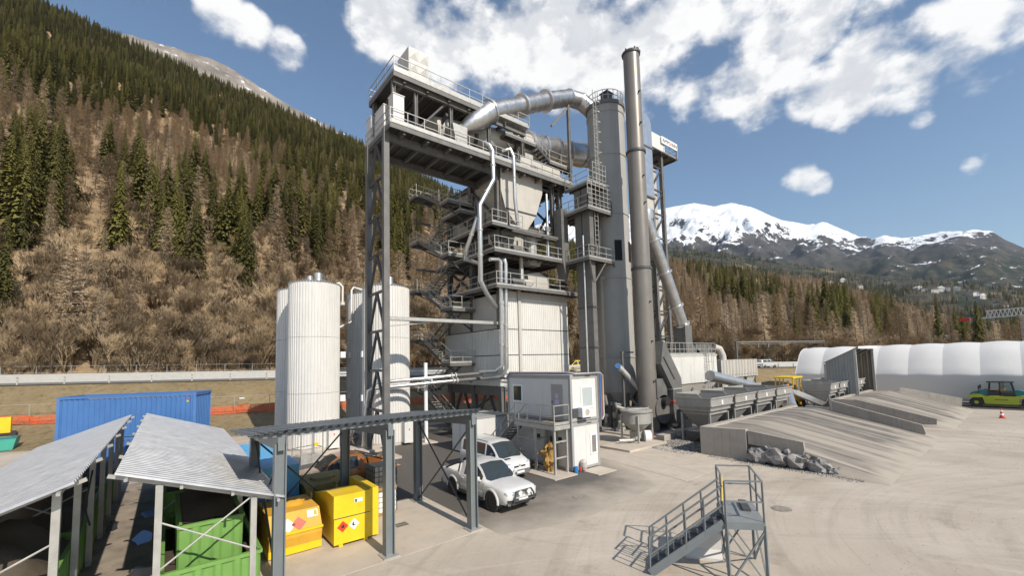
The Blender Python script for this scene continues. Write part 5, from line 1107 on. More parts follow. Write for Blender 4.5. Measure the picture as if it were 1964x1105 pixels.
mb.add([(x, y, .004) for x, y in ((-2.2, 13), (.1, 13), (.1, 33.5), (-2.2, 33.5))], [(0, 1, 2, 3)]); tag(mb.build('alley_paving', mat('stained_concrete', (.30, .25, .20), .8, 0, .25, 1, dirt=(.09, .08, .07), dirt_amt=.8)), kind='structure')
for i, (x, y, a, b) in enumerate(((-.6, 16.6, .3, .5), (-.55, 18.6, .35, .7), (-.6, 22.5, .3, .9), (-.5, 26.0, .3, .7), (-1.7, 25, .2, .9))):
    mb = MB(); mb.add([(x+a*cos(t*.5236)*(1+.25*sin(t*2.1+i)), y+b*sin(t*.5236)*(1+.2*cos(t*1.7)), .008) for t in range(12)], [tuple(range(12))]); tag(mb.build('puddle', WET), kind='structure')
mb = MB(); 
for k in range(4): mb.box((-.35+k*.07, 21.0, .0), (-.31+k*.07, 24.0, .12+.03*(k % 2)))
mb.bar((-.4, 21.3, .14), (-.05, 21.3, .14), .08, .05); mb.bar((-.4, 23.6, .14), (-.05, 23.6, .14), .08, .05); tag(mb.build('timber_pallet', WOOD), 'narrow timber pallet leaning low along the alley wall', 'pallet')
# blue containers, stacked two high
def blue_container(z, lb):
    A, B = V(-5.1, 36.4, 0), V(1.32, 33.75, 0); d = (B-A).normalized(); L = (B-A).length; nrm = V(-d.y, d.x, 0); t = thing('blue_container', lb, 'container', ((A.x+B.x)/2, (A.y+B.y)/2, z), 0, 'stacked blue containers'); H = 2.53
    def P(x, y, q): p = A+d*x+nrm*y; return V(p.x, p.y, z+q)
    mb = MB(); mb.ribbed(P(.12, .04, .16), d*(L-.24), V(0, 0, H-.34), .262, .04, frac=.45, slope=.18); mb.build('side_wall', BLUE, t)
    MB().ribbed(P(L-.04, .1, .16), nrm*2.24, V(0, 0, H-.34), .262, .04).build('end_wall', BLUE, t); MB().ribbed(P(.04, 2.34, .16), -nrm*2.24, V(0, 0, H-.34), .262, .04).build('end_wall', BLUE, t)
    mb = MB(); mb.ribbed(P(.1, .06, H-.07), d*(L-.2), nrm*2.3, .3, .03); mb.build('roof', BLUE, t)
    mb = MB()
    for q in (.09, H-.08):
        for a, b in (((0, .02), (L, .02)), ((L, .02), (L, 2.42)), ((L, 2.42), (0, 2.42)), ((0, 2.42), (0, .02))): mb.bar(P(*a, q), P(*b, q), .1, .15)
    for x in (.05, L-.05):
        for y in (.03, 2.4): mb.bar(P(x, y, 0), P(x, y, H), .14, .14)
    mb.build('frame', BLUE, t)
    if z > 1:
        mb = MB(); mb.bar(P(L-.45, -.02, H-.42), P(L-.35, -.02, H-.42), .02, .12); mb.build('red_sticker', REDM, t); mb = MB(); mb.bar(P(L-.45, -.02, H-.54), P(L-.35, -.02, H-.54), .02, .12); mb.build('green_sticker', ROLLG, t)
blue_container(0, 'blue ribbed shipping container at the bottom of the stack behind the sheds'); blue_container(2.55, 'blue ribbed shipping container on top of the stack behind the sheds')
lbx = thing('light_blue_container', 'light blue lidded container between the sheds and the tanks', 'container', (3.6, 23, 0)); mb = MB(); mb.box((2.85, 19.8, .1), (4.35, 27, 2.4)); mb.build('body', LBLUE, lbx)
for i in range(6): mb = MB(); mb.box((2.8, 19.8+i*1.2, 2.4), (4.4, 20.97+i*1.2, 2.46)); mb.build('lid_panel', LBLUE, lbx)
# ================================================================== site office: two stacked cabins
def cabin(z, lb, upper):
    x0, x1, y0, y1, h = 18.3, 20.75, 17.35, 23.3, 2.78; t = thing('site_cabin', lb, 'cabin', ((x0+x1)/2, (y0+y1)/2, z), 0, 'stacked site cabins')
    mb = MB(); mb.box((x0+.06, y0+.06, z+.1), (x1-.06, y1-.06, z+h-.06)); mb.build('core', CABG, t)
    for i in range(5): a = y0+.14+i*(y1-y0-.28)/5; mb = MB(); mb.box((x0+.03, a+.006, z+.16), (x0+.07, a+(y1-y0-.28)/5-.006, z+h-.24)); mb.build('wall_panel', CABW, t)
    for i in range(2): a = x0+.14+i*(x1-x0-.28)/2; mb = MB(); mb.box((a+.004, y0+.03, z+.16), (a+(x1-x0-.28)/2-.004, y0+.07, z+h-.24)); mb.build('wall_panel', CABW, t)
    mb = MB()
    for x in (x0+.08, x1-.08):
        for y in (y0+.08, y1-.08): mb.box((x-.08, y-.08, z), (x+.08, y+.08, z+h))
    mb.box((x0, y0+.16, z+.02), (x0+.1, y1-.16, z+.16)); mb.box((x0, y0+.16, z+h-.24), (x0+.1, y1-.16, z+h)); mb.box((x0+.16, y0, z+.02), (x1-.16, y0+.1, z+.16)); mb.box((x0+.16, y0, z+h-.24), (x1-.16, y0+.1, z+h)); mb.build('frame', CABG, t)
    mb = MB(); mb.box((x0+.1, y0+.1, z+h-.06), (x1-.1, y1-.1, z+h-.01)); mb.build('roof', CABW, t)
    def win(ax, c, w, zz, hh, m):
        if ax == 'y': A, B = (c-w/2, y0-.02, z+zz), (c+w/2, y0+.05, z+zz+hh); g = MB().box((c-w/2+.12, y0-.026, z+zz+.12), (c+w/2-.12, y0-.02, z+zz+hh-.12))
        else: A, B = (x0-.02, c-w/2, z+zz), (x0+.05, c+w/2, z+zz+hh); g = MB().box((x0-.026, c-w/2+.1, z+zz+.1), (x0-.02, c+w/2-.1, z+zz+hh-.1))
        o = MB().box(A, B).build('window', WHITEP, t); g.build('pane', m, o)
    if upper:
        win('y', 19.75, 1.15, .75, 1.35, PALEGLASS); win('x', 22.2, 1.0, .95, 1.15, GLASS)
        o = MB().box((x0-.015, 18.0, z+.15), (x0+.04, 18.95, z+2.2)).build('door', CABG, t); MB().box((x0-.06, 18.85, z+1.05), (x0-.012, 18.9, z+1.2)).build('door_handle', BLACKP, o); MB().box((x0-.022, 18.35, z+1.35), (x0-.016, 18.6, z+1.65)).build('door_notice', mat('lilac_notice', (.5, .42, .6), .6), o)
        MB().box((x0-.022, 18.3, z+1.02), (x0-.016, 18.62, z+1.28)).build('door_notice', mat('lilac_notice', (.5, .42, .6), .6), o)
        a = MB().box((18.85, 16.95, z+.28), (19.55, 17.3, z+.85)).build('air_conditioner', WHITEP, t); MB().cyl((19.28, 16.94, z+.56), (19.28, 16.955, z+.56), .2, n=18).build('fan_grille', mat('beige_grille', (.42, .38, .33), .6), a); MB().box((18.8, 16.98, z+.18), (19.6, 17.32, z+.25)).build('shelf', DSTEEL, a)
        mb = MB(); mb.box((18.4, 16.8+.5, z+.26), (18.85, 17.33, z+.8)); mb.build('air_duct_box', DSTEEL, a)
        for k, (m_, dx) in enumerate(((mat('blue_hose', (.05, .16, .42), .5), 0), (mat('rust_hose', (.28, .11, .05), .7), .13), (RAIL, .24))):
            mb = MB(); mb.tube([(18.2-dx*.2, 23.3, z+h-.3), (18.3, 23.0, z+h+.06+dx*.3), (18.35, 17.6, z+h+.07+dx*.3), (18.6, 17.25-dx*.2, z+h+.06), (20.6+dx, 17.25-dx*.3, z+h+.05), (20.85+dx, 17.2, z+h-.1), (20.85+dx, 17.2, z+.2), (20.7+dx*.6, 17.15, z-.05)], .045, 8); mb.build('hose', m_, t, smooth=50)
    else:
        win('y', 20.2, .62, .75, 1.25, mat('grey_blind', (.2, .19, .18), .5)); 
        for y in (18.2, 18.9, 20.1): MB().box((x0-.012, y, z+1.5), (x0+.03, y+.28, z+1.85)).build('vent_window', BLACKP, t)
        o = MB().box((x0-.01, 18.55, z+.15), (x0+.04, 19.5, z+2.2)).build('door', CABG, t)
    me = text_mesh('AMMANN', .1, BLACKP); place_mesh('lettering', me, t, (19.6, y0-.004, z+h-.16), (1, 0, 0), (0, 0, 1))
cabin(.06, 'grey-white site cabin at ground level with narrow window', False); cabin(2.86, 'grey-white site cabin on top with square window and air conditioner', True)
ld = thing('cabin_landing', 'steel landing and stair giving access to the upper site cabin', 'stairs', (17.5, 19.5, 0)); LZ = 2.8
mb = MB(); mb.box((17.05, 17.5, LZ-.06), (18.27, 21.0, LZ)); mb.build('deck', DECK, ld); mb = MB(); mb.box((17.0, 17.45, LZ-.26), (17.06, 21.05, LZ-.02)); mb.box((17.06, 17.44, LZ-.26), (18.27, 17.5, LZ-.02)); mb.build('edge_beam', RAIL, ld)
for x, y in ((17.12, 17.6), (18.1, 17.6), (17.12, 19.2), (17.12, 20.8), (18.1, 19.4)): MB().box((x-.06, y-.06, 0), (x+.06, y+.06, LZ-.26)).build('leg', RAIL, ld)
for a, b in (((17.12, 17.6), (18.1, 17.6)), ((17.12, 19.2), (17.12, 20.8)), ((17.12, 19.2), (18.1, 19.4))):
    for z in (.95, 1.85): MB().bar((*a, z), (*b, z), .06, .09).build('rung', RAIL, ld)
mb = MB(); railing(mb, [(17.05, 21.0, LZ), (17.05, 17.5, LZ), (18.25, 17.5, LZ)], 1.1, 1.2); mb.build('railing', RAIL, ld)
stair(ld, (17.1, 24.2, .1), (17.1, 21.0, LZ), (.9, 0, 0), 13, m=STEEL)
MB().box((17.3, 18.0, LZ+.004), (18.1, 19.3, LZ+.03)).build('door_mat', mat('tan_board', (.35, .25, .13), .8), ld)
# gnarled wooden figure under the landing
def lumpy(name, c, r, m, parent=None, seed=0, sq=(1, 1, 1), n=14, amp=.35, local=False):
    mb = MB(); vs = []; fs = []
    for i in range(n+1):
        th = pi*i/n
        for j in range(2*n):
            p = V(sin(th)*cos(pi*j/n), sin(th)*sin(pi*j/n), cos(th)); k = 1+amp*noise.fractal(p*1.8+V(seed, 0, 0), .8, 2, 4); vs.append((c[0]+p.x*r*k*sq[0], c[1]+p.y*r*k*sq[1], c[2]+p.z*r*k*sq[2]))
    for i in range(n):
        for j in range(2*n): fs.append((i*2*n+j, (i+1)*2*n+j, (i+1)*2*n+(j+1) % (2*n), i*2*n+(j+1) % (2*n)))
    mb.add(vs, fs); return mb.build(name, m, parent, smooth=35, local=local)
o = lumpy('wood_sculpture', (17.55, 18.55, .8), .42, mat('golden_gnarled_wood', (.36, .21, .06), .7, 0, .5, 5, bump=1, bscale=9), None, 3, (.95, .95, 1.85), 16, .5); tag(o, 'golden brown gnarled wooden lump standing under the cabin landing', 'sculpture')
tp = thing('water_tap', 'blue and red hose taps at the foot of the cabin corner', 'tap', (18.4, 17.1, 0)); MB().cyl((18.35, 17.15, .05), (18.35, 17.15, .4), .12, n=10).build('blue_tap', mat('blue_tap_paint', (.03, .2, .5), .5), tp); MB().cyl((18.65, 17.1, .1), (18.65, 17.1, .32), .07, n=8).build('red_tap', REDM, tp); MB().lathe((19.0, 17.15), [(.14, .1), (.2, .3), (.2, .55), (.1, .7)], 14).build('hose_reel', HOPPER, tp)
gb = thing('storage_cabin', 'plain grey-white steel cabin standing behind the white van', 'cabin', (18, 26.3, 0)); mb = MB(); mb.box((16.64, 24.7, .1), (19.6, 28.0, 2.6)); mb.build('body', CABW, gb); MB().box((16.6, 24.66, 2.6), (19.64, 28.04, 2.72)).build('roof', CABG, gb)
for y in (25.8, 26.9): MB().box((16.63, y, .12), (16.645, y+.02, 2.58)).build('panel_joint', DSTEEL, gb)
# pipe rack tangle between cabin and tower
pr = thing('pipe_manifold', 'tangle of small white and grey pipes rising behind the cabins', 'pipework', (20.4, 24.8, 0))
for k in range(12):
    x = 19.4+.16*k*.6; y = 24.2+.1*(k % 3); mb = MB(); h = 4.6+.3*(k % 4); mb.tube([(x, y, .1), (x, y, h-.3), (x+.1, y+.2, h), (x+.2, y+1.6, h+.1)], .05+.02*(k % 3), 7); mb.build('pipe', [WHITEP, RAIL, DSTEEL, HOPPER][k % 4], pr, smooth=50)
# ================================================================== free-standing access stair in the foreground
P1, P2, P3, P4 = V(12.52, 5.96, 0), V(13.18, 5.2, 0), V(14.77, 6.18, 0), V(14.12, 6.95, 0); AZ = 1.8
ac = thing('access_stair', 'free-standing grey steel stair with railed platform in the open yard', 'stairs', (13.6, 6.1, 0)); Zv = V(0, 0, 1)
mb = MB(); mb.prism([p+Zv*(AZ-.05) for p in (P1, P2, P3, P4)], (0, 0, .05)); mb.build('deck', mat('steel_plate_deck', (.27, .28, .28), .5, .2, .1, 3), ac)
mb = MB()
for a, b in ((P1, P2), (P2, P3), (P3, P4), (P4, P1)): mb.bar(a+Zv*(AZ-.12), b+Zv*(AZ-.12), .05, .2)
mb.build('deck_frame', BSTEEL, ac)
for p in (P1, P2, P3, P4): MB().bar(p, p+Zv*(AZ-.1), .075).build('leg', BSTEEL, ac)
for a, b in ((P2, P3), (P3, P2), (P4, P1), (P1, P4), (P1, P2), (P2, P1), (P3, P4), (P4, P3)): MB().bar(a+Zv*.05, b+Zv*(AZ-.25), .045).build('brace', BSTEEL, ac)
mb = MB(); railing(mb, [P1+Zv*AZ, P2+Zv*AZ, P3+Zv*AZ, P4+Zv*AZ], 1.1, .95, .045, False); mb.build('railing', BSTEEL, ac)
cd0 = (P4-P1).normalized(); sdv = V(-(P4-P1).normalized().y, (P4-P1).normalized().x, 0); wv = (P4-P1).normalized()*.8
stair(ac, P1+sdv*2.15+cd0*.05+Zv*.05, P1+sdv*.05+cd0*.05+Zv*(AZ-.08), wv, 9, m=BSTEEL, rm=BSTEEL, h=1.05, tm=mat('checker_tread', (.12, .125, .13), .5, .2, .1, 4))
mb = MB(); railing(mb, [P1+wv+cd0*.06+Zv*AZ, P4-cd0*.07+Zv*AZ], 1.093, .95, .043, False); mb.build('railing', BSTEEL, ac)
cd = (P4-P1).normalized(); q0 = P3+(P4-P3)*.3+Zv*(AZ+.02); MB().bar(q0-cd*.1, q0-cd*1.0, .22, .12).build('steel_channel', DSTEEL, ac)
shv = thing('shovel', 'yellow-handled shovel leaning on the access stair platform railing', 'shovel', tuple(P1+cd*.9+Zv*AZ)); b0 = P1+cd*.75+Zv*(AZ+.03); b1 = P1+cd*.9+sdv*-.05+Zv*(AZ+1.05)
MB().tube([b0+Zv*.3, b1], .022, 8).build('handle', YEL, shv); mb = MB(); c = b0; mb.prism([c+cd*.12, c+cd*.12+Zv*.3, c-cd*.12+Zv*.3, c-cd*.12], sdv*.02); mb.build('blade', BLACKP, shv)
jb = MB(); c = V(14.05, 6.9, 0); ex, ey = cd, V(-cd.y, cd.x, 0)
prf = [(-.3, 0), (.3, 0), (.3, .08), (.13, .3), (.09, .8), (-.09, .8), (-.13, .3), (-.3, .08)]
jb.prism([c+ex*a+Zv*b for a, b in prf], ey*1.1); tag(jb.build('concrete_barrier', mat('white_concrete', (.62, .60, .57), .8, 0, .08, 2)), 'short pale concrete barrier block under the access stair', 'barrier')
for (x, y) in ((20.3, 7.3), (12.9, 21.6), (15.4, 14.2)):
    mb = MB(); mb.cyl((x, y, .0), (x, y, .02), .38, n=20); mb.cyl((x, y, .02), (x, y, .024), .32, n=20); tag(mb.build('manhole_cover', mat('cast_iron', (.27, .235, .195), .8, 0, .3, 6)), 'round iron manhole cover set flush in the yard', 'manhole', 'manhole covers in the yard')
# ================================================================== vehicles
def loft(st, m, name, parent, smooth=38, close=True):
    """stations: lists of (x, y, z) half sections from bottom centre to top centre; mirrored in y"""
    mb = MB(); rings = []
    for s in st: rings.append(list(s)+[(x, -y, z) for x, y, z in s[-2:0:-1]])
    n = len(rings[0]); vs = [p for r in rings for p in r]; fs = []
    for i in range(len(rings)-1):
        for k in range(n): fs.append((i*n+k, i*n+(k+1) % n, (i+1)*n+(k+1) % n, (i+1)*n+k))
    fs += [tuple(range(n-1, -1, -1)), tuple(range(len(vs)-n, len(vs)))]
    mb.add(vs, fs); return mb.build(name, m, parent, smooth=smooth, local=True)
def sec(x, w, zb, zt, sh=.06, crown=.02, tuck=.06):
    zm = zb+(zt-zb)*.45
    return [(x, 0, zb), (x, w-tuck-.06, zb), (x, w-tuck, zb+.06), (x, w, zm), (x, w-.01, zt-sh*1.6), (x, w-sh, zt-.015), (x, w-sh*2.2, zt), (x, 0, zt+crown)]
def wheel(parent, x, y, r, side, w=.24, rim=None):
    mb = MB(); a = y; b = y+side*w; pr = [(r*.6, a), (r*.93, a), (r, a+side*.04), (r, b-side*.04), (r*.93, b), (r*.62, b), (r*.58, b-side*.05)]
    n = 24; vs = []; fs = []
    for rr, yy in pr: vs += [(x+rr*cos(2*pi*k/n), yy, r+rr*sin(2*pi*k/n)) for k in range(n)]
    for i in range(len(pr)-1):
        for k in range(n): fs.append((i*n+k, i*n+(k+1) % n, (i+1)*n+(k+1) % n, (i+1)*n+k))
    fs.append(tuple(range(len(vs)-n, len(vs)))); mb.add(vs, fs); t = mb.build('wheel', BLACK, parent, smooth=40, local=True)
    mb = MB(); yb = b-side*.03; mb.cyl((x, yb-side*.02, r), (x, yb, r), r*.2, n=12)
    for k in range(5): a_ = 2*pi*k/5; mb.bar((x+r*.1*cos(a_), yb-side*.012, r+r*.1*sin(a_)), (x+r*.58*cos(a_), yb-side*.012, r+r*.58*sin(a_)), .07, .03, (0, 1, 0))
    mb.build('rim', rim or RAIL, t, local=True)
def panel(parent, pts, m, name, off=.01):
    P = [Vector(p) for p in pts]; n = (P[1]-P[0]).cross(P[2]-P[0]).normalized(); c = sum(P, V(0, 0, 0))/len(P)
    if n.dot(c-V(c.x*.6, 0, .7)) < 0: P = P[::-1]; n = -n
    mb = MB(); mb.prism([p-n*.01 for p in P], n*(.01+off)); return mb.build(name, m, parent, local=True)
def frustum(parent, b, t, zb, zt, m, name):
    """b, t = (x_front, x_rear, halfwidth) at bottom/top"""
    mb = MB(); e = .10
    def ring(xf, xr, w, z): return [(xf, w-.16, z), (xf-.10, w, z), (xr+.06, w, z), (xr, w-.10, z), (xr, -w+.10, z), (xr+.06, -w, z), (xf-.10, -w, z), (xf, -w+.16, z)]
    R = [ring(*b, zb), ring(*t, zt-.09), ring(t[0]-.05, t[1]+.03, t[2]-.03, zt-.045), ring(t[0]-.14, t[1]+.09, t[2]-.09, zt-.012), ring(t[0]-.32, t[1]+.25, t[2]-.26, zt)]; vs = sum(R, []); fs = []
    for i in range(4):
        for k in range(8): fs.append((i*8+k, i*8+(k+1) % 8, i*8+8+(k+1) % 8, i*8+8+k))
    fs.append(tuple(range(32, 40))); mb.add(vs, fs); return mb.build(name, m, parent, smooth=40, local=True)
def lerp3(a, b, f): return tuple(a[i]+(b[i]-a[i])*f for i in range(3))
def glass_on(parent, A, B, C, D, f0, f1, g0, g1, name, m=None):
    """window on the quad A(bottom front) B(bottom rear) C(top rear) D(top front)"""
    def P(f, g): return lerp3(lerp3(A, B, f), lerp3(D, C, f), g)
    return panel(parent, [P(f0, g0), P(f1, g0), P(f1, g1), P(f0, g1)], m or GLASS, name, .008)
CARB = {}
def car_shell(parent, st, groups, paint, cap0=True, cap1=True):
    """st: stations [x, [(y, z) * 10]]; groups: {(i, k): part name} for glazed quads between station i and i+1, row k and k+1"""
    n = 10; buckets = {}
    def P(i, k, s): y, z = st[i][1][k]; return (st[i][0], y*s, z)
    for i in range(len(st)-1):
        for k in range(n-1):
            nm = groups.get((i, k), 'body_shell')
            for s in (1, -1):
                q = [P(i, k, s), P(i, k+1, s), P(i+1, k+1, s), P(i+1, k, s)]; buckets.setdefault((nm, s if nm not in ('body_shell', 'windscreen', 'rear_window') else 0), []).append(q if s < 0 else q[::-1])
    for e, on in ((0, cap0), (len(st)-1, cap1)):
        if on:
            r = [P(e, k, 1) for k in range(n)]+[P(e, k, -1) for k in range(n-2, 0, -1)]; buckets.setdefault(('body_shell', 0), []).append(r if e == 0 else r[::-1])
    for (nm, s), quads in buckets.items():
        ix = {}; vs = []; fs = []
        for q in quads:
            f = []
            for p in q:
                key = (round(p[0], 4), round(p[1], 4), round(p[2], 4))
                if key not in ix: ix[key] = len(vs); vs.append(p)
                if ix[key] not in f: f.append(ix[key])
            if len(f) > 2: fs.append(f)
        mb = MB(); mb.add(vs, fs); mb.build(nm, paint if nm == 'body_shell' else GLASS, parent, smooth=42, local=True)
def hoodsec(x, w, zb, zh, c=.03): return [x, [(0, zb), (w-.12, zb), (w-.03, zb+.10), (w, zb+(zh-zb)*.5), (w-.015, zh-.14), (w-.05, zh-.06), (w-.11, zh-.02), (w-.20, zh), (w-.34, zh+.012), (0, zh+c)]]
def cabsec(x, w, zb, zt, belt, wt): return [x, [(0, zb), (w-.12, zb), (w-.03, zb+.10), (w, zb+(belt-zb)*.55), (w-.01, belt-.10), (w-.045, belt-.02), (w-.07, belt+.02), (wt, zt-.13), (wt-.08, zt-.04), (0, zt+.015)]]
def arch(parent, x, s, r, w, paint, zc, flare=True):
    MB().cyl((x, s*(w-.30), zc), (x, s*(w+.004), zc), r, n=28).build('wheel_arch', BLACKP, parent, smooth=40, local=True)
    if flare:
        mb = MB(); n = 22; vs = []
        for k in range(n+1):
            a = pi*(-.03+1.06*k/n)
            for rr, yy in ((r-.015, w-.02), (r-.015, w+.035), (r+.03, w+.04), (r+.075, w+.015), (r+.085, w-.03)): vs.append((x+rr*cos(a), s*yy, zc+rr*sin(a)))
        mb.add(vs, [(k*5+j, k*5+j+1, (k+1)*5+j+1, (k+1)*5+j)[::s] for k in range(n) for j in range(4)]); mb.build('fender_flare', paint, parent, smooth=50, local=True)
LENS = mat('headlight_lens', (.42, .44, .46), .12, .3, .1, 6)
def pickup(label, loc, rz, paint, opened=False, bars=True, bull=True, cat='pickup truck'):
    t = thing('pickup_truck', label, cat, loc, rz, 'parked pickup trucks'); W_ = .965
    st = [hoodsec(2.64, .70, .52, .90, .02), hoodsec(2.58, .82, .44, .99), hoodsec(2.42, .91, .40, 1.045), hoodsec(2.1, .95, .38, 1.08), hoodsec(1.6, W_, .36, 1.11, .045), hoodsec(1.18, W_, .36, 1.135, .045),
          cabsec(1.06, W_, .36, 1.26, 1.13, .865), cabsec(.86, W_, .36, 1.45, 1.135, .82), cabsec(.62, W_, .36, 1.64, 1.14, .775), cabsec(.34, W_, .36, 1.79, 1.145, .735), cabsec(.02, W_, .36, 1.83, 1.15, .725), cabsec(-.06, W_, .36, 1.833, 1.15, .725), cabsec(-.66, W_, .36, 1.82, 1.16, .73), cabsec(-.82, W_, .36, 1.80, 1.165, .735), cabsec(-.98, W_, .36, 1.74, 1.17, .745)]
    g = {}
    for i in (5, 6, 7, 8): g[(i, 8)] = 'windscreen'
    for i in (7, 8, 9): g[(i, 6)] = 'front_side_window'
    g[(11, 6)] = 'rear_side_window'
    car_shell(t, st, g, paint)
    mb = MB(); n = 8; vs = []
    for s in (1, -1):
        mb = MB(); prof_ = [(.80, .50), (.80, 1.16), (.84, 1.19), (.93, 1.18), (.955, 1.10), (.965, .80), (.955, .52), (.90, .42)]; mb.prism([(-2.62, s*y, z) for y, z in prof_][::s], (1.63, 0, 0)); mb.build('bed_side', paint, t, smooth=40, local=True)
    mb = MB(); mb.box((-2.60, -.8, .50), (-1.06, .8, .74)); mb.box((-1.06, -.8, .5), (-.99, .8, 1.16)); mb.build('bed_floor', BLACKP, t, local=True)
    mb = MB()
    if opened: mb.box((-3.12, -.78, .72), (-2.62, .78, .79))
    else: mb.box((-2.70, -.8, .52), (-2.60, .8, 1.17))
    mb.build('tailgate', paint, t, local=True); MB().box((-2.82, -.9, .42), (-2.66, .9, .58)).build('rear_bumper', BLACKP, t, local=True)
    panel(t, [(-.995, .62, 1.24), (-.995, -.62, 1.24), (-.985, -.60, 1.66), (-.985, .60, 1.66)], GLASS, 'rear_window', .012)
    for s in (1, -1):
        for x in (1.02, -.02, -.94): panel(t, [(x, s*(W_+.002), .48), (x+.014, s*(W_+.002), .48), (x+.014, s*(W_-.01), 1.08), (x, s*(W_-.01), 1.08)], BLACKP, 'door_gap', .002)
        for x in (.10, -.80): MB().box((x, s*.975-.02, 1.0), (x+.2, s*.975+.02, 1.04)).build('door_handle', BLACKP if not bull else paint, t, local=True)
        mb = MB(); mb.lathe((0, 0, 0), [(.02, -.1), (.10, -.06), (.115, .04), (.06, .1)], 12); mb.v = [(.84+x_*.55, s*(1.10+y_*1.0), 1.26+z_) for x_, y_, z_ in mb.v]; mb.bar((.86, s*.93, 1.17), (.84, s*1.06, 1.2), .06, .05); mb.build('mirror', paint if bull else BLACKP, t, smooth=60, local=True)
        MB().tube([(1.05, s*.80, .38), (1.0, s*.97, .36), (-.95, s*.97, .36), (-1.0, s*.80, .38)], .05, 8).build('side_step', BLACKP, t, smooth=50, local=True)
        MB().box((.9, s*.972-.008, .66), (-.85, s*.972+.008, .71)).build('side_moulding', paint, t, local=True)
        for x in (1.62, -1.60): arch(t, x, s, .47, W_, paint, .43); wheel(t, x, s*.755, .39, s, .235, DSTEEL if bull else RAIL)
        panel(t, [(2.655, s*.42, .80), (2.56, s*.82, .82), (2.49, s*.875, .95), (2.61, s*.44, .945)], LENS, 'headlight', .03)
        panel(t, [(-2.63, s*.84, .75), (-2.63, s*.95, .75), (-2.63, s*.95, 1.1), (-2.63, s*.84, 1.1)], REDM, 'tail_light', .012)
        panel(t, [(2.65, s*.5, .50), (2.58, s*.78, .52), (2.58, s*.80, .64), (2.65, s*.52, .62)], BLACKP, 'fog_lamp_recess', .05)
    mb = MB(); mb.box((2.55, -.42, .79), (2.672, .42, .945)); gr = mb.build('grille', BLACKP, t, local=True); mb = MB()
    for z in (.835, .90): mb.bar((2.678, -.41, z), (2.678, .41, z), .016, .022, (0, 0, 1))
    mb.build('chrome_bar', RAIL, gr, local=True); MB().cyl((2.67, 0, .87), (2.70, 0, .87), .075, n=18).build('badge', RAIL, gr, local=True)
    MB().box((2.50, -.48, .46), (2.685, .48, .64)).build('air_intake', BLACKP, t, local=True); MB().box((2.688, -.26, .53), (2.70, .26, .64)).build('number_plate', WHITEP, t, local=True)
    MB().box((2.45, -.78, .40), (2.62, .78, .46)).build('skid_plate', mat('grey_bumper_plastic', (.14, .14, .145), .6), t, local=True)
    for y in (.25, -.30): MB().bar((1.10, y, 1.215), (.97, y+.42, 1.36), .02, .02).build('wiper', BLACKP, t, local=True)
    if bull:
        mb = MB(); mb.tube([(2.6, .60, .42), (2.77, .58, .55), (2.79, .50, .80), (2.76, .40, .97), (2.76, -.40, .97), (2.79, -.50, .80), (2.77, -.58, .55), (2.6, -.60, .42)], .04, 10); mb.tube([(2.77, .57, .60), (2.80, 0, .57), (2.77, -.57, .60)], .035, 8); mb.build('bull_bar', DSTEEL, t, smooth=50, local=True)
        for s in (1, -1): MB().cyl((2.70, s*.24, .90), (2.80, s*.24, .90), .10, n=16).build('spot_lamp', WHITEP, t, smooth=40, local=True)
    if bars:
        for s in (1, -1): MB().tube([(-1.0, s*.80, 1.68), (-1.3, s*.83, 1.60), (-2.35, s*.88, 1.20)], .042, 10).build('sport_bar', BLACKP, t, smooth=50, local=True)
        MB().tube([(-1.2, -.86, 1.18), (-1.12, -.78, 1.66), (-1.12, .78, 1.66), (-1.2, .86, 1.18)], .042, 10).build('cross_bar', BLACKP, t, smooth=50, local=True)
    return t
pickup('white pickup truck with black bull bar parked beside the shelter', (12.05, 17.1, .004), radians(-90), WPAINT)
pickup('bronze-orange pickup truck with tailgate down parked behind the yellow skips', (7.3, 24.0, .004), radians(180), OPAINT, True, True, False)
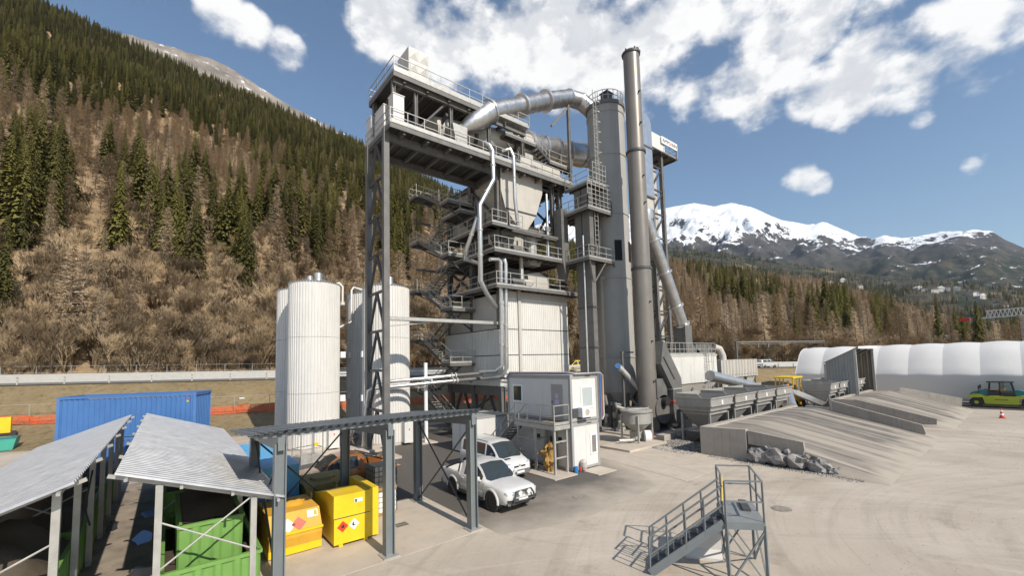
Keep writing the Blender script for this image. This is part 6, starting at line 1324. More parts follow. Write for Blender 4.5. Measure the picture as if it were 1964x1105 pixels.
def van(label, loc, rz, paint, scale=1.0):
    t = thing('van', label, 'van', loc, rz); t.scale = (scale,)*3; W_ = .95
    st = [hoodsec(2.40, .66, .40, .74, .02), hoodsec(2.34, .80, .32, .86), hoodsec(2.18, .89, .28, .97), hoodsec(1.9, .93, .27, 1.07, .05), hoodsec(1.70, W_, .27, 1.12, .06),
          cabsec(1.56, W_, .27, 1.24, 1.13, .88), cabsec(1.32, W_, .27, 1.45, 1.14, .84), cabsec(1.04, W_, .27, 1.68, 1.15, .80), cabsec(.74, W_, .27, 1.87, 1.16, .775), cabsec(.42, W_, .27, 1.93, 1.16, .77), cabsec(.30, W_, .27, 1.94, 1.16, .77), cabsec(-.72, W_, .27, 1.95, 1.16, .77), cabsec(-.82, W_, .27, 1.95, 1.16, .77), cabsec(-2.05, W_, .27, 1.94, 1.16, .77), cabsec(-2.28, W_-.02, .30, 1.90, 1.16, .765), cabsec(-2.38, W_-.06, .34, 1.78, 1.15, .75)]
    g = {}
    for i in (4, 5, 6, 7): g[(i, 8)] = 'windscreen'
    for i in (6, 7, 8): g[(i, 6)] = 'front_side_window'
    g[(10, 6)] = 'middle_side_window'; g[(12, 6)] = 'rear_side_window'
    car_shell(t, st, g, paint)
    for s in (1, -1):
        for x in (1.45, .36, -.78): panel(t, [(x, s*(W_+.002), .42), (x+.014, s*(W_+.002), .42), (x+.014, s*(W_-.01), 1.10), (x, s*(W_-.01), 1.10)], BLACKP, 'door_gap', .002)
        MB().box((.44, s*.955-.02, .98), (.62, s*.955+.02, 1.03)).build('door_handle', BLACKP, t, local=True)
        mb = MB(); mb.lathe((0, 0, 0), [(.02, -.14), (.10, -.10), (.115, .08), (.06, .15)], 12); mb.v = [(1.22+x_*.55, s*(1.07+y_), 1.30+z_) for x_, y_, z_ in mb.v]; mb.bar((1.25, s*.92, 1.2), (1.22, s*1.04, 1.22), .06, .05); mb.build('mirror', BLACKP, t, smooth=60, local=True)
        mb = MB(); mb.bar((1.0, s*.957, .55), (-1.1, s*.957, .55), .025, .09); mb.build('rubbing_strip', BLACKP, t, local=True)
        for x in (1.45, -1.6): arch(t, x, s, .40, W_, paint, .36, False); wheel(t, x, s*.735, .335, s, .225)
        panel(t, [(2.385, s*.50, .72), (2.27, s*.84, .76), (2.10, s*.90, .95), (2.27, s*.58, .92)], LENS, 'headlight', .035)
    MB().prism([(2.30, -.84, .34), (2.46, -.60, .34), (2.47, 0, .34), (2.46, .60, .34), (2.30, .84, .34)], (0, 0, .24)).build('bumper', mat('grey_bumper_plastic', (.14, .14, .145), .6), t, local=True)
    for y0 in (-.40, .08): MB().box((2.32, y0, .72), (2.41, y0+.32, .80)).build('grille', BLACKP, t, local=True)
    MB().prism([(2.40, 0, .74), (2.40, .06, .82), (2.40, 0, .90), (2.40, -.06, .82)], (.02, 0, 0)).build('badge', RAIL, t, local=True); MB().box((2.474, -.26, .42), (2.486, .26, .53)).build('number_plate', WHITEP, t, local=True)
    MB().box((1.80, -.62, 1.115), (1.94, -.26, 1.14)).build('bonnet_vent', BLACKP, t, local=True)
    for y in (.3, -.30): MB().bar((1.64, y, 1.20), (1.48, y+.45, 1.345), .02, .02).build('wiper', BLACKP, t, local=True)
    for s in (1, -1): MB().bar((.4, s*.69, 1.93), (-2.0, s*.69, 1.935), .03, .02).build('roof_channel', mat('grey_bumper_plastic', (.14, .14, .145), .6), t, local=True)
    return t
van('white passenger van parked between the white pickup and the site cabins', (15.15, 20.75, .004), radians(-90), WPAINT)
def on_road(px, py, n):
    d = ray(px, py); s = n/(RN.x*d.x+RN.y*d.y); return tn(d.x*s, d.y*s)[0]
t_ = on_road(1108, 700, 67); van('yellow van driving on the road behind the tower', TN(t_, 67, roadz(t_)), RA+pi, YEL); t_ = on_road(1470, 692, 64)
van('white car-like van driving on the road behind the feed bins', TN(t_, 64, roadz(t_)), RA, WPAINT, .85)
# ================================================================== ramps, retaining walls, rocks
def ramp_mat():
    m = mat('ramp_asphalt', (.15, .135, .118), .9, 0, .3, .8, bump=.3, bscale=12); nt = m.node_tree; N = nt.nodes; L = nt.links; b = N['Principled BSDF']; src = b.inputs['Base Color'].links[0].from_socket
    tc = N.new('ShaderNodeTexCoord'); mp = N.new('ShaderNodeMapping'); mp.inputs['Scale'].default_value = (1.1, .05, .05); L.new(tc.outputs['Object'], mp.inputs[0]); n = N.new('ShaderNodeTexNoise'); n.inputs['Scale'].default_value = 1.0; n.inputs['Detail'].default_value = 6; n.inputs['Distortion'].default_value = .3; L.new(mp.outputs[0], n.inputs['Vector'])
    r = N.new('ShaderNodeMapRange'); L.new(n.outputs['Fac'], r.inputs[0]); r.inputs[1].default_value = .42; r.inputs[2].default_value = .62; x = N.new('ShaderNodeMix'); x.data_type = 'RGBA'; L.new(r.outputs[0], x.inputs[0]); L.new(src, x.inputs[6]); x.inputs[7].default_value = (.36, .315, .26, 1)
    sp = N.new('ShaderNodeSeparateXYZ'); L.new(tc.outputs['Object'], sp.inputs[0]); n5 = N.new('ShaderNodeTexNoise'); n5.inputs['Scale'].default_value = .6; n5.inputs['Detail'].default_value = 5; L.new(tc.outputs['Object'], n5.inputs['Vector'])
    ad = N.new('ShaderNodeMath'); ad.operation = 'MULTIPLY_ADD'; L.new(n5.outputs['Fac'], ad.inputs[0]); ad.inputs[1].default_value = -1.4; L.new(sp.outputs[2], ad.inputs[2])
    r5 = N.new('ShaderNodeMapRange'); L.new(ad.outputs[0], r5.inputs[0]); r5.inputs[1].default_value = -.22; r5.inputs[2].default_value = -.68
    y5 = N.new('ShaderNodeMix'); y5.data_type = 'RGBA'; L.new(r5.outputs[0], y5.inputs[0]); L.new(x.outputs[2], y5.inputs[6]); y5.inputs[7].default_value = (.40, .35, .285, 1); L.new(y5.outputs[2], b.inputs['Base Color']); return m
RAMPM = ramp_mat()
def ramp(name, x0, x1, ytop, ymid, ybot, z1):
    mb = MB(); nx, ny = 40, 30; vs = []
    for j in range(ny+1):
        f = j/ny; y = ytop+(ybot-ytop)*f; z = z1 if y > ymid else z1*(1-((ymid-y)/(ymid-ybot))**1.05); k = max(0, (f-.5)/.5)
        for i in range(-1, nx+2):
            u = min(1, max(0, i/nx)); x = x0-.7*k*k+(x1-x0+1.4*k*k)*u; e = noise.noise(V(x*.4, y*.25, 1))*.07
            zz = max(0, z+e*min(1, z))+.01
            if i < 0: x -= (z*.55+.25+.12*noise.noise(V(0, y*2, 2)))*min(1, max(0, k*2-.25)); zz = -.03
            if i > nx: x += (z*.55+.3)*min(1, max(0, k*2-.25)); zz = -.03
            vs.append((x, y, zz))
    w = nx+3; mb.add(vs, [(j*w+i, j*w+i+1, (j+1)*w+i+1, (j+1)*w+i)[::-1] for j in range(ny) for i in range(w-1)]); return tag(mb.build(name, RAMPM, smooth=60), kind='structure')
ramp('loading_ramp', 28.3, 45.0, 14.3, 12.6, 5.0, 1.72); ramp('loading_ramp', 51.3, 68.0, 12.9, 11.3, 4.8, 1.9)
def wall(label, poly, ext, m=PRECAST, joints=()):
    mb = MB(); mb.prism(poly, ext); o = tag(mb.build('retaining_wall', m), label, 'wall'); return o
wall('pale concrete wall along the top edge of the ramp below the first feed bins', [(28.05, 14.3, 0), (28.05, 14.75, 0), (28.05, 14.75, 1.82), (28.05, 14.3, 1.82)], (17.2, 0, 0), CONC)
w0 = thing('corner_wall', 'board-marked concrete corner wall at the side of the first ramp', 'wall', (28.1, 13, 0))
for i in range(5): y = 14.3-.5*i; MB().prism([(28.05+random.uniform(0, .008), y-.49, -.05), (28.05, y, -.05), (28.05, y, 1.82+.02*i), (28.05, y-.49, 1.84+.02*i)], (.35, 0, 0)).build('concrete_panel', CONC, w0)
wall('precast parapet panel resting on boulders beside the first ramp', [(28.1, 11.72, 1.05), (28.1, 8.8, .78), (28.1, 8.72, 1.1), (28.1, 8.75, 1.52), (28.1, 11.72, 1.86)], (.22, 0, 0))
wall('long sloping precast parapet between the two ramps, first ramp side', [(44.9, 11.6, .9), (44.4, 6.0, -.05), (44.4, 5.75, .35), (44.4, 5.9, .95), (44.9, 11.6, 2.42)], (.25, 0, 0)); wall('short upright concrete panel at the head of the first ramp', [(44.9, 13.6, .2), (44.9, 11.75, .2), (44.9, 11.75, 1.85), (44.9, 13.6, 1.85)], (.25, 0, 0), CONC)
w1 = thing('corner_wall', 'board-marked concrete corner wall at the side of the second ramp', 'wall', (51, 12.5, 0))
for i in range(4): y = 12.95-.48*i; MB().prism([(51.0, y-.47, -.05), (51.0, y, -.05), (51.0, y, 2.05), (51.0, y-.47, 2.05)], (.35, 0, 0)).build('concrete_panel', CONC, w1)
wall('pale concrete wall along the top edge of the second ramp', [(51.0, 12.96, 0), (51.0, 13.35, 0), (51.0, 13.35, 2.0), (51.0, 12.96, 2.0)], (17.2, 0, 0), CONC)
wall('sloping precast parapet on the near side of the second ramp', [(51.0, 11.3, .9), (50.8, 5.9, 0), (50.8, 5.8, .75), (51.0, 11.3, 2.1)], (.25, 0, 0)); wall('sloping precast parapet on the far side of the second ramp', [(67.6, 10.6, .8), (71.2, 6.0, 0), (71.2, 5.9, 1.0), (67.6, 10.6, 2.3)], (.25, 0, 0)); wall('short upright concrete panel at the head of the second ramp', [(67.3, 12.9, .2), (67.3, 10.7, .2), (67.3, 10.7, 1.95), (67.3, 12.9, 1.95)], (.25, 0, 0), CONC)
random.seed(9)
ROCKD = mat('split_boulder_stone', (.23, .22, .215), .85, 0, .6, 3.5, bump=.8, bscale=5, dirt=(.5, .48, .45), dirt_amt=.8)
for i, (y, z, r, q) in enumerate([(11.15, .42, .62, 1.1), (10.1, .46, .68, 1.2), (9.05, .40, .62, 1.1), (8.1, .30, .58, 1.2), (7.3, .14, .36, 1.2), (6.8, .1, .22, 1), (10.6, .98, .2, 1), (9.55, .92, .2, 1), (8.6, .78, .2, 1), (6.4, .06, .16, 1)]):
    o = lumpy('boulder', (28.0, y, z), r, ROCKD, None, i*3.3+1, (.75, q*.85, .72), 6, .6); o.data.polygons.foreach_set('use_smooth', [False]*len(o.data.polygons))
    tag(o, 'rough grey boulder packed under the precast parapet of the first ramp', 'boulder', 'boulders under the ramp parapet')
mb = MB(); rnd = random.Random(4)
for i in range(900):
    y = rnd.uniform(6.0, 14.0); x = 27.75-abs(rnd.gauss(0, .25)); s = rnd.uniform(.02, .06); mb.add([(x-s, y, 0), (x+s, y-s, 0), (x, y+s, 0), (x, y, s*1.3)], [(0, 1, 3), (1, 2, 3), (2, 0, 3)])
for i in range(700):
    x, y = rnd.uniform(27, 31.5), rnd.uniform(15, 18.5); s = rnd.uniform(.03, .09); mb.add([(x-s, y, 0), (x+s, y-s, 0), (x, y+s, 0), (x, y, s*1.3)], [(0, 1, 3), (1, 2, 3), (2, 0, 3)])
for i in range(2600):
    x, y = rnd.uniform(8, 60), rnd.uniform(-3, 14); s = rnd.uniform(.004, .015)*(1+x/50)
    if 20.5 < x < 28 and y > 12 or 27 < x < 46 and y > 4.5 or 51 < x < 68 and y > 4.5: continue
    mb.add([(x-s, y, 0), (x+s, y-s, 0), (x, y+s, 0), (x, y, s*1.3)], [(0, 1, 3), (1, 2, 3), (2, 0, 3)])
tag(mb.build('loose_gravel', ROCKM), 'loose grey gravel and grit scattered over the yard and ramp foot', 'gravel', kind='stuff')
mb = MB(); mb.add([(x, y, .006) for x, y in ((24.9, 17.9), (27.6, 15.2), (31, 15.0), (50, 15.2), (50, 20), (38, 20.5), (30, 19.4))], [tuple(range(7))]); tag(mb.build('gravel_bed', mat('dark_gravel', (.13, .12, .11), .95, 0, .4, 3, bump=.8, bscale=25)), kind='structure')
# ================================================================== cold feed bins
def bin_(x0, x1, yf, yb, z1, fill, label, group):
    t = thing('feed_bin', label, 'feed bin', ((x0+x1)/2, (yf+yb)/2, 0), 0, group); g = .2; x0 += g; x1 -= g
    def sh(z0, z1_, a0, a1, name, m=BINM):      # a = inset at lower / upper edge
        mb = MB(); B = [(x0+a0, yf+a0*.75, z0), (x1-a0, yf+a0*.75, z0), (x1-a0, yb-a0*.6, z0), (x0+a0, yb-a0*.6, z0)]; U = [(x0+a1, yf+a1*.75, z1_), (x1-a1, yf+a1*.75, z1_), (x1-a1, yb-a1*.6, z1_), (x0+a1, yb-a1*.6, z1_)]
        mb.add(B+U, [(0, 1, 5, 4), (1, 2, 6, 5), (2, 3, 7, 6), (3, 0, 4, 7)]+[(5, 1, 0, 4)[::1]][:0]); return mb.build(name, m, t)
    sh(z1-.6, z1, .08, 0, 'upper_wall'); sh(z1-.95, z1-.6, .30, .08, 'shoulder_wall'); sh(z1-1.25, z1-.95, .52, .30, 'lower_wall'); sh(z1-2.5, z1-1.25, 1.6, .52, 'hopper_wall')
    for z, a in ((z1-.03, -.04), (z1-.6, .03), (z1-.95, .25), (z1-1.25, .47)):
        mb = MB(); p = [(x0+a, yf+a*.75, z), (x1-a, yf+a*.75, z), (x1-a, yb-a*.6, z), (x0+a, yb-a*.6, z)]
        for i in range(4): mb.bar(p[i], p[(i+1) % 4], .08, .09)
        mb.build('stiffener', BINM, t)
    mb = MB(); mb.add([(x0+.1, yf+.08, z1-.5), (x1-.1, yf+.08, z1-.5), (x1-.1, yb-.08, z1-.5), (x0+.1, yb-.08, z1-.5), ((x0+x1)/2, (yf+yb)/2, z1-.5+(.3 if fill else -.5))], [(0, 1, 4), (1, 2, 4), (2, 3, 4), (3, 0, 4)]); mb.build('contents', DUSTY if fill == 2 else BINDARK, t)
    mb = MB(); mb.prism([(x0, yb, z1-.2), (x0, yf+.7, z1), (x0, yf+1.0, z1+.28), (x0, yb, z1+.28)], (.05, 0, 0)); mb.box((x0+.05, yb-.05, z1-.1), (x1, yb, z1+.28)); mb.build('raised_board', BINM, t)
    for x in (x0+.4, x1-.4):
        for y in (yf+.35, yb-.3): MB().box((x-.07, y-.07, 0), (x+.07, y+.07, z1-1.2)).build('leg', BINM, t)
    mb = MB(); mb.box((x0+.3, yf+.5, .45), (x1-.3, yb-.6, .8)); mb.build('feeder_belt', DSTEEL, t); mb = MB(); mb.box(((x0+x1)/2-.12, yf+.0, z1-.55), ((x0+x1)/2+.12, yf+.06, z1-.25)); mb.build('number_plate', WHITEP, t)
xs = [31.0, 35.1, 39.4, 43.7, 48.0]; L1 = ['empty grey feed bin next to the filter house, first of its row', 'grey feed bin with sandy aggregate, second of the row below the filter house', 'grey feed bin, third of the row below the filter house', 'grey feed bin with a little brown aggregate, last of the row below the filter house']
for i in range(4): bin_(xs[i], xs[i+1], 15.45, 18.3, 3.42, (0, 2, 1, 2)[i], L1[i], 'cold feed bins')
xs = [52.3, 55.6, 58.9, 62.6, 66.3]; L2 = ['grey feed bin standing outside the lean-to cover, next to the yellow loader', 'grey feed bin outside the lean-to cover, against its side wall', 'grey feed bin under the lean-to cover, next to its side wall', 'grey feed bin under the lean-to cover, at its open end']
for i in range(4): bin_(xs[i], xs[i+1], 13.5, 16.1, 3.45, (0, 1, 1, 1)[i], L2[i], 'cold feed bins')
# cover over the last two bins
cv = thing('lean_to_cover', 'tall grey ribbed-sheet lean-to cover over the last feed bins', 'shed', (63, 15.5, 0))
for i in range(5):
    y0 = 15.5-i*.56; mb = MB(); mb.ribbed((58.95, y0-.005, .3), (0, -.555, 0), (0, 0, 5), .3, .04); mb.v = [(x, y, z if z < 1 else 5.6+(15.5-y)*.52) for x, y, z in mb.v]; mb.build('side_sheet', GREYCLAD, cv)
for i in range(5):
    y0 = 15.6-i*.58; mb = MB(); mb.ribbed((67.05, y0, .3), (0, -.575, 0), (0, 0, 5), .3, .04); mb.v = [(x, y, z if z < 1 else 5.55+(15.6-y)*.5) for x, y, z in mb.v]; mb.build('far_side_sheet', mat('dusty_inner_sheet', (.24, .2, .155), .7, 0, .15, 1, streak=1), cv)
mb = MB(); mb.add([(58.98, 15.5, .3), (58.98, 12.7, .3), (58.98, 12.7, 7.0), (58.98, 15.5, 5.55)], [(0, 1, 2, 3)]); mb.build('side_lining', GREYCLAD, cv)
for i in range(7): x = 58.8+i*1.2; mb = MB(); mb.ribbed((x+1.19, 12.4, 7.2), (-1.18, 0, 0), (0, 3.3, -1.72), .3, .04); mb.ribbed((x, 12.4, 7.17), (1.18, 0, 0), (0, 3.3, -1.72), .3, .03); mb.build('roof_sheet', GREYCLAD, cv)
mb = MB(); mb.box((58.8, 12.33, 7.0), (67.2, 12.4, 7.25)); mb.build('fascia', WHITEP, cv)
for i in range(7): x = 59+i*1.17; mb = MB(); mb.ribbed((x, 15.7, .3), (1.16, 0, 0), (0, 0, 5.0), .3, .04); mb.build('back_sheet', GREYCLAD, cv)
for x in (59.0, 66.9):
    for y in (12.75, 15.55): MB().box((x-.12, y-.12, 0), (x+.12, y+.12, 7.0 if y < 14 else 5.2)).build('post', RAIL, cv)
for x in (61.5, 64.2): MB().bar((x, 12.7, 6.9), (x, 15.5, 5.45), .12, .2).build('rafter', DSTEEL, cv)
# fluted hoppers and conveyor
for i in range(3):
    x = 47.3+i*3.15; t = thing('fluted_hopper', ('fluted grey hopper box next to the filter house pipe', 'middle fluted grey hopper box of the three behind the feed bins', 'fluted grey hopper box farthest from the filter house')[i], 'hopper', (x+1.5, 23, 0), 0, 'fluted hoppers'); mb = MB(); mb.ribbed((x, 22, 4.1), (2.95, 0, 0), (0, 0, 2.0), .74, .14, frac=.45); mb.build('front_panel', HOPPER, t)
    mb = MB(); mb.box((x, 22.02, 4.1), (x+2.95, 24, 6.1)); mb.build('body', HOPPER, t); mb = MB(); mb.box((x+.1, 21.95, 4.35), (x+2.85, 22.0, 4.43)); mb.build('rib', STEEL, t)
    mb = MB(); mb.prism([(x+.1, 22.1, 4.1), (x+2.85, 22.1, 4.1), (x+2.0, 22.4, 3.0), (x+.9, 22.4, 3.0)][::-1], (0, 1.5, 0)); mb.build('cone', HOPPER, t)
    for xx in (x+.2, x+2.75): MB().box((xx-.07, 22.1, 0), (xx+.07, 22.24, 4.1)).build('leg', STEEL, t)
cb = thing('belt_conveyor', 'inclined galvanised round conveyor cover running behind the feed bins', 'conveyor', (40, 19, 0)); mb = MB(); mb.cyl((39.3, 19.4, 4.75), (47.5, 19.0, 3.3), .5, n=18); mb.build('cover', GALV, cb, smooth=40)
for x in (40, 43, 46): MB().box((x-.08, 19.0, 0), (x+.08, 19.2, 4.1-(x-39.3)*.17)).build('trestle', STEEL, cb)
cb = thing('belt_conveyor', 'galvanised conveyor hood between the two ramps', 'conveyor', (50, 15, 0)); mb = MB(); mb.cyl((46.8, 15.4, 1.3), (49.8, 16.8, 2.9), .6, n=18); mb.build('hood', GALV, cb, smooth=40); mb = MB(); mb.bar((49.8, 16.0, 2.7), (53.3, 14.0, 1.0), .7, .5); mb.build('chute', GALV, cb)
MB().box((48.6, 16.0, 0), (48.8, 16.2, 2.3)).build('trestle', STEEL, cb)
# yellow loader between the bins
lo = thing('wheel_loader', 'yellow machine with open canopy working between the two rows of feed bins', 'loader', (55, 18, 0)); X0, Y0 = 53.4, 17.2
mb = MB(); mb.box((X0, Y0, .9), (X0+3.6, Y0+1.8, 1.9)); mb.box((X0+2.2, Y0+.2, 1.9), (X0+3.6, Y0+1.6, 2.4)); mb.build('body', YEL, lo); mb = MB(); mb.box((X0-.1, Y0-.1, 3.9), (X0+2.9, Y0+1.9, 4.05)); mb.build('canopy', YEL, lo)
for x in (X0+.1, X0+1.3, X0+2.4):
    for y in (Y0+.05, Y0+1.75): MB().bar((x, y, 1.9), (x+.15, y, 3.9), .1).build('canopy_post', YEL, lo)
MB().box((X0+.6, Y0+.5, 1.9), (X0+1.2, Y0+1.1, 2.7)).build('seat', BLACKP, lo)
for x in (X0+.6, X0+2.9):
    for y in (Y0-.05, Y0+1.5): MB().cyl((x, y, .75), (x, y+.4, .75), .75, n=20).build('wheel', BLACK, lo, smooth=40)
MB().box((X0+1.6, Y0-.12, 1.2), (X0+2.0, Y0-.05, 1.6)).build('orange_lamp', ORANGE, lo)
# ================================================================== tunnel tent
tt = thing('tunnel_tent', 'long white tunnel tent of bulging membrane bays', 'tent', (81, 8, 0)); TP = [(75.6, 0), (75.4, 1.2), (75.2, 2.4), (75, 3.45), (75.12, 3.7), (75.7, 4.5), (76.4, 5.4), (77.2, 6.3), (78.2, 7.0), (79.6, 7.4), (81.2, 7.5), (83, 7.3), (84.8, 6.6), (86.3, 5.4), (87, 3.5), (86.4, 0)]
bay = 3.2; yb0 = 23.7
for k in range(15):
    ya = yb0-bay*k; mb = MB(); ny = 8; vs = []
    for j in range(ny+1):
        f = j/ny; bl = .13*sin(pi*f)
        for i, (x, z) in enumerate(TP):
            nx_, nz_ = (x-81), (z-1.5); l = sqrt(nx_*nx_+nz_*nz_); e = bl*(1 if z > .5 else 0); e = e if i > 3 else e*.35; vs.append((x+nx_/l*(e-.06), ya-bay*f, z+nz_/l*(e-.06)))
    m_ = len(TP); mb.add(vs, [(j*m_+i, (j+1)*m_+i, (j+1)*m_+i+1, j*m_+i+1)[::-1] for j in range(ny) for i in range(m_-1)]); mb.build('membrane_bay', FABRIC, tt, smooth=70)
mb = MB(); mb.add([(x, yb0, z) for x, z in TP], [tuple(range(len(TP)))]); mb.build('end_wall', FABRIC, tt)
mb = MB(); mb.box((74.3, -22, 0), (75.0, 23.7, .35)); mb.build('ballast_kerb', CONC, tt)
# ================================================================== pneumatic roller, cone
rl = thing('road_roller', 'lime green rubber-tyred road roller with black cab in front of the white tent', 'roller', (72.9, 2.9, 0), radians(90)); L_ = 2.55
pf = [(-2.6, 1.12), (-2.3, 1.42), (-1.7, 1.55), (-1.2, 1.35), (-.9, 1.3), (1.2, 1.3), (1.6, 1.5), (2.2, 1.5), (2.55, 1.25), (2.62, 1.08), (1.45, 1.12), (1.3, .42), (-1.2, .42), (-1.3, 1.12)]
mb = MB(); mb.prism([(x, -.95, z) for x, z in pf][::-1], (0, 1.9, 0)); mb.build('body', ROLLG, rl, local=True)
mb = MB(); mb.prism([(-2.4, -.8, 1.35), (-.95, -.8, 1.38), (-.95, -.8, 2.0), (-1.3, -.8, 2.0), (-2.3, -.8, 1.6)], (0, 1.6, 0)); mb.build('bonnet', TEAL, rl, local=True); mb = MB(); mb.prism([(.9, -.8, 1.35), (2.45, -.8, 1.45), (2.3, -.8, 1.65), (1.3, -.8, 2.0), (.9, -.8, 2.0)], (0, 1.6, 0)); mb.build('rear_cover', TEAL, rl, local=True)
cabx = [(-1.0, 1.3), (1.0, 1.3), (.85, 2.8), (-.75, 2.8)]; mb = MB()
for s in (-.85, .85):
    for a, b in ((0, 3), (1, 2)): mb.bar((cabx[a][0], s, cabx[a][1]), (cabx[b][0], s, cabx[b][1]), .09)
    mb.bar((.1, s, 1.3), (.1, s, 2.8), .08); mb.bar((-1.0, s, 1.6), (1.0, s, 1.6), .08, .5)
mb.box((-.95, -.95, 2.8), (1.05, .95, 2.92)); mb.build('cab_frame', BLACKP, rl, local=True)
mb = MB(); mb.box((-.5, -.5, 1.4), (.2, .3, 1.9)); mb.build('seat', BLACKP, rl, local=True)
TEALG = mat('tinted_cab_glass', (.35, .5, .5), .05, 0, .02, 1, trans=.9)
mb = MB(); mb.prism([(-.9, .88, 1.7), (.05, .88, 1.7), (.05, .88, 2.75), (-.75, .88, 2.75)], (0, .015, 0)); mb.build('side_glass', TEALG, rl, local=True)
for x in (-1.9, 1.95):
    for y in (-.97, -.45, .1, .62): mb = MB(); mb.cyl((x, y, .56), (x, y+.36, .56), .56, n=24); w = mb.build('wheel', BLACK, rl, smooth=40, local=True); MB().cyl((x, y+.36, .56), (x, y+.375, .56), .18, n=14).build('hub', ROLLG, w, local=True)
for s in (-1.15, 1.15):
    for x in (-1.9, 1.75): mb = MB(); mb.bar((x, s*.75, 1.6), (x-.1, s, 2.1), .04); mb.box((x-.15, s-.08, 2.05), (x-.02, s+.08, 2.45)); mb.build('mirror', BLACKP, rl, local=True)
place_me = text_mesh('AMMANN', .22, BLACKP); o = bpy.data.objects.new('lettering', place_me); COL.objects.link(o); o.parent = rl; o.matrix_local = Matrix(((-1, 0, 0, .55), (0, 0, 1, .955), (0, 1, 0, .85), (0, 0, 0, 1)))
def seated_person(label, loc, rz, vest):
    t = thing('person', label, 'person', loc, rz); me = bpy.data.meshes.new('body')
    J = [(0, 0, .0), (0, 0, .25), (0, 0, .45), (0, 0, .58), (.02, 0, .68), (0, .11, .0), (.42, .12, .03), (.46, .12, -.38), (.58, .12, -.42), (0, -.11, .0), (.42, -.12, .03), (.46, -.12, -.38), (.58, -.12, -.42), (0, .19, .46), (.08, .25, .2), (.32, .2, .18), (0, -.19, .46), (.08, -.25, .2), (.32, -.2, .18)]
    R = [.15, .14, .15, .06, .1, .1, .075, .055, .045, .1, .075, .055, .045, .065, .05, .04, .065, .05, .04]
    E = [(0, 1), (1, 2), (2, 3), (3, 4), (0, 5), (5, 6), (6, 7), (7, 8), (0, 9), (9, 10), (10, 11), (11, 12), (2, 13), (13, 14), (14, 15), (2, 16), (16, 17), (17, 18)]
    mb = MB(); 
    for a, b in E: mb.cyl(J[a], J[b], R[a], R[b], n=10)
    b = mb.build('body', vest, t, smooth=60, local=True); lumpy('head', (.03, 0, .74), .105, SKIN, t, 1, (1, .85, 1.2), 8, .05, True); lumpy('helmet', (.02, 0, .80), .12, WHITEP, t, 2, (1.05, .95, .8), 8, .02, True); return t
seated_person('driver in orange vest sitting in the lime roller cab', (72.75, 2.75, 1.9), radians(90), mat('orange_vest', (.75, .22, .02), .7))
seated_person('driver in orange vest sitting under the yellow loader canopy', (54.3, 18.0, 2.7), radians(-90), mat('orange_vest', (.75, .22, .02), .7))
cn = thing('traffic_cone', 'red and white striped traffic cone standing in the open yard', 'cone', (61.5, 2.6, 0)); MB().box((61.28, 2.38, 0), (61.72, 2.82, .05)).build('base', REDM, cn)
for z0, z1, r0, r1, m_ in ((.05, .28, .18, .14, REDM), (.28, .45, .14, .11, WHITEP), (.45, .62, .11, .075, REDM), (.62, .75, .075, .055, WHITEP), (.75, .95, .055, .03, REDM)): MB().cyl((61.5, 2.6, z0), (61.5, 2.6, z1), r0, r1, n=16, cap=z1 > .9).build('band', m_, cn, smooth=40)
mb = MB(); mb.add([(x, y, .006) for x, y in ((69, 8.5), (78, 8), (78, -25), (66, -25), (70, 2))], [tuple(range(5))]); tag(mb.build('rolled_asphalt', mat('fresh_asphalt', (.07, .065, .06), .85, 0, .2, 1)), kind='structure')
# ================================================================== fence with orange mesh along the embankment
fn_ = thing('mesh_fence', 'wire fence with orange plastic netting along the foot of the embankment', 'fence', TN(-10, 55.6, 1.3))
def fz(t): return .2+.25*roadz(t)-.05
r = MB(); r2 = MB(); seg = 3.5; n_ = 24
for i in range(n_):
    t0 = -42+i*seg; t1 = t0+seg; p = MB(); p.tube([TN(t0, 55.6, fz(t0)-.2), TN(t0, 55.6, fz(t0)+2.05)], .04, 6); p.build('post', RAIL, fn_)
    r.tube([TN(t0, 55.6, fz(t0)+2.0), TN(t1, 55.6, fz(t1)+2.0)], .025, 5); r2.tube([TN(t0, 55.6, fz(t0)+.15), TN(t1, 55.6, fz(t1)+.15)], .02, 5)
    if i % 2 == 0: MB().bar(TN(t0+.5, 55.55, fz(t0)+1.75), TN(t0+1.0, 55.55, fz(t0)+1.75), .02, .12).build('white_tag', WHITEP, fn_)
r.build('top_rail', RAIL, fn_); r2.build('bottom_rail', RAIL, fn_)
nt_ = MB(); tt0 = -42.0
for i in range(int(n_*seg/.16)):
    t = tt0+i*.16; sag = .12*sin(t*.9)+.06*sin(t*2.7); z = fz(t)+.12+sag*.5; nt_.bar(TN(t, 55.4, z), TN(t+.05, 55.4, z+.82+sag*.3), .05, .015, RN)
for k in range(6):
    for i in range(int(n_*seg/.8)):
        t = tt0+i*.8; s0 = .12*sin(t*.9)+.06*sin(t*2.7); s1 = .12*sin((t+.8)*.9)+.06*sin((t+.8)*2.7); nt_.bar(TN(t, 55.4, fz(t)+.14+s0*.5+k*.155), TN(t+.8, 55.4, fz(t+.8)+.14+s1*.5+k*.155), .015, .055)
nt_.build('orange_netting', ORANGE, fn_)
f2 = thing('site_fence', 'light wire site fence standing beyond the road at the foot of the hill', 'fence', TN(-30, 72.3, 5.3)); r = MB(); r2 = MB()
for i in range(13):
    t0 = -44+i*3.5; MB().tube([TN(t0, 72.3, roadz(t0)-.2), TN(t0, 72.3, roadz(t0)+2.1)], .04, 6).build('post', RAIL, f2)
    if i < 12:
        for h, q_ in ((2.05, r), (1.2, r2)): q_.tube([TN(t0, 72.3, roadz(t0)+h), TN(t0+3.5, 72.3, roadz(t0+3.5)+h)], .025, 5)
r.build('top_rail', RAIL, f2); r2.build('middle_rail', RAIL, f2)
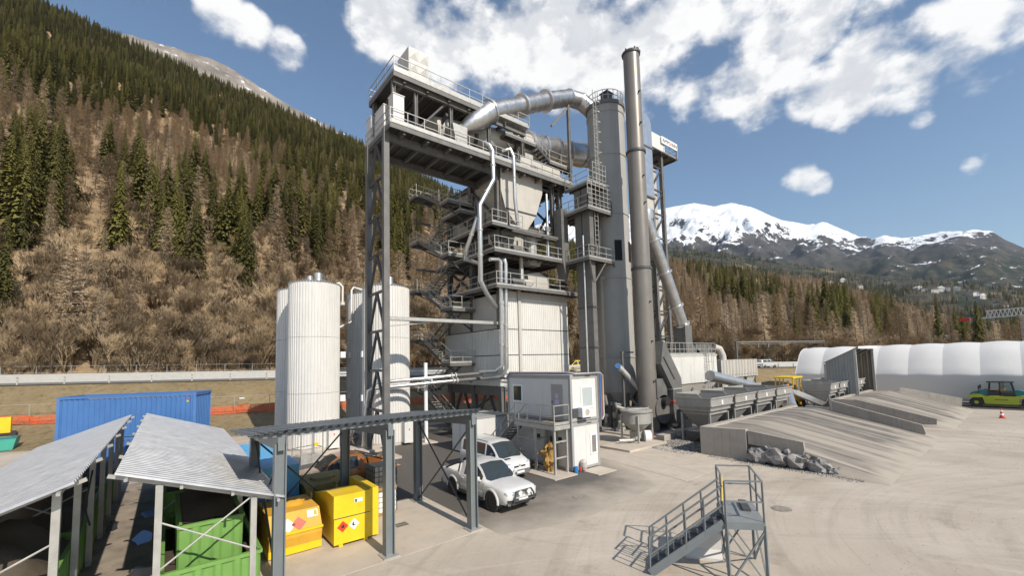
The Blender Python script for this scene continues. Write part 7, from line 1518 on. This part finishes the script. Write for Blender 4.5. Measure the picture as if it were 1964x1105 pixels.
# overhead gantry on the road
t1, t2 = on_road(1414, 700, 60.3), on_road(1583, 690, 73.0); A, B = V(*TN(t1, 60.3, roadz(t1))), V(*TN(t2, 73.0, roadz(t2))); og = thing('road_gantry', 'slim grey overhead gantry spanning the road', 'gantry', tuple(A))
zt = CAMZ+(A.length)*.03
MB().bar(A, A+Zv*5.0, .3).build('post', STEEL, og); MB().bar(B, B+Zv*6.0, .3).build('post', STEEL, og); mb = MB(); mb.bar(A+Zv*4.9, B+Zv*5.9, .35, .3); mb.bar(A+Zv*4.5, B+Zv*5.5, .1, .1); mb.build('beam', STEEL, og)
for f in (.2, .3): p = (A+Zv*4.7).lerp(B+Zv*5.7, f); MB().bar(p, p-Zv*.9, .5, .2).build('lamp', STEEL, og)
# far truss crane and its pylon, village houses
ct = thing('truss_crane', 'white lattice truss girder on a pylon far down the valley', 'crane', (290, 20, 0)); a, b = V(0, 0, 0), V(0, 0, 0)
da, db = ray(1868, 612), ray(2060, 596); a = V(0, 0, CAMZ)+da*(240/sqrt(da.x**2+da.y**2)); b = V(0, 0, CAMZ)+db*(240/sqrt(db.x**2+db.y**2)); ct.location = (b.x, b.y, 0); mb = MB(); n_ = 22
for k in range(n_):
    p, q = a.lerp(b, k/n_), a.lerp(b, (k+1)/n_); mb.bar(p, q, .3); h = Zv*2.6
    if k > 2: mb.bar(p+h, q+h, .3); mb.bar(p, (p+q)/2+h, .2); mb.bar((p+q)/2+h, q, .2)
mb.build('truss_girder', WHITEP, ct); p = a.lerp(b, .5); MB().bar(V(p.x, p.y, 0), p, 1.2, 1.2).build('pylon', RAIL, ct)
MB().box((a.x-1, a.y+1, a.z-.6), (a.x+1, a.y+4, a.z+.6)).build('counterweight', REDM, ct)
random.seed(3); WALLH = mat('house_render', (.6, .57, .52), .8, 0, .1, 1); ROOFH = mat('house_roof', (.16, .11, .09), .8, 0, .2, 1)
from mathutils.bvhtree import BVHTree
def hit(px, py, names):
    d = ray(px, py).normalized(); best = None
    for n in names:
        o = bpy.data.objects[n]; bt = BVHC.setdefault(n, BVHTree.FromPolygons([v.co for v in o.data.vertices], [p.vertices for p in o.data.polygons])); h = bt.ray_cast(V(0, 0, CAMZ), d)
        if h[0] is not None and (best is None or h[3] < best[1]): best = (h[0], h[3])
    return best
BVHC = {}
for i, (x, y) in enumerate([(1615, 541), (1648, 553), (1700, 546), (1760, 556), (1772, 558), (1790, 561), (1802, 559), (1815, 557), (1865, 567), (1880, 573), (1912, 588), (1925, 592), (1835, 557), (1885, 642), (1935, 648), (1590, 548)]):
    h = hit(x, y, ('wooded_slope', 'hillside'))
    if not h: continue
    p, d = h; s = d/812*(4.5+2*random.random())*.8; r = thing('village_house', 'small pale house on the far wooded slope', 'house', tuple(p), random.random(), 'far village houses')
    mb = MB(); mb.box((-s, -s*.75, -s*.6), (s, s*.75, s*.8)); mb.build('wall', WALLH, r, local=True); mb = MB(); mb.prism([(-s*1.1, -s*.9, s*.78), (-s*1.1, s*.9, s*.78), (-s*1.1, 0, s*1.35)], (2.2*s, 0, 0)); mb.build('roof', ROOFH if i % 3 else WHITEP, r, local=True)
    for k in (-.5, .1): MB().box((k*s, -s*.77, 0), (k*s+s*.3, -s*.745, s*.4)).build('window', GLASS, r, local=True)
gbld = hit(1815, 662, ('hillside', 'wooded_slope', 'ground'))
if gbld:
    p, d = gbld; s = d/812; r = thing('green_hall', 'long low hall with green roof edge beyond the tent', 'building', tuple(p), radians(-60)); MB().box((-28*s, -8*s, -3*s), (28*s, 8*s, 7*s)).build('wall', mat('pale_green_wall', (.2, .36, .12), .7), r, local=True); MB().box((-10*s, -7*s, 7*s), (12*s, 7*s, 13*s)).build('glazed_storey', PALEGLASS, r, local=True)

d_ = ray(4, 868); p_ = V(0, 0, CAMZ)+d_*(-CAMZ/d_.z); ts_ = thing('teal_skip', 'small teal skip beside the yellow frame at the edge of the grass', 'skip', (p_.x, p_.y, 0))
mb = MB(); mb.prism([(p_.x-1.6, p_.y, .1), (p_.x+.55, p_.y, .1), (p_.x+.75, p_.y, 1.1), (p_.x-1.8, p_.y, 1.1)], (0, 1.4, 0)); mb.build('body', mat('teal_skip_paint', (.05, .33, .25), .5, 0, .12, 1.5), ts_); mb = MB(); mb.box((p_.x-1.85, p_.y-.05, 1.1), (p_.x+.8, p_.y+1.45, 1.18)); mb.build('rim', TEAL, ts_)
d_ = ray(-2, 862); p_ = V(0, 0, CAMZ)+d_*(-CAMZ/d_.z); yf_ = thing('loading_machine', 'tall yellow machine frame standing behind the teal skip', 'machine', (p_.x, p_.y, 0)); MB().box((p_.x-.9, p_.y+1.8, 0), (p_.x+.25, p_.y+2.3, 2.6)).build('mast', YEL, yf_); MB().box((p_.x-.6, p_.y+1.7, 0), (p_.x+.6, p_.y+2.5, 1.2)).build('base', BLACKP, yf_)
# ================================================================== thin valley air
hz = MB(); hz.box((-9400, -9400, -1.2), (9400, 9400, 2150)); HZM = bpy.data.materials.new('valley_air'); HZM.use_nodes = True; hn = HZM.node_tree; hn.nodes.remove(hn.nodes['Principled BSDF'])
pv = hn.nodes.new('ShaderNodeVolumePrincipled'); pv.inputs['Color'].default_value = (.66, .82, 1, 1); pv.inputs['Density'].default_value = .000035; pv.inputs['Anisotropy'].default_value = .1
hn.links.new(pv.outputs[0], hn.nodes['Material Output'].inputs['Volume'])
tag(hz.build('haze', HZM), 'thin pale blue haze filling the valley air', 'haze', kind='stuff')
